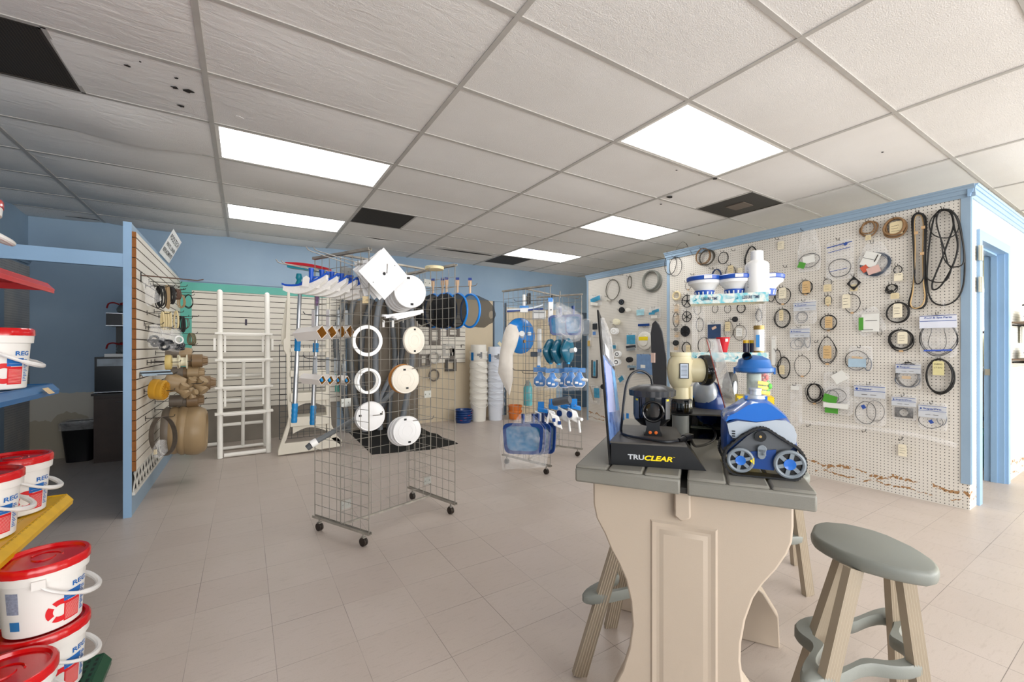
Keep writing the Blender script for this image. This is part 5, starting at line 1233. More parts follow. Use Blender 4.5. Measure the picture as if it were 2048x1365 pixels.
q=tube_thing('vacuum_hose',[dp(628,886,2.78),dp(660,868,2.86),(dp(700,845,3.0)),dp(740,822,3.25),dp(775,795,3.7),dp(800,765,4.3)],.019,M_hose,'grey ribbed vacuum hose poking out through the grid of the nearer rack','hose',ribs=.0085,n=12)
B().cyl(dp(622,890,2.77),dp(634,883,2.79),.024,None,18).o('cuff',M_wht,q); 
B().cyl(dp(614,897,2.76),dp(622,891,2.77),.019,.021,18,).o('end_collar',mat('dark grey plastic','#55585b',.5),q)
# --- white plates, lids and rings
M_lidw=mat('white lid plastic','#e9e9ea',.38,var=.02); M_lidc=mat('cream white lid','#e4ddd0',.42,var=.03); M_slot=mat('dark slot','#26272a',.7)
def disc(u,v,rx,d,m,lab,th=.016,holes=((.0,.78),(0,-.78)),turn=.35,grp='white round lids on the nearer rack',rings_=True,tilt=0,nm='skimmer_cover'):
    c=dp(u,v,d); k=d/FPX; ry=rx; turn+=.22; nrm=(-FWD*math.cos(turn)+LAT*math.sin(turn)).normalized(); R=ry*k*.95
    a=UP.cross(nrm).normalized(); bb=nrm.cross(a)
    t=thing(nm,c-UP*R,lab,'lid',grp)
    b=B(); b.lathe([(R*.9,-th/2),(R,-th*.4),(R,th*.2),(R*.97,th/2),(R*.9,th*.42),(R*.88,th*.5),(R*.4,th*.5),(.001,th*.5)],c,nrm,40); b.o('disc',m,t)
    if rings_:
        b=B(); b.torus(c+nrm*th*.5,nrm,R*.62,.0012,36,5); b.torus(c+nrm*th*.5,nrm,R*.36,.0012,30,5); b.o('moulded_rings',m,t)
    for hx_,hz_ in holes: B().ob(c+a*hx_*R+bb*hz_*R+nrm*(th*.5+.0006),a*R*.09,bb*R*.065,nrm*.0006).o('slot',M_slot,t)
    return c,R,nrm,a,bb,t
def ring(u,v,rv,d,w_,m,lab,turn=.35,th=.006,rw_=None,ry=None,grp=None):
    c=dp(u,v,d); k=d/FPX; R=rv*k*.95; turn+=.22; nrm=(-FWD*math.cos(turn)+LAT*math.sin(turn)).normalized(); b=B(); a=UP.cross(nrm).normalized(); bb=nrm.cross(a)
    RR=[]
    for j in range(40):
        an=2*PI*j/40; dd=a*math.cos(an)+bb*math.sin(an); RR.append([c+dd*R-nrm*th/2,c+dd*R+nrm*th/2,c+dd*(R-w_*k)+nrm*th/2,c+dd*(R-w_*k)-nrm*th/2])
    b.rings(RR,closed=True,sm=False); o=b.o('trim_ring',m); lab_(o,lab,'ring',grp); return o
ring(735,682,33,2.86,7,M_wht,'larger white trim ring hanging high on the nearer rack',.5)
ring(733,762,27,2.88,5,M_wht,'inner one of the two smaller white trim rings',.6); ring(738,763,27,2.86,5,M_wht,'front one of the two smaller white trim rings',.6)
disc(741,833,31,2.86,M_lidw,'white round lid with a wire through its middle, left of the stack',holes=((.72,.1),(-.72,.1)),turn=.42,rings_=False); prong(dp(742,832,2.93),dp(764,830,2.62),'prong hook through the middle of the left white lid')
disc(738,834,30,2.88,M_lidw,'white round lid just behind the left one with the wire through it',holes=(),turn=.42,rings_=False)
disc(828,681,29,3.0,M_lidc,'cream oval-looking lid hanging alone on the right of the rack',turn=.75); prong(dp(834,655,3.1),dp(862,645,2.75),'prong hook above the lone cream lid')
disc(806,758,31,3.05,mat('orange tan lid','#b67a38',.5),'orange-brown lid tucked behind the cream white one',th=.02,turn=.4,holes=()); disc(811,759,30,3.0,M_lidc,'cream white lid in front of the orange-brown one',turn=.4,holes=((-.1,.68),(.1,-.62))); prong(dp(815,740,3.08),dp(862,731,2.8),'prong hook above the orange-backed lid')
for k,(u,l) in enumerate(((804,'rearmost'),(808,'middle'),(814,'front'))): disc(u,863+k*-.5,31,3.1-k*.03,M_lidw,l+' lid of the low stack of three',turn=.4,holes=() if k<2 else ((-.15,.78),(.15,-.78)))
prong(dp(818,843,3.12),dp(866,838,2.8),'prong hook above the low stack of three lids')
for k in range(5): disc(800+k*5,594-k*2.6,33 if k<4 else 35,3.12-k*.04,M_lidw,['rearmost','fourth','third','second','front'][k]+' lid in the tilted stack of five beside the square plates',turn=.35,holes=() if k<4 else ((-.12,.80),(.1,-.76)))
prong(dp(812,556,3.1),dp(858,542,2.85),'prong hook through the top of the stack of five lids')
def plate(u,v,s,d,rot,lab,hk=False):
    c=dp(u,v,d); k=d/FPX; h=s*k; nrm=(-FWD*.75+LAT*.66).normalized(); a=UP.cross(nrm).normalized(); bb=nrm.cross(a)
    A_=a*math.cos(rot)+bb*math.sin(rot); B_=-a*math.sin(rot)+bb*math.cos(rot)
    t=thing('square_plate',c-UP*h,lab,'plate','square white skimmer plates on the nearer rack')
    b=B(); b.ob(c,A_*h,B_*h,nrm*.003); b.o('plate',M_lidw,t,bevel=.002)
    if hk:
        b=B()
        for i in range(-6,7): b.bar(c+nrm*.0034+A_*h*.92*i/7-B_*h*.9,c+nrm*.0034+A_*h*.92*i/7+B_*h*.9,.0016,.0006,up=nrm); b.bar(c+nrm*.0034+B_*h*.92*i/7-A_*h*.9,c+nrm*.0034+B_*h*.92*i/7+A_*h*.9,.0016,.0006,up=nrm)
        b.o('embossed_grid',M_lidw,t)
        B().cyl(c+nrm*.003,c+nrm*.0042,.010,None,16).o('center_hole',M_slot,t)
        for s1,s2 in ((.8,.1),(-.8,-.1)): B().cyl(c+A_*h*s1+B_*h*s2*-8*.1+nrm*.003,c+A_*h*s1+B_*h*s2*-8*.1+nrm*.0045,.003,None,8).o('screw_hole',M_slot,t)
    return c
plate(750,552,34,2.86,.30,'rearmost square plate, hanging almost upright',False); plate(754,551,35,2.83,.66,'middle tilted square plate'); plate(760,550,36,2.80,.76,'square plate just behind the front one')
c=plate(768,548,37,2.72,.80,'front square plate with a hole and a wire hook through it',True); prong(c+FWD*.06,c-FWD*.10+LAT*.05+UP*.02,'prong hook through the front square plate')
# white trays on prongs
for k,(u0,v0,u1,v1,l) in enumerate(((770,634,845,623,'upper long white skimmer arm lying on two prongs'),(790,637,838,626,'short white skimmer arm lying on two prongs'))):
    a=dp(u0,v0,2.78); c=dp(u1,v1,2.92); b=B(); b.bar(a,c,.035,.022); b.cyl(a-UP*.0,a+UP*.014,.022,None,18); o=b.o('skimmer_bar',M_lidw); lab_(o,l,'skimmer part')
prong(dp(806,640,3.0),dp(766,645,2.74),'left prong hook under the white skimmer arms'); prong(dp(846,626,3.05),dp(786,648,2.76),'right prong hook under the white skimmer arms')
for u in (767,786): o=B().ob(dp(u,648,2.75),LAT*.007,FWD*.001,UP*.022).o('hang_card',M_wht); lab_(o,('left' if u<780 else 'right')+' small white hang card on a prong under the skimmer arms','card')
# wooden looking round on top
c=dp(869,537,3.15); t=thing('round_cover',c,'flat yellowish round cover lying on top of the rack','cover'); b=B(); b.lathe([(.055,-.012),(.068,-.010),(.070,.008),(.066,.012),(.001,.012)],c,(0,0,1),32); b.o('cover',mat('yellowed plastic','#dccfa6',.45),t)
B().ob(c+UP*.0125+LAT*.02,LAT*.002,FWD*.05,UP*.001).o('rib',mat('yellowed plastic dark','#b9ab83',.5),t)
o=B().ob(dp(732,600,2.70),LAT*.022,FWD*.001,UP*.022).o('price_tag',mat('tan tag card','#d8c49a',.6,var=.12,scale=90)); lab_(o,'small tan tag with printing near the top left of the rack','tag')
# leaf nets on the right end
M_net=mat('black net mesh','#101113',.8,alpha=.88); M_netl=mat('grey net mesh','#2a2b2d',.8,alpha=.55); M_rim=mat('bright blue rim','#1784e0',.35,var=.03)
def net(u,v,rv,d,lab,m,turn,dep,light=False):
    c=dp(u,v,d); k=d/FPX; R=rv*k; nrm=(LAT*math.cos(turn)+FWD*math.sin(turn)).normalized(); a=UP.cross(nrm).normalized(); bb=UP
    t=thing('leaf_net',c-UP*R,lab,'pool net','black leaf nets with blue rims')
    P=[c+a*R*1.0*math.cos(2*PI*j/36)*.95+bb*R*math.sin(2*PI*j/36) for j in range(36)]
    B().tube(P,.009,8,True).o('rim',M_rim,t)
    RR=[]
    for s,f in ((1,0),(.96,.3),(.85,.65),(.6,.92),(.25,1.0)): RR.append([c+(p-c)*s*(1+.05*math.sin(5*i+f*7))-nrm*dep*f-UP*.02*f for i,p in enumerate(P)])
    b=B(); b.rings(RR,cap=False); b.o('mesh_bag',m,t)
    B().cyl(c+UP*R,c+UP*(R+.10),.009,None,10).ob(c+UP*(R+.09),LAT*.014,FWD*.004,UP*.022).o('handle_card',mat('beige hang card','#c9a98a',.5),t)
    B().ob(c+UP*(R+.12),LAT*.014,FWD*.005,UP*.010).o('card_header',mat('navy card','#27408a',.5),t)
    return t
nw=['innermost leaf net, mostly hidden behind the grid','second leaf net from the left','third leaf net from the left','fourth leaf net from the left','outermost leaf net with grey mesh bag']
for k,(u,d,rv) in enumerate(((866,3.55,33),(885,3.5,34),(893,3.46,35),(915,3.42,34),(940,3.38,33))): net(u,622,rv,d,nw[k],M_net if k<4 else M_netl,.75,(.15,.09,.08,.09,-.22)[k])
prong(dp(850,577,3.6),dp(952,572,3.36),'prong hook holding the leaf nets'); 
# ================================================================ farther rack goods
DS=1.13
M_bag3b=film('big skimmer bag film',dens=.12,rough=.12,crinkle=.15)
def dq(u,v,d): return dp(u,v,d*DS)
M_vb=mat('vacuum blue plastic','#1d7fd0',.25,coat=.3,var=.04); M_teal=mat('dark teal clear plastic','#0e5f7a',.2,var=.1,coat=.3); M_dnet=mat('navy net frame','#123a7c',.3); M_nett=mat('blue net mesh','#1876a8',.6,alpha=.85)
c=dq(1042,672,4.0); t=thing('vacuum_disc',c-UP*.15,'round bright blue leaf vacuum with a long white filter bag','leaf vacuum')
nrm=(-FWD*.8+LAT*.6).normalized(); R=.19; b=B(); b.lathe([(R*.9,-.04),(R,-.02),(R,0),(R*.9,.02),(R*.5,.05),(R*.3,.055),(.001,.056)],c,nrm,40); b.o('dome',M_vb,t)
B().cyl(c+nrm*.05-LAT*.03,c+nrm*.13-LAT*.07+UP*.02,.035,.03,18).o('bag_port',M_wht,t); B().ob(c+nrm*.045+LAT*.06+UP*.02,LAT*.018,nrm*.002,UP*.018).o('sticker',M_wht,t); B().cyl(c+nrm*.04-UP*.06,c+nrm*.07-UP*.06,.016,None,14).o('brass_fitting',mat('brass fitting','#9a7440',.35,.8),t)
P=[(1020,648),(1033,652),(1039,668),(1034,690),(1026,710),(1026,760),(1019,793),(1009,775),(996,745),(1000,705),(1006,672),(1012,655)]
P=[dq(u,v,3.82) for u,v in P]; cc=sum(P,Vector())/len(P); b=B()
for sg_ in (1,-1): b.rings([[cc+(p-cc)*s+FWD*(sg_*.05*o_) for p in P] for s,o_ in ((1,.0),(.8,.75),(.45,1),(.02,1.02))],cap=False)
b.o('filter_bag',mat('white filter cloth','#ddd6cc',.8,var=.06,scale=12,bump=.4,bscale=18),t)
def obj_at(nm,b,m,l,cat,g=None): o=b.o(nm,m); return lab_(o,l,cat,g)
# brush head top left
p0=dq(1014,621,3.9); p1=dq(1086,616,3.9); t=thing('flat_brush',(p0+p1)/2,'white-handled flat brush with navy edge at the top left of the farther rack','pool brush'); d=(p1-p0); b=B(); R=[]
for i in range(11): s=i/10; p=p0+d*s+UP*(.03*(2*s-1)**2*(1 if s>.5 else .2)); R.append([p+FWD*.02+UP*.008,p-FWD*.02+UP*.008,p-FWD*.02-UP*.008,p+FWD*.02-UP*.008])
b.rings(R,sm=False); b.o('back_bar',mat('silver bar','#aeb4ba',.3,.5),t); B().ob((p0+p1)/2-UP*.012,d/2,FWD*.016,UP*.008).o('navy_edge',mat('navy bristle','#223f86',.6),t)
c=dq(1048,615,3.9); B().cyl(c,c+UP*.13,.016,None,14).o('handle_socket',M_wht,t); B().ob(c,LAT*.045,FWD*.03,UP*.012).o('blue_clip',M_vb,t); B().ob(c-UP*.03,LAT*.04,FWD*.03,UP*.022).o('hub',M_wht,t)
def boxy(nm,u,v,w_,h_,dd,m,l,cat,dep=.05,g=None,bev=.006,extra=None):
    c=dq(u,v,dd); k=dd*DS/FPX; t=thing(nm,c-UP*h_*k/2,l,cat,g)
    B().ob(c,LAT*w_*k/2,FWD*dep/2,UP*h_*k/2).o('body',m,t,bevel=bev)
    for i,(eu,ev,ew,eh,em,en) in enumerate(extra or ()): 
        e=dq(eu,ev,dd-dep*.5-.004); B().ob(e,LAT*ew*k/2,FWD*.004,UP*eh*k/2).o(en,em,t)
    return t
boxy('pump_part',1101,625,10,52,3.75,M_wht,'white upright skimmer body with blue ends','pool part',.06,extra=((1101,600,9,8,M_vb,'blue_cap'),(1101,640,9,8,M_vb,'blue_foot'),(1102,620,2,2,M_slot,'dot')))
boxy('pump_part',1078,630,26,18,3.9,M_wht,'white boxy skimmer part behind the grid','pool part',.08,extra=((1078,625,22,2,mat('grey line','#888c90',.5),'seam'),))
boxy('black_cartridge',1058,598,7,22,3.95,M_blk,'black cartridge near the top of the farther rack','pool part',.04)
boxy('white_tube',1078,723,7,22,3.8,M_wht,'upper white tube with blue ring at mid rack','pool part',.04,extra=((1077,733,7,3,M_vb,'blue_ring'),))
boxy('white_tube',1079,688,8,60,3.85,M_wht,'long white tube standing behind the vacuum disc','pool part',.04,extra=((1079,702,8,6,M_vb,'blue_ring'),))
t=boxy('twin_plug',1068,709,14,10,3.8,mat('dark slate plastic','#2d3947',.4),'dark slate twin plug below the vacuum disc','pool part',.04)
# bagged navy nets top right
def fnet(u,v,w_,h_,dd,lab,turn=0,bagged=True,m1=None,m2=None,grp='navy flat leaf nets'):
    c=dq(u,v,dd); k=dd*DS/FPX; a=(LAT*math.cos(turn)+FWD*math.sin(turn)); W_,H_=w_*k/2,h_*k/2
    t=thing('leaf_skimmer',c-UP*H_,lab,'leaf net',grp)
    o_=[]
    for i in range(40):
        an=2*PI*i/40; ex=.35; x=math.copysign(abs(math.cos(an))**ex,math.cos(an)); y=math.copysign(abs(math.sin(an))**ex,math.sin(an)); o_.append((x*W_*(1-.10*(1-y)/2*1.2),y*H_))
    i_=[(x*.84,y*.80) for x,y in o_]
    n_=a.cross(UP).normalized(); b=B().frame(o_,i_,c-n_*.008,a,UP,.016); b.o('frame',m1 or M_dnet,t)
    b=B(); b.grid(lambda s,q_:c+a*W_*.84*(2*s-1)+UP*H_*.8*(2*q_-1)+n_*(-.03*math.sin(PI*s)*math.sin(PI*q_)),8,6); b.o('mesh',m2 or M_nett,t)
    b=B(); b.bar(c+UP*H_,c+UP*(H_+.08),.03,.014); b.o('handle_socket',m1 or M_dnet,t); return t
fnet(1120,651,46,40,3.72,'upper bagged navy leaf net, left one',.2); fnet(1146,650,34,42,3.62,'upper bagged navy leaf net, right one',-.3)
b=B(); P=[dq(u,v,3.55) for u,v in ((1108,610),(1118,604),(1140,615),(1166,630),(1168,660),(1160,682),(1140,686),(1112,670))]; cc=sum(P,Vector())/len(P)
for sg_ in (1,-1): b.rings([[cc+(p-cc)*s+FWD*(sg_*.09*o_) for p in P] for s,o_ in ((1,.1),(.85,.8),(.45,1),(.02,1.02))],cap=False)
obj_at('plastic_bag',b,M_bag2,'crinkled clear bag around the two upper navy nets','bag')
# teal clear vacuum heads
for k,(u,v,l) in enumerate(((1100,703,'left and rear'),(1116,704,'middle'),(1135,702,'right'))):
    c=dq(u,v,3.72-.05*k); t=thing('manual_vacuum',c-UP*.08,l+' dark teal triangular vacuum head','vacuum head','dark teal vacuum heads on the farther rack'); nr=(-FWD*.75+LAT*.66).normalized(); b=B(); a=UP.cross(nr).normalized()
    ol=[( .085*math.cos(an)*(1-.12*math.cos(3*an)),.11*math.sin(an)*(1-.1*math.cos(2*an))) for an in [2*PI*i/28 for i in range(28)]]
    b.rings([[c+a*x*s+UP*z*s+nr*o_ for x,z in ol] for s,o_ in ((.8,-.02),(1,-.01),(1,.015),(.75,.035),(.05,.045))]); b.o('body',M_teal,t)
    if k==2: B().cyl(c+nr*.03,c+nr*.10+UP*.01,.022,None,18).o('hose_spout',M_wht,t)
    b=B(); b.ob(c-UP*.10+nr*.01,a*.014,nr*.01,UP*.028); b.o('wheel_leg',mat('clear blue leg','#3f9fd0',.2),t)
M_hdr=mat('blue header card','#0f6fb4',.35,var=.12,scale=14); M_bl=film('blister shell',dens=.04,rough=.08,crinkle=.1)
for k,(u,v,dd,l) in enumerate(((1080,758,3.75,'leftmost of the blue triangular heads in blister packs'),(1104,760,3.62,'blister pack with a white spout, left of the middle'),(1128,760,3.7,'blister pack partly hidden in the middle'),(1142,758,3.6,'blister pack next to the rightmost one'),(1158,759,3.45,'rightmost blister pack, sticking out past the rack'))):
    c=dq(u,v,dd); k_=dd*DS/FPX; t=thing('blister_pack',c-UP*.1,l,'vacuum head','blue vacuum heads in blister packs'); tr=.25
    B().ob(c+UP*18*k_,LAT*13*k_,FWD*.002,UP*4.5*k_).o('header_card',M_hdr,t)
    ol=[(0,14),(5,13),(8,6),(14,0),(14,-10),(8,-15),(-8,-15),(-14,-10),(-14,0),(-7,6),(-5,13)]
    b=B(); b.rings([[c+LAT*x*k_*.85*s+UP*z*k_*s-FWD*o_ for x,z in ol] for s,o_ in ((1,0),(1,.012),(.8,.03),(.3,.04))]); b.o('head',M_vb,t)
    b=B(); b.rings([[c+LAT*x*k_*.85*s+UP*z*k_*s-FWD*o_ for x,z in ol] for s,o_ in ((1.1,-.003),(1.1,.002))]); b.o('white_rim',M_wht,t)
    for a_ in (-6,2): B().ob(c-FWD*.036+LAT*a_*k_-UP*(8+a_*.3)*k_,LAT*3*k_,FWD*.004,UP*2*k_).o('white_window',M_wht,t)
    if k in (1,4): B().cyl(c-FWD*.03+LAT*5*k_,c-FWD*.05+LAT*15*k_-UP*.005,.014,None,14).o('spout',M_wht,t)
    B().ob(c-UP*0-FWD*.046,LAT*14.5*k_,FWD*.0006,UP*22*k_).o('blister_shell',M_bl,t)
b=B(); M_tb=mat('teal bottle','#5fb3bb',.25,var=.3,scale=4)
c=dq(1056,785,4.3); b.lathe([(.045,0),(.05,.01),(.05,.2),(.03,.25),(.02,.28)],c-UP*.15,n=24); obj_at('chemical_bottle',b,M_tb,'teal and white bottle seen behind the farther rack','bottle')
# lower hanging brush caddies
for k,(u,v,dd,l) in enumerate(((1082,838,3.62,'leftmost blue-topped white vacuum brush'),(1104,832,3.75,'second blue-topped vacuum brush, partly hidden'),(1112,842,3.40,'third vacuum brush with navy dots and open front'),(1128,830,3.55,'fourth blue-topped vacuum brush with a white pipe below'),(1148,832,3.42,'rightmost blue-topped vacuum brush with a white pipe below'))):
    c=dq(u,v,dd); k_=dd*DS/FPX; t=thing('vacuum_brush',c-UP*.1,l,'vacuum brush','blue-topped vacuum brushes low on the farther rack'); al=.5; a=(LAT*math.cos(.3)+UP*math.sin(-.3)); 
    if k!=2: B().ob(c+UP*27*k_,LAT*6*k_,FWD*.012,UP*7*k_).o('hang_tab',M_vb,t); B().ob(c+UP*17*k_+LAT*3*k_,LAT*10*k_+UP*-2*k_,FWD*.03,UP*4*k_).o('blue_cover',M_vb,t,bevel=.006)
    B().ob(c,LAT*9*k_-UP*4*k_,FWD*.03,UP*13*k_+LAT*-4*k_).o('body',M_wht,t,bevel=.01)
    if k!=2:
        e=c-LAT*9*k_-FWD*.035+UP*4*k_; b=B(); b.torus(e,FWD*.7+LAT*.7,.030,.006,20,6,1,1.5); b.o('brush_rim',M_wht,t); B().lathe([(.028,0),(.03,.012),(.001,.016)],e,-(FWD*.7+LAT*.7),18).o('navy_brush',M_dnet,t)
    else: 
        for q_ in (-5,6): B().ob(c-FWD*.034+LAT*q_*k_+UP*q_*-.5*k_,LAT*3*k_,FWD*.003,UP*3.5*k_).o('navy_spot',M_dnet,t)
        B().bar(c+LAT*-12*k_+UP*20*k_,c-LAT*22*k_-UP*22*k_,.015,.02).o('white_bar',M_wht,t)
    if k>=3: e=c+LAT*8*k_-UP*8*k_-FWD*.03; B().cyl(e,e-UP*24*k_+LAT*3*k_,.011,None,14).o('pipe',M_wht,t); B().cyl(e+UP*4*k_,e+UP*4*k_-FWD*.06+LAT*.02,.014,None,14).o('spout',M_wht,t)
# big bag of blue leaf skimmers, front left low
for k,(u,dd,l) in enumerate(((1046,3.22,'front'),(1066,3.34,'second'),(1076,3.42,'third'),(1086,3.50,'rearmost'))): fnet(u,878+k*-1,84 if k==0 else 60,62,dd,l+' blue leaf skimmer in the clear bag at the foot of the farther rack',-.12 if k==0 else -.6,m2=M_nett,grp='blue leaf skimmers in the big clear bag')
b=B(); P=[dq(u,v,3.3) for u,v in ((1040,828),(1062,828),(1085,850),(1102,866),(1098,905),(1092,935),(1060,938),(1010,940),(1006,915),(1002,880),(1006,856),(1030,842))]; cc=sum(P,Vector())/len(P)
for sg_ in (1,-1): b.rings([[cc+(p-cc)*s+FWD*(sg_*.14*o_)+LAT*(.05*sg_*o_) for p in P] for s,o_ in ((1,.1),(.9,.7),(.5,1),(.02,1.02))],cap=False)
obj_at('plastic_bag',b,M_bag3b,'big clear bag over the blue leaf skimmers at the foot of the farther rack','bag')
for i,(a0,a1) in enumerate((((1104,600),(1030,603)),((1090,742),(1028,741)),((1090,748),(1046,747)))): prong(dq(*a0,3.8),dq(*a1,3.7),['bare prong hook high on the farther rack, pointing left','upper bare prong hook at the left middle of the farther rack','lower bare prong hook at the left middle of the farther rack'][i],M_blk)
prong(dq(1142,742,3.75),dq(1158,744,3.42),'prong hook of the blister packs at the right'); prong(dq(1122,812,3.7),dq(1150,814,3.38),'prong hook of the two right vacuum brushes'); prong(dq(1078,812,3.75),dq(1112,824,3.38),'prong hook of the left vacuum brushes'); prong(dq(1088,742,3.8),dq(1108,744,3.58),'prong hook of the blister packs in the middle')
prong(dq(1120,592,3.6),dq(1158,598,3.3),'prong hook on the top right of the farther rack')
# ================================================================ back wall area
M_teal2=mat('teal painted frame','#5fb3a4',.5,var=.06,scale=3)
def slatpanel(x0,x1,z0,z1,y,num,p=.0762,y0=None):
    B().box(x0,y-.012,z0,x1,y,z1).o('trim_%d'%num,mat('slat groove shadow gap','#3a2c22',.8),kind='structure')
    b=B(); z=z0
    while z<z1-.01: b.box(x0,y-.022,z+.004,x1,y-.010,min(z+p-.004,z1)); z+=p
    b.o('trim_%d'%(num+1),M_slat,kind='structure')
Yb=YB-.0
xa_,xb_=wy(384,700,YB).x,wy(690,700,YB).x
slatpanel(xa_,xb_,.45,2.00,YB-.01,60)
B().box(wy(358,700,YB).x,YB-.045,2.0,xb_+.1,YB-.0,2.10).box(wy(358,700,YB).x,YB-.045,0,xa_,YB,2.0).box(wy(672,700,YB).x-.02,YB-.045,.6,wy(682,700,YB).x,YB-.02,1.02).o('trim_62',M_teal2,kind='structure')
B().box(xa_,YB-.02,0,wy(672,700,YB).x,YB,.45).o('trim_63',paint('bare grey baseboard','#8d857a',.7,.1,3),kind='structure')
slatpanel(wy(836,700,YB).x,wy(929,700,YB).x,1.0,1.86,YB-.012,64)
# grey-brown panel leaning place with hoses
gx0,gx1=wy(697,700,YB-.1).x,wy(836,700,YB-.1).x
B().box(gx0,YB-.10,0,gx1,YB-.001,1.98).o('trim_66',paint('grey brown bare panel','#8a7f70',.75,.14,2.2),kind='structure')
M_hd=mat('dark grey hose','#4a4d50',.4)
hs=[('leftmost ribbed hose looped on the back panel',[(700,880),(682,760),(672,680),(690,600),(716,578),(700,640),(705,760),(720,850)],M_hose,.0),
('dark hose arching left on the back panel',[(745,600),(728,650),(722,720),(728,800),(742,870)],M_hd,.05),
('long grey hose arching over the middle',[(722,905),(770,780),(806,700),(815,640),(800,600),(780,585),(762,600),(752,660),(752,770),(760,860)],M_hoseL,.10),
('hose crossing down to the floor sheet, right of the middle',[(790,600),(806,650),(800,730),(770,800),(752,850)],M_hd,.16),
('hose hanging along the right edge of the back panel',[(822,610),(826,680),(820,760),(805,840),(800,890)],M_hoseL,.2),
('inner hose loop on the back panel',[(770,590),(783,640),(790,720),(780,800),(778,860)],M_hose,.06)]
for l,P,m,o_ in hs: tube_thing('pool_hose',[wy(u,min(v,882),YB-.16-o_) for u,v in P],.046,m,l,'hose',ribs=.02 if m is M_hose else 0,grp='grey hoses on the back panel')
for u,l in ((716,'left wall hook above the hoses'),(782,'right wall hook above the hoses')): 
    c=wy(u,588,YB-.1); lab_(B().tube([c,c+Vector((0,-.28,0)),c+Vector((0,-.30,.03))],.008,6).o('wall_hook',M_wire),l,'hook')
# black sheet on the floor
P=[(694,862),(744,910),(860,900),(916,888),(905,882),(885,876),(875,869),(860,866),(845,858),(830,852),(712,852)]
b=B(); pts=[fz(u,v,.001) for u,v in P]; a=[b.v(p) for p in pts]; c_=[b.v(p+UP*.004) for p in pts]; b._f(list(reversed(a))); b._f(c_)
for i in range(len(a)): b._f((a[i],a[(i+1)%len(a)],c_[(i+1)%len(a)],c_[i]))
obj_at('floor_sheet',b,mat('black roofing felt','#0f0f0d',.85,var=.25,scale=10),'black torn-edged sheet lying on the floor behind the nearer rack','sheet')
# ---- pool ladders
M_lad=mat('white ladder pvc','#efece4',.4,var=.02)
def seg(b,p,q,r): b.cyl(p,q,r,None,16)
l0,l1=fz(440,918,0),fz(537,906,0); yl=l0.y
t=thing('pool_ladder',(l0+l1)/2,'white tubular pool ladder with four treads before the slatwall','pool ladder')
lx=(l1-l0); back=Vector((-lx.y,lx.x,0)).normalized(); 
ztop=wy(440,583,l0.y+.1).z; H=ztop
for k,e in enumerate((l0,l1)):
    tp_=e+back*.16+UP*H; b=B(); seg(b,e+UP*.002,tp_,.029); b.ell(tp_,.029,.029,.029,12,8); b.o('rail',M_lad,t)
    e2=e+back*.42+UP*.002; b=B(); seg(b,e2,e+back*.24+UP*H*.66,.024); b.o('rear_leg',M_lad,t)
    b=B(); b.ob(e+back*.13+UP*(H*.68)+(l0-l1).normalized()*(.05 if k==0 else -.05),back*.05,lx.normalized()*.012,UP*.07); b.o('hinge_plate',M_lad,t)
M_trd=M_lad
for k,v in enumerate((668,720,774,824)):
    z=sz(v,(l0.y+l1.y)/2+.08,.0); s=z/H; p=l0+back*(.16*s)+UP*z; q_=l1+back*(.16*s)+UP*z
    d=(q_-p).normalized(); b=B(); b.ob((p+q_)/2,(q_-p)/2+d*.05,back*.055,UP*.012); b.ob((p+q_)/2-UP*.016,(q_-p)/2-d*.03,back*.045,UP*.01); b.o('tread',M_trd,t,bevel=.003)
    if k in (0,1,2): 
        for e in (p+d*.05,q_-d*.05): B().bar(e,e-UP*.22,.03,.02,up=d).o('tread_post',M_lad,t)
b=B(); seg(b,l0+UP*.03+lx*.08,l1+UP*.03-lx*.06,.024); b.o('base_bar',M_lad,t)
r0_,r1_=l0+back*.42,l1+back*.42
for z in (.03,.32,.62,.92): B().cyl(r0_+UP*z-back*(.18*z/H/.66*.6),r1_+UP*z-back*(.18*z/H/.66*.6),.02,None,14).o('rear_bar',M_lad,t)
m_=(r0_+r1_)/2; B().cyl(m_+UP*.03,m_+UP*1.12-back*.16,.02,None,14).o('rear_post',M_lad,t)
lab_(B().cyl(fz(405,892,.03),fz(438,888,.03),.022,None,14).o('pvc_pipe',M_lad),'short white pipe lying on the floor left of the tubular ladder','pipe')
# resin step ladder (cream, broad rails)
M_res=mat('cream resin','#ddd7c8',.45,var=.03)
Yq=5.62
def y2(u,v): p=wy(u,v,Yq); return (p.x,max(p.z,.001))
t=thing('step_ladder',wy(620,905,Yq).xy.to_3d(),'cream resin pool steps with broad flared feet, right of the tubular ladder','pool ladder')
out=[(575,582),(580,581),(581,700),(580,715),(582,770),(584,830),(581,852),(573,880),(569,888),(640,880),(672,874),(684,880),(684,893),(620,903),(556,912),(556,902),(574,850),(577,835),(574,790),(573,710),(567,700),(566,680),(571,676)]
b=B(); b.prism([y2(*p) for p in out],(0,Yq,0),(1,0,0),UP,-.05) ; b.o('side_rail',M_res,t,bevel=.006)
out=[(655,578),(661,578),(662,700),(660,790),(663,850),(672,868),(684,885),(684,893),(664,880),(654,860),(651,790),(652,700)]
B().prism([y2(*p) for p in out],(0,Yq,0),(1,0,0),UP,-.05).o('side_rail',M_res,t,bevel=.006)
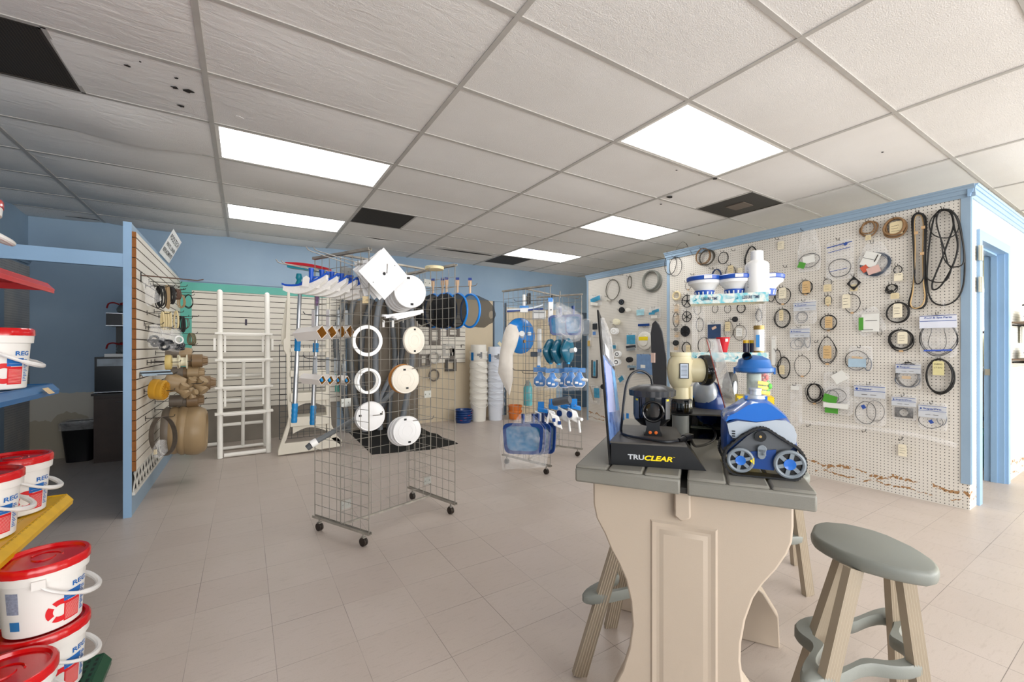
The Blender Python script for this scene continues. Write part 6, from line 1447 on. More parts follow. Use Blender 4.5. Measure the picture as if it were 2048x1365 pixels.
for k,(va,vb) in enumerate(((697,704),(742,752),(787,800),(836,848))):
    x0_,z1_=y2(582,va); x1_,z0_=y2(655,vb); B().box(x0_-.01,Yq-.02,z0_,x1_+.02,Yq+.26,z1_).o('step',M_res,t,bevel=.006)
    if k>=2:
        n_=14; xs0,xs1=y2(586,va)[0],y2(652,va)[0]; zz=z0_; ar=[(xs0,zz),(xs1,zz)]+[(xs1+(xs0-xs1)*i/n_,zz-.085+.06*math.sin(PI*i/n_)) for i in range(n_+1)]
        B().prism(ar,(0,Yq+.01,0),(1,0,0),UP,-.02).o('arch_apron',M_res,t)
B().prism([y2(*p) for p in ((573,600),(577,600),(577,675),(570,690),(563,690),(564,660))],(0,Yq+.05,0),(1,0,0),UP,-.04).o('handrail_bracket',M_res,t)
# wire grid leaning behind the steps
b=B(); panel(b,Vector((y2(570,800)[0],6.55,0)),Vector((y2(660,800)[0]+.1,6.55,0)),.02,1.30,.003); obj_at('wire_grid',b,mat('dark grid wire','#55585a',.5,.3),'dark wire grid leaning behind the cream pool steps','wire grid')
c=wy(492,645,YB-.03); lab_(B().ob(c,(.012,0,0),(0,.01,0),(0,0,.04)).o('slat_bracket',mat('dark bracket','#3c3346',.5)),'small dark bracket on the slatwall between the ladder rails','bracket')
# ---- towers of nested white buckets
M_bkt=mat('white bucket plastic','#e8e4da',.35,var=.02); M_bkt2=mat('bluish white bucket plastic','#dadfe8',.35,var=.02)
def tower(u,v0,d_y,wpx,n_,vtop,m,lab,side):
    base=fz(u,v0,0); dd=depth(base); k=dd/FPX; R=wpx*k/2; zt2=CAM_H+(HOR-vtop)*k; hb=R*2.6; step=(zt2-hb)/(n_-1)
    for i in range(n_):
        z=i*step; c=base+UP*(z+.001); last=i==n_-1
        t=thing('plastic_bucket',c,('top bucket' if last else '%s bucket from the floor'%['first','second','third','fourth','fifth','sixth','seventh','eighth','ninth','tenth'][i])+' in the '+lab,'bucket','nested buckets in the '+lab)
        b=B(); b.lathe([(R*.80,0),(R*.80,.003),(R*.86,hb*.55),(R*.88,hb*.72),(R*.97,hb*.72),(R*.97,hb*.80),(R*.90,hb*.81),(R*.90,hb*.90),(R,hb*.91),(R,hb),(R*.94,hb),(R*.9,hb*.7),(R*.76,.006)] if not last else [(R*.97,0),(R*.97,.02),(R*.93,.03),(R*.86,hb*.98),(R*.80,hb),(.001,hb)],c,n=28); b.o('body',m,t)
        if not last:
            a0=.3*i; P=[c+Vector((math.cos(a),math.sin(a),0))*(R*1.04)+UP*(hb*.78-.05*math.sin(PI*j/10)*(1 if i%3 else 1.6)) for j,a in enumerate([-PI*.9+a0*.3+PI*.8*j/10 for j in range(11)])]
            B().tube(P,.0045,6).o('handle',m,t)
        else:
            nn=-FWD; B().ob(c+nn*(R*.93)+LAT*R*.2+UP*hb*.55,LAT*R*.28,FWD*.004,UP*hb*.14).o('printed_label',mat('grey print block','#8b8d90',.6,var=.5,scale=90),t)
            B().ob(c+nn*(R*.80)-LAT*R*.62+UP*hb*.5,(LAT*.8-FWD*.6)*R*.18,FWD*.004,UP*hb*.17).o('blue_label',M_hdr,t)
    return base,R
tower(957,842,6.5,36,9,690,M_bkt,'left white bucket tower',0); tower(991,840,6.4,34,9,694,M_bkt2,'right bluish bucket tower',0)
c=fz(927,845,0); k=depth(c)/FPX; R=18*k
for i in range(5):
    t=thing('blue_bucket',c+UP*(i*.038+.001),['lowest','second','middle','fourth','topmost'][i]+' of the nested dark blue buckets on the floor','bucket','nested dark blue buckets'); b=B(); b.lathe([(R*.82,0),(R*.88,.05),(R,.052),(R,.066),(R*.92,.067),(R*.84,.01)],c+UP*(i*.038+.001),n=30); b.o('body',mat('dark blue bucket','#143b78',.25,coat=.3),t)
    a=math.radians(-130+i*25); d=Vector((math.cos(a),math.sin(a),0)); B().ob(c+d*R*1.01+UP*(i*.038+.056),Vector((-d.y,d.x,0))*.02,d*.003,UP*.005).o('red_clip',mat('dark red clip','#8a2438',.4),t)
c=fz(1030,838,0); R=.13
for i in range(2):
    t=thing('orange_bucket',c+UP*(i*.09+.001),['lower','upper'][i]+' of the two nested orange buckets behind the farther rack','bucket','nested orange buckets'); b=B(); b.lathe([(R*.82,0),(R*.9,.12),(R,.122),(R,.15),(R*.92,.151),(R*.84,.01)],c+UP*(i*.09+.001),n=28); b.o('body',mat('orange bucket','#d9752a',.3,coat=.2),t)
# faceplates on the far slatwall
M_fp=mat('grey brown skimmer frame','#6e665e',.5); M_fpl=mat('light grey frame','#b9b5ae',.45)
def fplate(u,v,w_,h_,m,lab,iw=.55,ih=.6):
    c=wy(u,v,YB-.05); k=depth(c)/FPX; W_,H_=w_*k/2,h_*k/2; o_=[(-W_,-H_),(W_,-H_),(W_,H_),(-W_,H_)]; i_=[(x*iw,y*ih) for x,y in o_]
    lab_(B().frame(o_,i_,c,(1,0,0),UP,-.02).o('face_frame',m),lab,'skimmer frame','skimmer frames on the far slatwall')
fplate(870,672,24,36,M_fp,'tall grey brown frame beside the nets on the far slatwall'); fplate(907,665,28,16,M_fp,'small frame just under the leaf nets'); fplate(898,700,26,24,M_fpl,'pale grey frame in the middle of the far slatwall'); fplate(905,708,10,22,M_fp,'narrow grey block overlapping the pale frame',.3,.3)
fplate(848,722,30,24,M_fp,'double grey brown frame at the left of the far slatwall',.3,.8); fplate(902,731,24,24,mat('dark frame','#43403c',.5),'dark square frame at the lower right of the far slatwall')
for u,v,r_,m,l in ((869,716,11,M_fpl,'pale round clamp ring on the far slatwall'),(868,751,11,M_fp,'dark round clamp ring hanging below the pale one')):
    c=wy(u,v,YB-.08); k=depth(c)/FPX; lab_(B().torus(c,(.2,-1,0),r_*k,.014,28,8).o('clamp_ring',m),l,'ring')
c=wy(895,725,YB-.08)
for u,v,l in ((886,690,'upper'),(922,690,'right'),(880,712,'middle')): c=wy(u,v,YB-.03); lab_(B().bar(c,c-UP*.05,.02,.01).tube([c,c+Vector((0,-.12,0))],.004,6).o('slat_hook',M_wire),l+' empty hook on the far slatwall','hook')
lab_(B().ob(fz(991,840,0)+Vector((.10,-.02,CAM_H+(HOR-691)*depth(fz(991,840,0))/FPX)),(.05,0,-.05),(0,.004,0),(.02,0,.02)).o('scraper_card',mat('cream card','#d9cfae',.5)),'cream card sticking up between the bucket towers','card')
# wall behind rack 2: beige with far white shelf items
tube_thing('grey_pipe_stub',[dp(1108,805,3.9),dp(1140,800,3.8)],.035,mat('dark grey pipe','#565a60',.4),'thick dark grey pipe lying through the farther rack','pipe')
# ================================================================ goods on the pegboard walls
XF=XW-.004
M_str=mat('manila tag','#d9c9a2',.7,var=.05); M_tagw=mat('pale tag','#e8dfc6',.7,var=.04); M_ink=mat('ink','#3a3430',.7,var=0)
M_grn=mat('green bag print','#4f9a36',.5,var=.05); M_slate=mat('slate plastic','#3b4656',.45,var=.1); M_cyan=mat('teal blue insert','#3f8fb0',.4,var=.25,scale=14)
M_supb=mat('blue bag print','#2f4f9c',.5,var=0)
def wl(u,v,off=.012,X=None): return wx(u,v,(X if X is not None else XW)-off)
def wall_k(u,v,X=None): 
    p=wl(u,v,0,X); return depth(p)/FPX
def hr(u,rx,v,X=None): # half width in Y of rx pixels
    return abs(wl(u+rx,v,0,X).y-wl(u-rx,v,0,X).y)/2
DH=[]
def peghook(u,v,lab,X=None,L=.06,dx=0):
    p=wl(u,v,0,X); b=B(); b.tube([p+Vector((.002,0,.0)),p+Vector((-L,0,-.004)),p+Vector((-L-.008,0,.002)),p+Vector((-L-.012,0,.016))],.0022,6); b.tube([p+Vector((-.002,0,-.001)),p+Vector((-.002,0,.022))],.0022,6)
    o=b.o('peg_hook',M_wire); o['label']=' '.join(lab.split()[:16]); o['category']='hook'; o['group']='peg hooks on the pegboard walls'; return o
def tagcard(t,p,w_,h_,m=None,txt=None,rot=0,kid=True,name='price_tag'):
    A_=Vector((0,-math.cos(rot),math.sin(rot))); C_=Vector((0,math.sin(rot),math.cos(rot)))
    pl_=[(-w_/2,-h_/2),(w_/2,-h_/2),(w_/2,h_/2*.8),(w_/2*.7,h_/2),(-w_/2*.7,h_/2),(-w_/2,h_/2*.8)]
    o=B().prism(pl_,p,A_,C_,.0012)
    o=o.o(name,m or M_str,t)
    if txt:
        n=len(txt)
        for i,s in enumerate(txt): text(s,p+A_*(-w_*.38)+C_*(h_*(.22-.24*i))+Vector((-.0016,0,0)),A_,C_,h_*.11,M_ink,o,'lettering',width=w_*.72)
    else:
        rd=random.Random(int(p.y*1000)); b=B()
        for i in range(3):
            z=h_*(.18-.2*i); w2=w_*rd.uniform(.45,.75); q_=p+C_*z-A_*(w_*.36)+Vector((-.0016,0,0)); n_=10
            P=[q_+A_*(w2*j/n_)+C_*(h_*.022*rd.uniform(-1,1)) for j in range(n_+1)]; b.tube(P,h_*.010,4)
        b.o('handwriting',M_ink,o)
    return o
def rpath(c,ry,rz,rd,wob=.04,pinch=0,sag=0):
    P=[]; a0=rd.uniform(0,6); 
    for j in range(28):
        a=2*PI*j/28; w_=1+wob*math.sin(2*a+a0)+wob*.6*math.sin(3*a+a0*2)
        y=math.sin(a)*ry*w_*(1-pinch*max(0,math.cos(a))); z=math.cos(a)*rz*(1+wob*.4*math.sin(3*a+a0))
        P.append(c+Vector((0,-y,z)))
    return P
def oring(u,v,rx,ry,lab,r=.0035,n=1,m=None,tag=None,X=None,wob=.03,pinch=.0,hook=True,spread=.0,tape=False,off=.02,nm='seal_ring',tm=None,tw=None,grp='rubber seal rings on the pegboard'):
    c=wl(u,v,off,X); k=wall_k(u,v,X); RY=hr(u,rx,v,X); RZ=ry*k; rd=random.Random(int(u*13+v*7))
    t=thing(nm,c-UP*RZ,lab,'seal ring',grp)
    for i in range(n):
        s=1-spread*rd.uniform(0,1)*(1 if i else 0); cc=c+Vector((-(i%3)*r*1.9,rd.uniform(-1,1)*RY*spread*.5,RZ*(1-s)+rd.uniform(-.5,.5)*r))
        B().tube(smooth(rpath(cc,RY*s,RZ*s,rd,wob,pinch),2,True),r,8,True).o('ring',m or M_rub,t)
    if tag:
        tu,tv,tw_,th_=tag[:4]; p=wl(tu,tv,off+.014+ (n-1)*r,X); tagcard(t,p,hr(tu,tw_/2,tv,X)*2,th_*k,tm,tag[4] if len(tag)>4 else None,rot=tag[5] if len(tag)>5 else 0)
        B().tube([p+UP*th_*k*.5,c+UP*(RZ+r)+Vector((-.01,0,0))],.0007,4).o('tag_string',M_tagw,t)
    if tape: B().ob(c-UP*RZ,Vector((.006,0,0)),Vector((0,RY*.16,0)),UP*.008).o('masking_tape',mat('masking tape','#cba77c',.7),t)
    if hook: peghook(u,v-ry,'hook for '+lab,X)
    return t
def baggie(u0,v0,u1,v1,lab,X=None,off=.025,header=None,rings=(),bottom=None,dens=None,cards=(),grp=None,puff=.012,m=None,cat='parts bag',rot=0,hook=None,top=None):
    uc,vc=(u0+u1)/2,(v0+v1)/2; c=wl(uc,vc,off,X); k=wall_k(uc,vc,X); RY=hr(uc,(u1-u0)/2,vc,X); RZ=(v1-v0)/2*k
    t=thing('parts_bag',c-UP*RZ,lab,cat,grp); A_=Vector((0,-math.cos(rot),math.sin(rot))); C_=Vector((0,math.sin(rot),math.cos(rot))); N_=Vector((-1,0,0))
    P=lambda x,z,o_=0: c+A_*(x*RY)+C_*(z*RZ)+N_*o_
    def loc(u,v): p=wl(u,v,off,X)-c; return (p.dot(A_)/RY,p.dot(C_)/RZ)
    n_=20; ol=[]
    for i in range(n_):
        a=2*PI*i/n_; x=math.copysign(abs(math.cos(a))**.25,math.cos(a)); z=math.copysign(abs(math.sin(a))**.25,math.sin(a))
        if top and z>0: x*=1-top*z
        ol.append((x,z))
    b=B()
    for sg_ in (1,-1): b.rings([[P(x*s,z*s,sg_*o_*puff) for x,z in ol] for s,o_ in ((1,0),(.9,.5),(.6,1),(.02,1.1))],cap=False)
    b.o('film',m or M_bag3,t)
    for (ru,rv,rx,ry,r_,mm) in rings:
        x,z=loc(ru,rv); cc=P(x,z,0); rd=random.Random(int(ru*3+rv)); B().tube(smooth(rpath(cc,hr(ru,rx,rv,X),ry*k,rd,.05),2,True),r_,8,True).o('seal_ring',mm or M_rub,t)
    for ci,(cu,cv,cw,ch,mm,nm_,cr) in enumerate(cards):
        x,z=loc(cu,cv); p=P(x,z,puff*1.1+.0012+ci*.0016); aa=A_*math.cos(cr)+C_*math.sin(cr); bb=-A_*math.sin(cr)+C_*math.cos(cr)
        B().ob(p,aa*hr(cu,cw/2,cv,X),bb*(ch/2*k),N_*.0006).o(nm_,mm,t)
    if header:
        ht,hb_,txt=header; z0=1-2*hb_; z1=1-2*ht; p=P(0,(z0+z1)/2,puff*1.15)
        h_=B().ob(p,A_*RY*.96,C_*(z1-z0)/2*RZ,N_*.0006).o('header_band',mat('milky header','#d9dde2',.4,alpha=.75),t)
        for zz in (z1,z1-(z1-z0)*.42): B().ob(P(0,zz,puff*1.2),A_*RY*.96,C_*RZ*.012,N_*.0006).o('header_line',M_supb,h_)
        if txt: text(txt,P(-.62,z1-(z1-z0)*.36,puff*1.3),A_,C_,(z1-z0)*.20*RZ,M_supb,h_,'lettering',width=RY*1.25*(1 if len(txt)>6 else .65),bold=.02)
        if txt and txt.startswith('Super'): B().ob(P(-.78,z1-(z1-z0)*.25,puff*1.25),(A_+C_)*RZ*.035,(C_-A_)*RZ*.035,N_*.0006).o('logo_mark',M_supb,h_)
        for q_ in range(2): B().ob(P(-.3+.55*q_,z1-(z1-z0)*.75,puff*1.25),A_*RY*.18,C_*RZ*.014,N_*.0006).o('small_print',mat('grey small print','#6d6a6a',.6,var=0),h_)
    if hook is not False: peghook(hook[0] if hook else uc,hook[1] if hook else v0+2,'hook for '+lab,X)
    return t,P,loc,k
M_bag3=film('thin parts bag film',dens=.15,rough=.12,crinkle=.3)
# ---- near wall, right half
z5=lambda x,y:(1580+x/4.266,400+y/4.266); z6=lambda x,y:(1580+x/3.689,660+y/3.689); z2=lambda x,y:(1320+x/4.266,400+y/4.266)
T5=lambda x,y,w_,h_,*a:(*z5(x,y),w_/4.266,h_/4.266,*a); T6=lambda x,y,w_,h_,*a:(*z6(x,y),w_/3.689,h_/3.689,*a); T2=lambda x,y,w_,h_,*a:(*z2(x,y),w_/4.266,h_/4.266,*a)
def O5(x,y,rx,ry,lab,**k): return oring(*z5(x,y),rx/4.266,ry/4.266,lab,**k)
def O6(x,y,rx,ry,lab,**k): return oring(*z6(x,y),rx/3.689,ry/3.689,lab,**k)
def O2(x,y,rx,ry,lab,**k): return oring(*z2(x,y),rx/4.266,ry/4.266,lab,**k)
def R5(x,y,rx,ry,r,m=None): return (*z5(x,y),rx/4.266,ry/4.266,r,m)
def R6(x,y,rx,ry,r,m=None): return (*z6(x,y),rx/3.689,ry/3.689,r,m)
def C5(x,y,w_,h_,m,n,rot=0): return (*z5(x,y),w_/4.266,h_/4.266,m,n,rot)
def C6(x,y,w_,h_,m,n,rot=0): return (*z6(x,y),w_/3.689,h_/3.689,m,n,rot)
M_wc=mat('white parts card','#e4e4de',.6,var=.03)
baggie(*z5(62,255),*z5(262,612),'clear tapered bag with a black ring and green corner, top left of the bags',rings=(R5(162,517,84,58,.0035),),cards=(C5(165,510,100,62,M_wc,'white_card',.12),C5(105,560,60,50,M_grn,'green_corner',-.4)),top=.45,hook=z5(120,262))
baggie(*z5(305,345),*z5(545,680),'bubble-like clear bag with a large black ring and blue lines',rings=(R5(422,582,97,75,.004),),cards=(C5(425,385,215,8,M_supb,'blue_line',.12),C5(425,430,190,5,M_supb,'blue_line',.12),C5(480,378,30,24,M_supb,'logo_mark',.6),C5(420,600,150,4,M_supb,'blue_line',.1)),hook=z5(420,345))
oring(*z5(668,248),17,14,'brown flattened gasket pair with a squarish outline near the crown moulding',r=.007,n=2,m=mat('brown gasket','#8a6a48',.7,var=.1),tag=T5(668,322,48,42),wob=.10,spread=.2,grp=None)
oring(*z5(905,240),23,18,'larger brown flattened gasket with a handwritten card inside',r=.0085,n=3,m=mat('brown gasket','#8a6a48',.7,var=.1),tag=T5(905,240,110,110),wob=.06,spread=.15,grp=None)
baggie(*z5(572,360),*z5(860,660),'wide grey bag holding a thick dark coil, with a tilted white barcode label',rings=(R5(725,550,118,92,.010,M_slate),R5(725,550,108,84,.009,M_slate)),cards=(C5(690,510,140,120,M_wc,'barcode_label',-.42),C5(680,505,110,3,M_ink,'label_line',-.42),C5(742,500,9,62,M_ink,'barcode',-.42),C5(645,590,60,55,mat('orange red insert','#c9573d',.5),'red_insert',.5),C5(720,600,110,60,mat('pink insert','#d8b2a8',.5),'pink_insert',.3)),top=.5,hook=z5(712,372))
O5(920,598,36,31,'small black ring over a tag marked LT 206',r=.0035,tag=T5(925,658,74,66,('LT 206',)),tm=M_tagw)
O5(320,705,36,30,'small thin black ring over a plain cream tag',r=.0028,tag=T5(320,752,66,60))
t,P_,lc_,k_=(None,)*4
c=wl(*z5(545,712),.02); k=wall_k(*z5(545,712)); t=thing('square_gasket',c,'black diamond-hung square gasket over a cream tag','gasket'); w_=hr(z5(545,712)[0],62/4.266,z5(545,712)[1]); h_=60/4.266*k
b=B(); ou=[(0,-h_),(w_,0),(0,h_),(-w_,0)]; n_=24
O_=[]; I_=[]
for j in range(24):
    a=2*PI*j/24; s=1/(abs(math.cos(a))+abs(math.sin(a))); O_.append((w_*s*math.cos(a),h_*s*math.sin(a))); I_.append((w_*.52*math.cos(a),h_*.48*math.sin(a)))
b.frame(O_,I_,c,Vector((0,-1,0)),UP,.004); b.o('gasket',M_rub,t); tagcard(t,wl(*z5(545,750),.014),.055,.06); peghook(*z5(548,650),'hook for the black diamond-hung square gasket')
O5(132,748,58,58,'double black ring with an orange-tan tag inside',r=.003,n=2,tag=T5(138,745,66,100),spread=.1,tm=mat('orange manila tag','#cfae7c',.7,var=.05),tape=True)
O5(868,762,55,38,'tangled cluster of small black rings with paper pieces',r=.003,n=6,tag=T5(895,820,74,50),spread=.45,wob=.08)
O5(325,860,32,40,'small upright oval ring around a tag, below the thin ring',r=.0025,tag=T5(325,862,46,66),tape=True)
O5(530,886,65,78,'thin black ring with a cream tag hanging at its left',r=.003,tag=T5(480,865,68,120),tape=True,tm=M_tagw)
baggie(*z5(30,855),*z5(228,1060),'upper clear bag with printed header and a small wire-like ring',header=(.12,.45,'Super'),rings=(R5(100,1005,50,44,.0022,M_slate),R5(105,995,44,40,.0022,M_slate)),grp=None)
O5(328,1050,70,64,'medium ring around a pinkish tag beside the upper printed bag',r=.0033,tag=T5(330,1045,62,96),tm=mat('orange manila tag','#cfae7c',.7,var=.05),tape=True,n=2,spread=.04)
baggie(*z5(560,930),*z5(790,1150),'tilted white card bag with a green edge',cards=(C5(690,1050,150,150,M_wc,'white_card',-.35),C5(612,1060,40,110,M_grn,'green_edge',-.35),C5(700,1030,100,4,M_ink,'label_line',-.35),C5(670,1110,90,4,M_ink,'label_line',-.35)),rings=(R5(765,1130,20,26,.002),),rot=.35,hook=z5(650,940))
O5(922,965,98,86,'thick triple black ring around a long tag, upper one of the thick pair',r=.0045,n=3,tag=T5(918,945,78,118,None),tm=M_tagw,spread=.06)
baggie(*z5(0,1080),*z5(175,1290),'lower clear bag with printed header and curled wire ring',header=(.12,.45,'Super'),rings=(R5(55,1235,54,40,.0022,M_slate),R5(80,1220,40,36,.0022,M_slate),R5(150,1200,24,60,.003,M_slate)))
O6(275,152,68,100,'tall egg-shaped double ring around an orange-tan tag',r=.003,n=2,tag=T6(275,165,60,95),pinch=.35,spread=.1,tape=True,tm=mat('orange manila tag','#cfae7c',.7,var=.05))
baggie(*z6(432,120),*z6(608,305),'blue-tinted bag behind a leaning black ring',rings=(R6(490,225,82,72,.0032),R6(575,255,26,45,.004,M_slate)),cards=(C6(500,205,80,14,mat('tan label','#cbb292',.6),'tan_label',-.1),C6(500,245,130,60,mat('light blue insert','#a9c2d3',.5,var=.15),'blue_insert',0)),hook=z6(520,130))
O5(948,1200,108,90,'thick coil of several black rings around a tag, lower one of the thick pair',r=.0042,n=5,tag=T5(960,1178,84,100),tm=M_tagw,spread=.16,tape=True)
# long belts
def belt_item(lab,paths,r,mm=None,extra=None):
    P0=[wl(u,v,.03) for u,v in paths[0]]; t=thing('drive_belt',min(P0,key=lambda p:p.z),lab,'belt','long black belts on the pegboard')
    for i,pth in enumerate(paths):
        P=[wl(u,v,.022+.012*i) for u,v in pth]; B().tube(smooth(P,5,True),r if not isinstance(r,(list,tuple)) else r[i],8,True,flat=1).o('loop',(mm[i] if mm else M_rub),t)
    return t
l1=[z5(*q) for q in [(1100,112),(1145,135),(1160,190),(1155,400),(1150,700),(1165,860),(1120,925),(1040,915),(1015,880),(1045,760),(1062,600),(1052,350),(1042,180),(1060,130)]]
l2=[z5(*q) for q in [(1098,130),(1128,150),(1138,250),(1132,450),(1138,700),(1150,830),(1120,905),(1060,925),(1028,885),(1048,780),(1060,600),(1068,400),(1060,200),(1070,145)]]
l3=[z5(*q) for q in [(1100,118),(1135,140),(1150,230),(1145,500),(1140,660),(1100,715),(1066,690),(1056,500),(1050,250),(1062,140)]]
t=belt_item('long narrow black and tan belt loops hung left of the big tangle',[l1,l2,l3],[.007,.0045,.005],[M_rub,mat('tan belt','#c9a876',.6),M_rub])
for (x,y) in ((1075,282),(1137,235),(1128,458)): B().ob(wl(*z5(x,y),.048),Vector((.003,0,0)),Vector((0,.012,0)),UP*.012).o('masking_tape',mat('masking tape','#cba77c',.7),t)
peghook(*z5(1098,112),'hook for the long narrow black and tan belt loops')
m1=[z5(*q) for q in [(1312,80),(1380,95),(1440,180),(1470,330),(1490,500),(1480,720),(1420,850),(1310,900),(1210,860),(1170,720),(1175,520),(1195,330),(1230,150),(1270,95)]]
m2=[z5(*q) for q in [(1312,85),(1370,110),(1395,220),(1340,380),(1290,520),(1240,640),(1212,720),(1225,768),(1290,730),(1370,600),(1420,470),(1430,360),(1400,230),(1380,120),(1340,90)]]
m3=[z5(*q) for q in [(1305,85),(1250,140),(1262,250),(1310,400),(1345,540),(1375,590),(1340,680),(1280,705),(1200,690),(1165,640),(1180,440),(1210,220),(1260,100)]]
m4=[z5(*q) for q in [(1310,90),(1230,130),(1190,210),(1215,290),(1300,325),(1390,310),(1440,240),(1420,150),(1370,100)]]
m5=[z5(*q) for q in [(1315,82),(1400,120),(1450,250),(1480,420),(1478,540),(1420,572),(1360,560),(1310,490),(1290,350),(1250,200),(1270,110)]]
t=belt_item('big tangle of long black belts beside the wall corner',[m1,m2,m3,m4,m5],[.0058,.0062,.0045,.0040,.0045]); peghook(*z5(1312,85),'hook for the big tangle of long black belts')
# Pool & Spa Parts bag
t,P_,lc_,k_=baggie(*z5(1105,970),*z5(1425,1345),'clear bag with a white and blue Pool & Spa Parts header and hose loops',off=.03,puff=.014,grp=None,
 rings=(R5(1262,1180,155,150,.0045),R5(1265,1175,146,142,.0035)),cards=(C5(1265,1285,240,14,mat('blue print band','#4460b8',.5,var=.2,scale=60),'blue_print_band',.03),))
b=B().ob(P_(0,.60,.017),Vector((0,-1,0))*hr(z5(1265,1040)[0],158/4.266,640),UP*(50/4.266*k_),Vector((-.0006,0,0))).o('header_band',mat('pool header','#dfe3ef',.4),t)
text('Pool & Spa Parts',P_(-.70,.74,.0185),(0,-1,0),UP,20/4.266*k_,M_supb,b,'lettering',width=hr(z5(1265,1040)[0],115/4.266,640)*2,bold=.015)
for zz in (.895,.655): B().ob(P_(0,zz,.0182),Vector((0,-1,0))*hr(z5(1265,1040)[0],156/4.266,640),UP*.0022,Vector((-.0005,0,0))).o('header_line',M_supb,b)
lp=[z5(*q) for q in [(1200,1070),(1206,1120),(1185,1190),(1182,1240),(1220,1285),(1290,1290),(1330,1240),(1330,1170),(1315,1110),(1318,1070)]]; B().tube(smooth([wl(u,v,.034) for u,v in lp],4),.0028,6).o('inner_loop',M_rub,t)
# ---- near wall, lower right
O6(90,268,58,76,'thin single black ring left of the tall egg-shaped one',r=.0024,tape=True)
baggie(*z6(778,240),*z6(970,435),'printed bag behind a coil of three black rings',header=(.1,.42,'Super'),rings=(R6(865,330,82,88,.0045),R6(872,335,78,84,.0045),R6(868,365,92,58,.004,M_slate)),cards=(C6(862,352,66,22,mat('tan label','#cbb292',.6),'tan_label',0),))
O6(1108,345,102,128,'largest thick double ring with a tag marked LT 373, lower right',r=.0055,n=3,tag=T6(1095,283,84,105,('O-RING','LT-373')),tm=mat('aged yellow tag','#d9d09a',.7,var=.05),spread=.05)
O6(180,472,62,72,'messy coil of many thin black rings beside the green-cornered bag',r=.0027,n=8,spread=.28,wob=.07,tape=True)
baggie(*z6(245,312),*z6(438,582),'white-topped bag with green lower corner and two black rings, front one',rings=(R6(348,487,62,50,.003),R6(310,492,50,46,.003)),cards=(C6(300,510,100,60,M_grn,'green_corner',-.25),C6(340,560,180,36,M_wc,'white_bottom',0),C6(370,350,100,70,M_wc,'white_flap',.6)),off=.04)
baggie(*z6(262,420),*z6(466,628),'green-cornered bag peeking out behind the white-topped one',rings=(R6(335,560,50,24,.003),),cards=(C6(310,595,96,40,M_grn,'green_corner',0),),off=.02,hook=False)
baggie(*z6(470,395),*z6(708,705),'large clear bag with tilted printed header and two big thin rings',header=(.08,.34,'Super'),rings=(R6(558,612,75,82,.0032),R6(628,600,68,74,.0026)),cards=(C6(547,568,30,28,M_supb,'logo_mark',.5),))
t,P_,lc_,k_=baggie(*z6(748,480),*z6(935,665),'printed bag holding a square black gasket with round hole',header=(.12,.45,'SuperPro'))
c=P_(0,-.42,.004); w_=.052; O_=[];I_=[]
for j in range(24):
    a=2*PI*j/24; m_=max(abs(math.cos(a)),abs(math.sin(a))); O_.append((w_*1.15*math.cos(a)/m_,w_*.8*math.sin(a)/m_)); I_.append((w_*.55*math.cos(a),w_*.55*math.sin(a)))
B().frame(O_,I_,c,Vector((0,-1,0)),UP,.004).o('square_gasket',M_rub,t)
baggie(*z6(945,535),*z6(1160,742),'printed bag with a wide thin ring, nearest the wall corner at the bottom',header=(.14,.55,'SuperPro'),rings=(R6(1037,672,86,54,.0026),R6(1120,660,34,44,.003,M_slate)),cards=(C6(1045,678,30,26,M_supb,'logo_mark',.6),))
baggie(*z6(0,400),*z6(90,712),'tall empty clear bag beside the tracked cleaner',cards=(C6(40,430,60,30,M_wc,'white_card',0),))
# rolled clear tube along the wall
P=[wl(*z6(x,y),.045) for x,y in ((70,678),(300,700),(600,730),(850,765),(1050,805),(1230,858))]
o=B().tube(smooth(P,4),.022,12).o('plastic_roll',film('rolled film',dens=.13,rough=.1,crinkle=.5)); lab_(o,'long roll of clear plastic tubing lying along the pegboard near the floor','plastic roll')
for (x,y,l) in ((150,700,'left'),(560,740,'middle'),(828,800,'right')): peghook(*z6(x,y+8),l+' hook carrying the long clear plastic roll',L=.075)
t=thing('paper_tag',wl(*z6(830,890),.03),'blank cream tag hanging alone under the long plastic roll','tag'); tagcard(t,wl(*z6(830,890),.03),.055,.10,M_tagw)
t=thing('paper_tag',wl(*z2(1030,383),.02),'small cream tag hanging alone high on the near pegboard','tag'); tagcard(t,wl(*z2(1030,388),.02),.062,.085,M_tagw); peghook(*z2(1012,340),'hook of the small lone cream tag high on the near pegboard')
o=B().cyl(wl(*z5(1310,855),.02),wl(*z5(1315,935),.02),.009,None,10).o('clear_vial',M_clear); lab_(o,'small clear vial on the pegboard under the long belts','vial')
# ---- near wall, left half
O2(88,545,50,90,'tall black ring with white clip at the left end of the near pegboard',r=.004,grp=None); O2(132,570,54,80,'second tall black ring beside the one at the left end',r=.0036,grp=None)
b=B(); b.tube(smooth([wl(*z2(*q),.02) for q in ((120,470),(150,400),(190,360),(230,380),(240,430))],4),.0016,5).tube([wl(*z2(220,370),.03),wl(*z2(285,480),.05)],.0018,5).tube([wl(*z2(60,470),.03),wl(*z2(130,430),.0),wl(*z2(240,395),.03)],.0016,5); lab_(b.o('wire_tangle',M_wire),'loose thin wires sticking up above the left end of the near pegboard','wire')
O2(370,485,62,66,'brown and dark doubled gaskets near the top left of the near pegboard',r=.006,n=2,m=mat('brown gasket','#8a6a48',.7,var=.1),spread=.05,grp=None); O2(402,492,62,62,'dark thick gasket just right of the brown one',r=.007,n=2,m=mat('dark olive rubber','#46423a',.6),spread=.05,grp=None)
O2(542,497,42,50,'small black double ring right of the brown gaskets',r=.003,n=2,spread=.1)
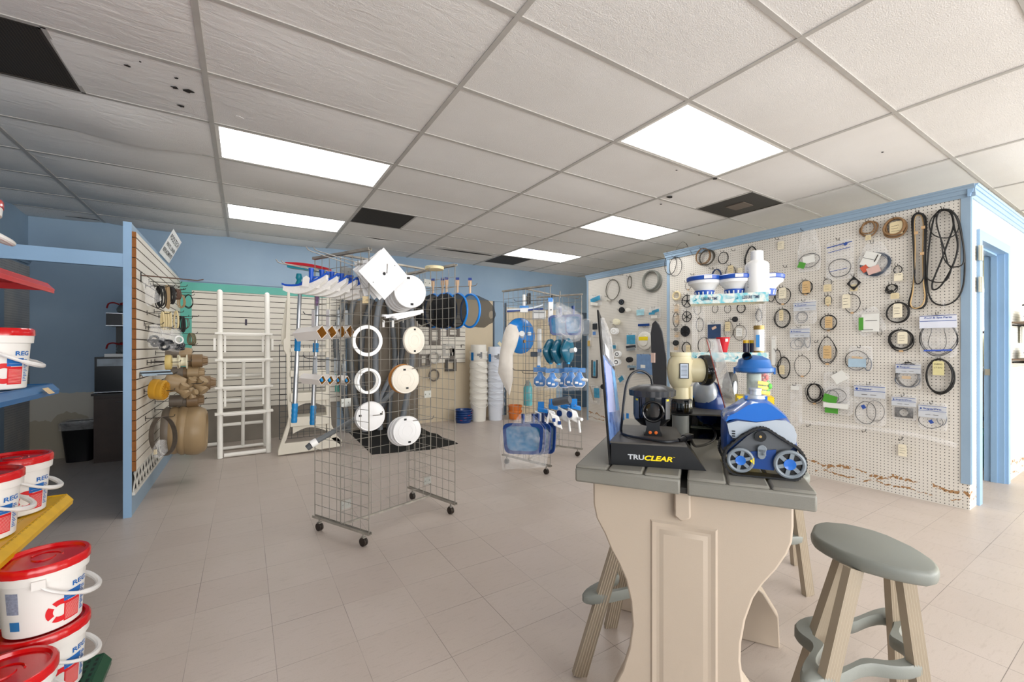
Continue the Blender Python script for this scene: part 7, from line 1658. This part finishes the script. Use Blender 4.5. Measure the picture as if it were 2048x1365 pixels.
for (x,y,l) in ((640,435,'bare hook high up between the small double ring and the long loops'),(1080,575,'bare hook on the empty stretch beside the white bottle'),(1345,1215,'bare hook seen low inside the chemical stand'),(450,590,'bare hook just above the left floating dispenser'),(290,640,'bare hook left of the floating dispensers'),):
    peghook(*z2(x,y),l)
O2(785,508,62,108,'long narrow stack of black loops left of the big white bottle',r=.0035,n=4,spread=.08,pinch=.3)
O2(485,660,40,66,'dark blue doubled loop behind the left dispenser lid',r=.006,n=2,m=mat('navy rubber','#22355c',.5),grp=None)
O2(602,640,46,80,'black ring around a tag just above the middle dispenser',r=.003,tag=T2(602,605,48,90)); t=thing('paper_tag',wl(*z2(682,610),.02),'blank cream tag right of the ring above the middle dispenser','tag'); tagcard(t,wl(*z2(682,612),.02),.055,.085,M_tagw)
O2(240,735,25,32,'small black ring at the left of the dispensers',r=.0025,tape=True)
O2(140,820,30,32,'cream doughnut-like ring near the left edge of the near pegboard',r=.012,m=mat('cream foam ring','#d8c8a0',.7,var=.05),grp=None)
def wheel(x,y,rx,ry,lab,sp=5,solid=False):
    u,v=z2(x,y); c=wl(u,v,.02); k=wall_k(u,v); R=ry/4.266*k; t=thing('cast_handwheel',c-UP*R,lab,'wheel','black wheels on the pegboard'); n_=Vector((-1,0,0))
    B().torus(c,n_,R*.94,R*.07,32,8).o('rim',M_blk,t); b=B(); b.cyl(c-n_*.006,c+n_*.006,R*.18,None,16)
    for i in range(sp): a=2*PI*i/sp+PI/2; d=Vector((0,math.cos(a),math.sin(a))); b.bar(c+d*R*.15,c+d*R*.93,R*(.10 if not solid else .3),.006,up=n_)
    b.o('spokes',M_blk,t)
    if solid: B().cyl(c+n_*-.006,c,R*.92,None,28).o('web',mat('dark web','#26282c',.4),t)
    peghook(u,v-ry/4.266,'hook behind the '+lab)
wheel(232,865,48,54,'upper five-spoked black wheel left of the chemical stand'); wheel(228,998,42,46,'lower six-spoked black wheel left of the chemical stand',6); wheel(215,1122,42,46,'solid black wheel with webbed face left of the chemical stand',6,True)
def reel_(u,v,r_,lab,m,X=None,L=.05,m2=None,n_=2,ax=(-1,-.55,0),nm='spool'):
    c=wl(u,v,.03,X); k=wall_k(u,v,X); R=r_*k; ax=Vector(ax).normalized(); t=thing(nm,c-UP*R,lab,'fitting','small round fittings on the pegboard')
    b=B(); pr=[]; 
    for i in range(n_): z=i*R*1.1; pr+= [(R*.7,z),(R,z+.001),(R,z+R*.35),(R*.7,z+R*.36)]
    b.lathe(pr+[(R*.25,pr[-1][1])],c,ax,24); b.o('body',m,t)
    e=c+ax*(pr[-1][1]+.0005); B().torus(e,ax,R*.5,R*.12,22,6).o('lip',m2 or m,t)
    peghook(u,v,'hook through the '+lab,X,L=.09); return t
reel_(*z2(138,1107),4,'tiny grey washer stack near the left edge, upper',mat('grey rubber','#77746e',.5)); reel_(*z2(138,1222),5.5,'small black bushing near the left edge, lower',M_blk)
reel_(*z2(640,1020),5.5,'small black bushing seen inside the stand top opening',M_blk,n_=1)
M_wbag=film('brownish small bag',col='#d8c0a0',dens=.3)
for (x,y,l) in ((143,930,'upper little tan parts bag near the left edge'),(146,1025,'middle little tan parts bag near the left edge'),(146,1150,'little tan label under the grey washers'),(140,1258,'little tan label under the black bushing')):
    u,v=z2(x,y); baggie(u-5,v-9 if y<1100 else v-5,u+5,v+9 if y<1100 else v+5,l,cards=((u,v+3,7,5,mat('tan label','#cbb292',.6),'tan_label',0),),m=M_wbag,grp='tiny tan packets on the pegboard',hook=False if y>1100 else None)
O2(225,1262,36,46,'thick black ring with a tag inside below the solid wheel',r=.006,tag=T2(240,1270,36,60),n=1)
for (x,y,rx,ry,l,r_) in ((320,930,30,50,'black double ring hanging behind the left stand post',.003),(470,930,24,34,'small ring showing just under the stand top, left',.003),(577,930,28,34,'small ring showing just under the stand top, middle',.003),(692,925,34,38,'thicker ring showing just under the stand top, right',.006)): O2(x,y,rx,ry,l,r=r_)
O2(340,1068,30,58,'black ring behind the clear stand post, upper',r=.004); O2(376,1245,52,68,'larger black ring behind the clear stand post, lower',r=.0045)
u,v=z2(468,1115); baggie(u-16,v-17,u+16,v+18,'dark blue parts bag seen through the stand',cards=((u,v+2,26,28,mat('navy insert','#2d4468',.5,var=.2),'navy_insert',0),(u,v-5,9,5,mat('pinkish label','#d8b8a0',.6),'price_label',.4)),rings=((u+2,v+7,8,8,.003,None),))
O2(585,1110,38,72,'thin oval ring around a long tag, seen through the stand',r=.0022,tag=T2(577,1080,44,80)); O2(682,1135,54,64,'thin ring around a small white bag, seen through the stand',r=.0028,tag=T2(675,1130,50,70),tm=M_wc)
O2(845,985,24,50,'dark doubled ring behind the gold-capped bottle',r=.004,n=2)
O2(948,800,32,72,'black ring partly hidden behind the white bottle, with tag',r=.004,tag=T2(940,790,36,66)); O2(1048,820,64,70,'medium black ring with a big cream tag right of the white bottle',r=.0042,n=1,tag=T2(1045,795,60,92),tm=M_tagw,tape=True); O2(1045,1013,68,80,'four-strand black ring with a brown tag below the big cream-tagged one',r=.0032,n=4,tag=T2(1035,985,34,90),spread=.10)
oring(1568,736,12,21,'thick black ring with a cream tag right of the clear stand, lower',r=.0045,n=2,tag=(1564,740,10,18)); oring(1555,717,7,17,'black ring half hidden by the white sleeve right of the stand',r=.004); oring(1352,640,6,14,'black ring edge seen near the blue end trim of the near pegboard',r=.004)
u0,u1=1543,1553; baggie(u0,672,u1,738,'narrow white sleeve hanging right of the stand',cards=((1548,705,7,50,M_wc,'white_card',0),),hook=False)
# ---- far pegboard
XB=XW2
zf=lambda x,y:(1160+x/3.41,480+y/3.41); zg=lambda x,y:(1160+x/7.583,560+y/7.583); zh=lambda x,y:(1160+x/7.583,700+y/7.583)
M_gh=mat('grey hose coil','#8b8c84',.5,var=.04)
oring(1225,580,13,20,'thin olive clamp ring at the top of the far pegboard',r=.007,X=XB,m=mat('olive band','#6a665a',.45,.3),grp=None); oring(1259.5,565,4,12,'narrow edge-on ring right of the olive clamp ring',r=.006,X=XB,m=mat('olive band','#6a665a',.45,.3),grp=None)
oring(1304.5,563,17,20,'thick grey hose coil at the top right of the far pegboard',r=.011,n=3,X=XB,m=M_gh,spread=.1,wob=.01,grp=None)
peghook(1246,551,'bare hook beside the narrow edge-on ring',XB,L=.1)
def fb(x0,y0,x1,y1,f,lab,col,cards=(),**k):
    u0,v0=f(x0,y0); u1,v1=f(x1,y1); cs=[]
    for (cx_,cy_,cw,ch,mm,nn,rr) in cards: cs.append((u0+(u1-u0)*cx_,v0+(v1-v0)*cy_,(u1-u0)*cw,(v1-v0)*ch,mm,nn,rr))
    return baggie(u0,v0,u1,v1,lab,X=XB,cards=cs,grp='small bagged parts on the far pegboard',**k)
M_iw=mat('off white part','#dcd8ce',.5,var=.05); M_dk=mat('dark part','#2a2f36',.4,var=.1); M_wblu=mat('washed blue cloth','#6f8db3',.6,var=.1,scale=12)
fb(150,230,330,400,zg,'bag of cyan and white parts at the top left of the far pegboard',None,((.5,.4,.8,.4,M_cyan,'cyan_insert',.2),(.4,.8,.6,.25,M_iw,'white_part',-.2)))
fb(860,420,985,590,zg,'bag with a pale cyan swirl card',None,((.5,.45,.9,.5,mat('pale cyan card','#a5d2dc',.5,var=.2,scale=14),'cyan_card',0),))
fb(1045,415,1225,590,zg,'bag with cyan and dark pieces right of the pale swirl card',None,((.6,.35,.6,.25,M_cyan,'cyan_insert',.2),(.3,.55,.5,.2,M_cyan,'cyan_insert',0),(.5,.85,.5,.25,M_iw,'white_label',0)))
fb(700,810,862,1085,zg,'tall bag with a blue striped part above dark fittings',None,((.5,.35,.8,.5,M_cyan,'striped_part',0),(.5,.75,.9,.14,M_dk,'dark_fitting',.05),(.5,.88,.8,.16,mat('silver fitting','#9aa0a4',.3,.5),'silver_fitting',.1)))
t,P_,l_,k_=fb(880,700,1115,1070,zg,'bag with a round white light housing and yellow label',None,())
c=P_(.0,-.2,.01); B().lathe([(.13,0),(.135,.02),(.12,.03),(.085,.03),(.08,.045),(.001,.045)],c,(-1,0,0),36).o('round_housing',M_iw,t); B().ob(c+Vector((-.047,0,.03)),Vector((0,.085,0)),UP*.028,Vector((.001,0,0))).o('yellow_label',mat('yellow label','#e8d020',.5),t)
o=B().ob(wl(*zg(965,685),.03,XB),Vector((0,.10,0)),UP*.018,Vector((.01,0,0))).o('navy_strip',M_dnet); lab_(o,'navy strip hanging above the round white housing','strip')
fb(865,60,1065,370,zh,'folded washed-blue cloth bag, front one, with a small white label',None,((.5,.5,.98,.95,M_wblu,'blue_cloth',0),(.5,.62,.35,.16,M_wc,'white_label',0)),m=None)
fb(1060,60,1140,400,zh,'second washed-blue cloth bag behind the front one',None,((.5,.5,.9,.9,M_wblu,'blue_cloth',0),))
fb(720,230,865,320,zh,'flat bag with dark pieces under the black knob',None,((.5,.3,.9,.4,mat('grey blue card','#8aa2b0',.5),'blue_card',0),(.55,.7,.5,.35,M_dk,'dark_part',.1)))
fb(545,380,690,520,zh,'bag with a cyan star-like piece',None,((.6,.45,.5,.5,M_cyan,'cyan_insert',.6),(.25,.7,.3,.3,M_iw,'white_part',0)))
fb(480,960,560,1110,zg,'small blue and white packet behind the tall poster board',None,((.5,.4,.8,.35,M_cyan,'cyan_insert',0),))
fb(175,150,285,425,zh,'bag with an upright black frame on the left of the far pegboard',None,((.15,.5,.18,.95,M_dk,'black_bar',0),(.85,.5,.18,.95,M_dk,'black_bar',0),(.5,.5,.3,.8,M_cyan,'glass_part',0),(.5,.97,.8,.08,M_dk,'black_bar',0)))
fb(150,540,310,830,zh,'lowest bag with a teal filter sleeve and a bracket',None,((.7,.4,.5,.5,M_cyan,'teal_sleeve',.05),(.25,.4,.12,.8,mat('taupe bracket','#a89c8c',.5),'bracket',.4),(.6,.85,.3,.1,M_iw,'white_part',0)))
fb(40,590,160,850,zg,'grey translucent pouch at the left edge of the far pegboard',None,((.5,.5,.8,.8,mat('grey pouch insert','#a8b2bc',.5,alpha=.6),'grey_insert',0),))
fb(190,640,280,870,zg,'dark bag with a blue disc beside the grey pouch',None,((.5,.3,.8,.4,M_dk,'dark_part',0),(.4,.75,.5,.22,mat('blue disc','#5c86c0',.4),'blue_disc',0)))
fb(120,880,165,1020,zg,'small mustard tag packet under the grey pouch',None,((.5,.6,.8,.6,mat('mustard tag','#c9a860',.6),'mustard_tag',0),))
for (x,y,r_,f,l,m,m2) in ((630,338,5.5,zg,'upper small black ring fitting',M_blk,M_slate),(635,460,6,zg,'black disc on the white spool hook',M_blk,M_blk),(570,640,6,zg,'upper cream threaded spool',M_crm,None),(545,780,6.5,zg,'white hollow spool',M_wht,M_iw),(590,65,6,zh,'white reel with black stripe, upper',M_wht,M_blk),(580,185,6.5,zh,'white reel with a black rim, lower',M_wht,M_blk),(350,560,5,zh,'dark ring fitting half hidden by the poster board',M_blk,None)):
    reel_(*f(x,y),r_,l+' on the far pegboard',m,X=XB,m2=m2,n_=3 if m is not M_blk else 1)
q=reel_(*zg(745,465),4,'long white threaded spool beside the black disc on the far pegboard',M_iw,X=XB,n_=4)
reel_(*zh(765,150),5.5,'spiky black knob in the middle of the far pegboard',M_blk,X=XB,n_=3)
for (x,y,f,l) in ((420,300,zg,'cluster of small off-white fittings under the olive clamp ring'),(505,690,zg,'off-white elbow cluster left of the white hollow spool')):
    u,v=f(x,y); c=wl(u,v,.04,XB); b=B(); rough_clump(b,c,.045,6,int(x)); lab_(b.o('fitting_cluster',M_iw),l,'fitting'); peghook(u,v-6,'hook for the '+l,XB)
# blue and white folding frame items under the far board, behind the chlorinator
b=B(); 
for k,u in enumerate((1237,1246,1255)): 
    c=wl(u,830,.25,XB); o=B().bar(Vector((c.x,c.y,.002)),c+UP*.02,.035,.02).o('display_strip',mat('blue slat','#1f78c0',.4)); lab_(o,['left','middle','right'][k]+' upright blue slat behind the chlorinator cable','slat','upright blue slats by the far pegboard')
# ================================================================ right edge and the office seen through the doorway
DW_=YD-.004
def dwp(u,v,y=None): return wy(u,v,(YD if y is None else y))
for (v,dz,l,cl) in ((632,0,'upper','#a8bcc8'),(716,0,'lower','#7f9fc0')):
    p=dwp(2028,v+6,YD-.12); x0=dwp(2022,v,YD).x; z=p.z
    t=thing('wall_shelf',(x0+.4,YD-.16,z),l+' short shelf on the pegboard at the right edge of the picture','shelf','short shelves at the right edge')
    B().box(x0,YD-.30,z-.012,x0+.9,YD-.008,z+.004).o('shelf_board',mat('brown shelf board','#7d6a58',.6),t)
    b=B()
    for i in range(7): xx=x0+.03+i*.13; b.tube([(xx,YD-.01,z-.03),(xx,YD-.16,z-.035),(xx,YD-.20,z-.05),(xx,YD-.205,z-.07)],.005,6)
    b.bar((x0+.01,YD-.012,z-.03),(x0+.88,YD-.012,z-.03),.012,.012); b.o('hook_rail',M_wire,t)
    c=Vector((x0+.22,YD-.15,z+.0055)); g=thing('folded_bag',c,('blue grey folded bag on the upper shelf at the right edge' if dz==0 and v==632 else 'pale blue plastic bundle on the lower shelf at the right edge'),'bag')
    b=B(); b.ell(c+UP*.055,.18,.10,.055,18,10); b.o('bundle',mat('bundle '+l,cl,.5,var=.15,scale=9,bump=.5,bscale=14),g)
c=dwp(2044,612,YD-.2); b=B(); b.prism([(0,0),(.4,.03),(.4,.06),(.0,.01)],c,(1,0,0),UP,.12); lab_(b.o('black_flap',M_blk),'black flat flap above the upper shelf at the right edge','cover')
t=thing('paper_bag',dwp(2046,668,YD-.03),'small clear packet hanging between the two right-edge shelves','bag'); B().ob(dwp(2046,668,YD-.03),(.06,0,0),(0,.004,0),(0,0,.09)).o('packet',mat('packet paper','#cfcfc4',.5,var=.1),t)
# office chair seen at far right edge
c=fz(2062,930,0); t=thing('office_chair_back',c+Vector((.45,0,0)),'black office chair at the right edge, mostly outside the picture','chair')
cc=c+Vector((.42,-.1,0)); M_ch=mat('black chair fabric','#17181b',.7,var=.1)
B().ob(cc+UP*.76,(.24,0,0),(0,.04,0),(0,0,.27)).o('backrest',M_ch,t,bevel=.03); B().ob(cc+UP*.45+Vector((0,-.22,0)),(.24,0,0),(0,.22,0),(0,0,.04)).o('seat',M_ch,t,bevel=.03); B().cyl(cc+UP*.10+Vector((0,-.2,0)),cc+UP*.42+Vector((0,-.2,0)),.03,None,14).o('gas_column',M_blk,t)
for i in range(5):
    a=2*PI*i/5; e=cc+Vector((0,-.2,0)); B().bar(e+UP*.09,e+Vector((math.cos(a),math.sin(a),0))*.27+UP*.06,.04,.03).cyl(e+Vector((math.cos(a),math.sin(a),0))*.27+UP*.025-Vector((0,.02,0)),e+Vector((math.cos(a),math.sin(a),0))*.27+UP*.025+Vector((0,.02,0)),.025,None,12).o('base_leg',M_blk,t)
# office furniture through the door (the line of sight runs almost along x)
def oz(v,x,u=1962): return wx(u,v,x)
M_bg=mat('greige vinyl','#8d8577',.5,var=.06); M_bw=mat('brown chair wood','#7a5a4a',.5)
x=6.55; p=oz(925,x); z1=oz(872,x).z
t=thing('storage_bin',(x+.2,p.y+.05,0),'teal green storage bin in the office beyond the door','bin')
B().box(x,p.y-.06,.002,x+.4,p.y+.42,z1).o('bin',mat('teal green bin','#1f6f68',.4),t); B().box(x-.02,p.y-.08,z1,x+.42,p.y+.44,z1+.03).o('lid',mat('teal green lid','#2b8077',.4),t)
x=7.05; p=oz(800,x); za=oz(835,x).z; zb_=oz(745,x).z
t=thing('office_armchair',(x+.25,p.y,0),'beige padded office chair beyond the door','chair')
B().box(x,p.y-.08,za,x+.5,p.y+.50,za+.12).o('seat',M_bg,t,bevel=.03); B().box(x+.42,p.y-.06,za+.1,x+.54,p.y+.48,zb_).o('backrest',M_bg,t,bevel=.03)
for yy in (p.y-.11,p.y+.50): B().box(x+.02,yy,oz(808,x).z,x+.42,yy+.05,oz(800,x).z).o('armrest',M_blk,t,bevel=.01)
for dx in (.03,.45):
    for dy in (-.04,.44): B().bar((x+dx,p.y+dy,.002),(x+dx,p.y+dy,za),.03).o('leg',M_blk,t)
x=7.75; p=oz(740,x); zt_=oz(742,x).z
t=thing('office_desk',(x+.3,p.y+.4,0),'desk with papers in the office beyond the door','desk')
B().box(x,p.y-.3,zt_-.04,x+.65,p.y+1.3,zt_).o('desk_top',mat('light desk laminate','#cfc8b8',.4),t)
for yy in (p.y-.28,p.y+1.22): B().box(x+.02,yy,.002,x+.63,yy+.05,zt_-.04).o('side_panel',mat('light desk laminate','#cfc8b8',.4),t)
B().box(x+.5,p.y-.2,.3,x+.52,p.y+1.2,zt_-.04).o('modesty_panel',M_blk,t)
q=thing('paper_stack',(x+.2,p.y+.02,zt_),'loose white papers on the office desk','papers'); B().ob((x+.2,p.y+.02,zt_+.022),(.13,0,0),(0,.18,0),(0,0,.02)).o('paper_pile',mat('paper pile','#e6e6e4',.6),q,bevel=.008)
x=8.30; p=oz(680,x)
t=thing('slatted_rack',(x,p.y,zt_),'brown slatted letter rack at the back of the office desk','rack'); b=B()
for i in range(9): b.bar((x,p.y-.2+i*.05,zt_+.002),(x,p.y-.2+i*.05,oz(660,x).z),.02,.012,up=(1,0,0))
b.bar((x+.015,p.y-.22,oz(665,x).z),(x+.015,p.y+.24,oz(665,x).z),.03,.03); b.bar((x+.015,p.y-.22,zt_+.02),(x+.015,p.y+.24,zt_+.02),.03,.03); b.o('slats',M_bw,t)
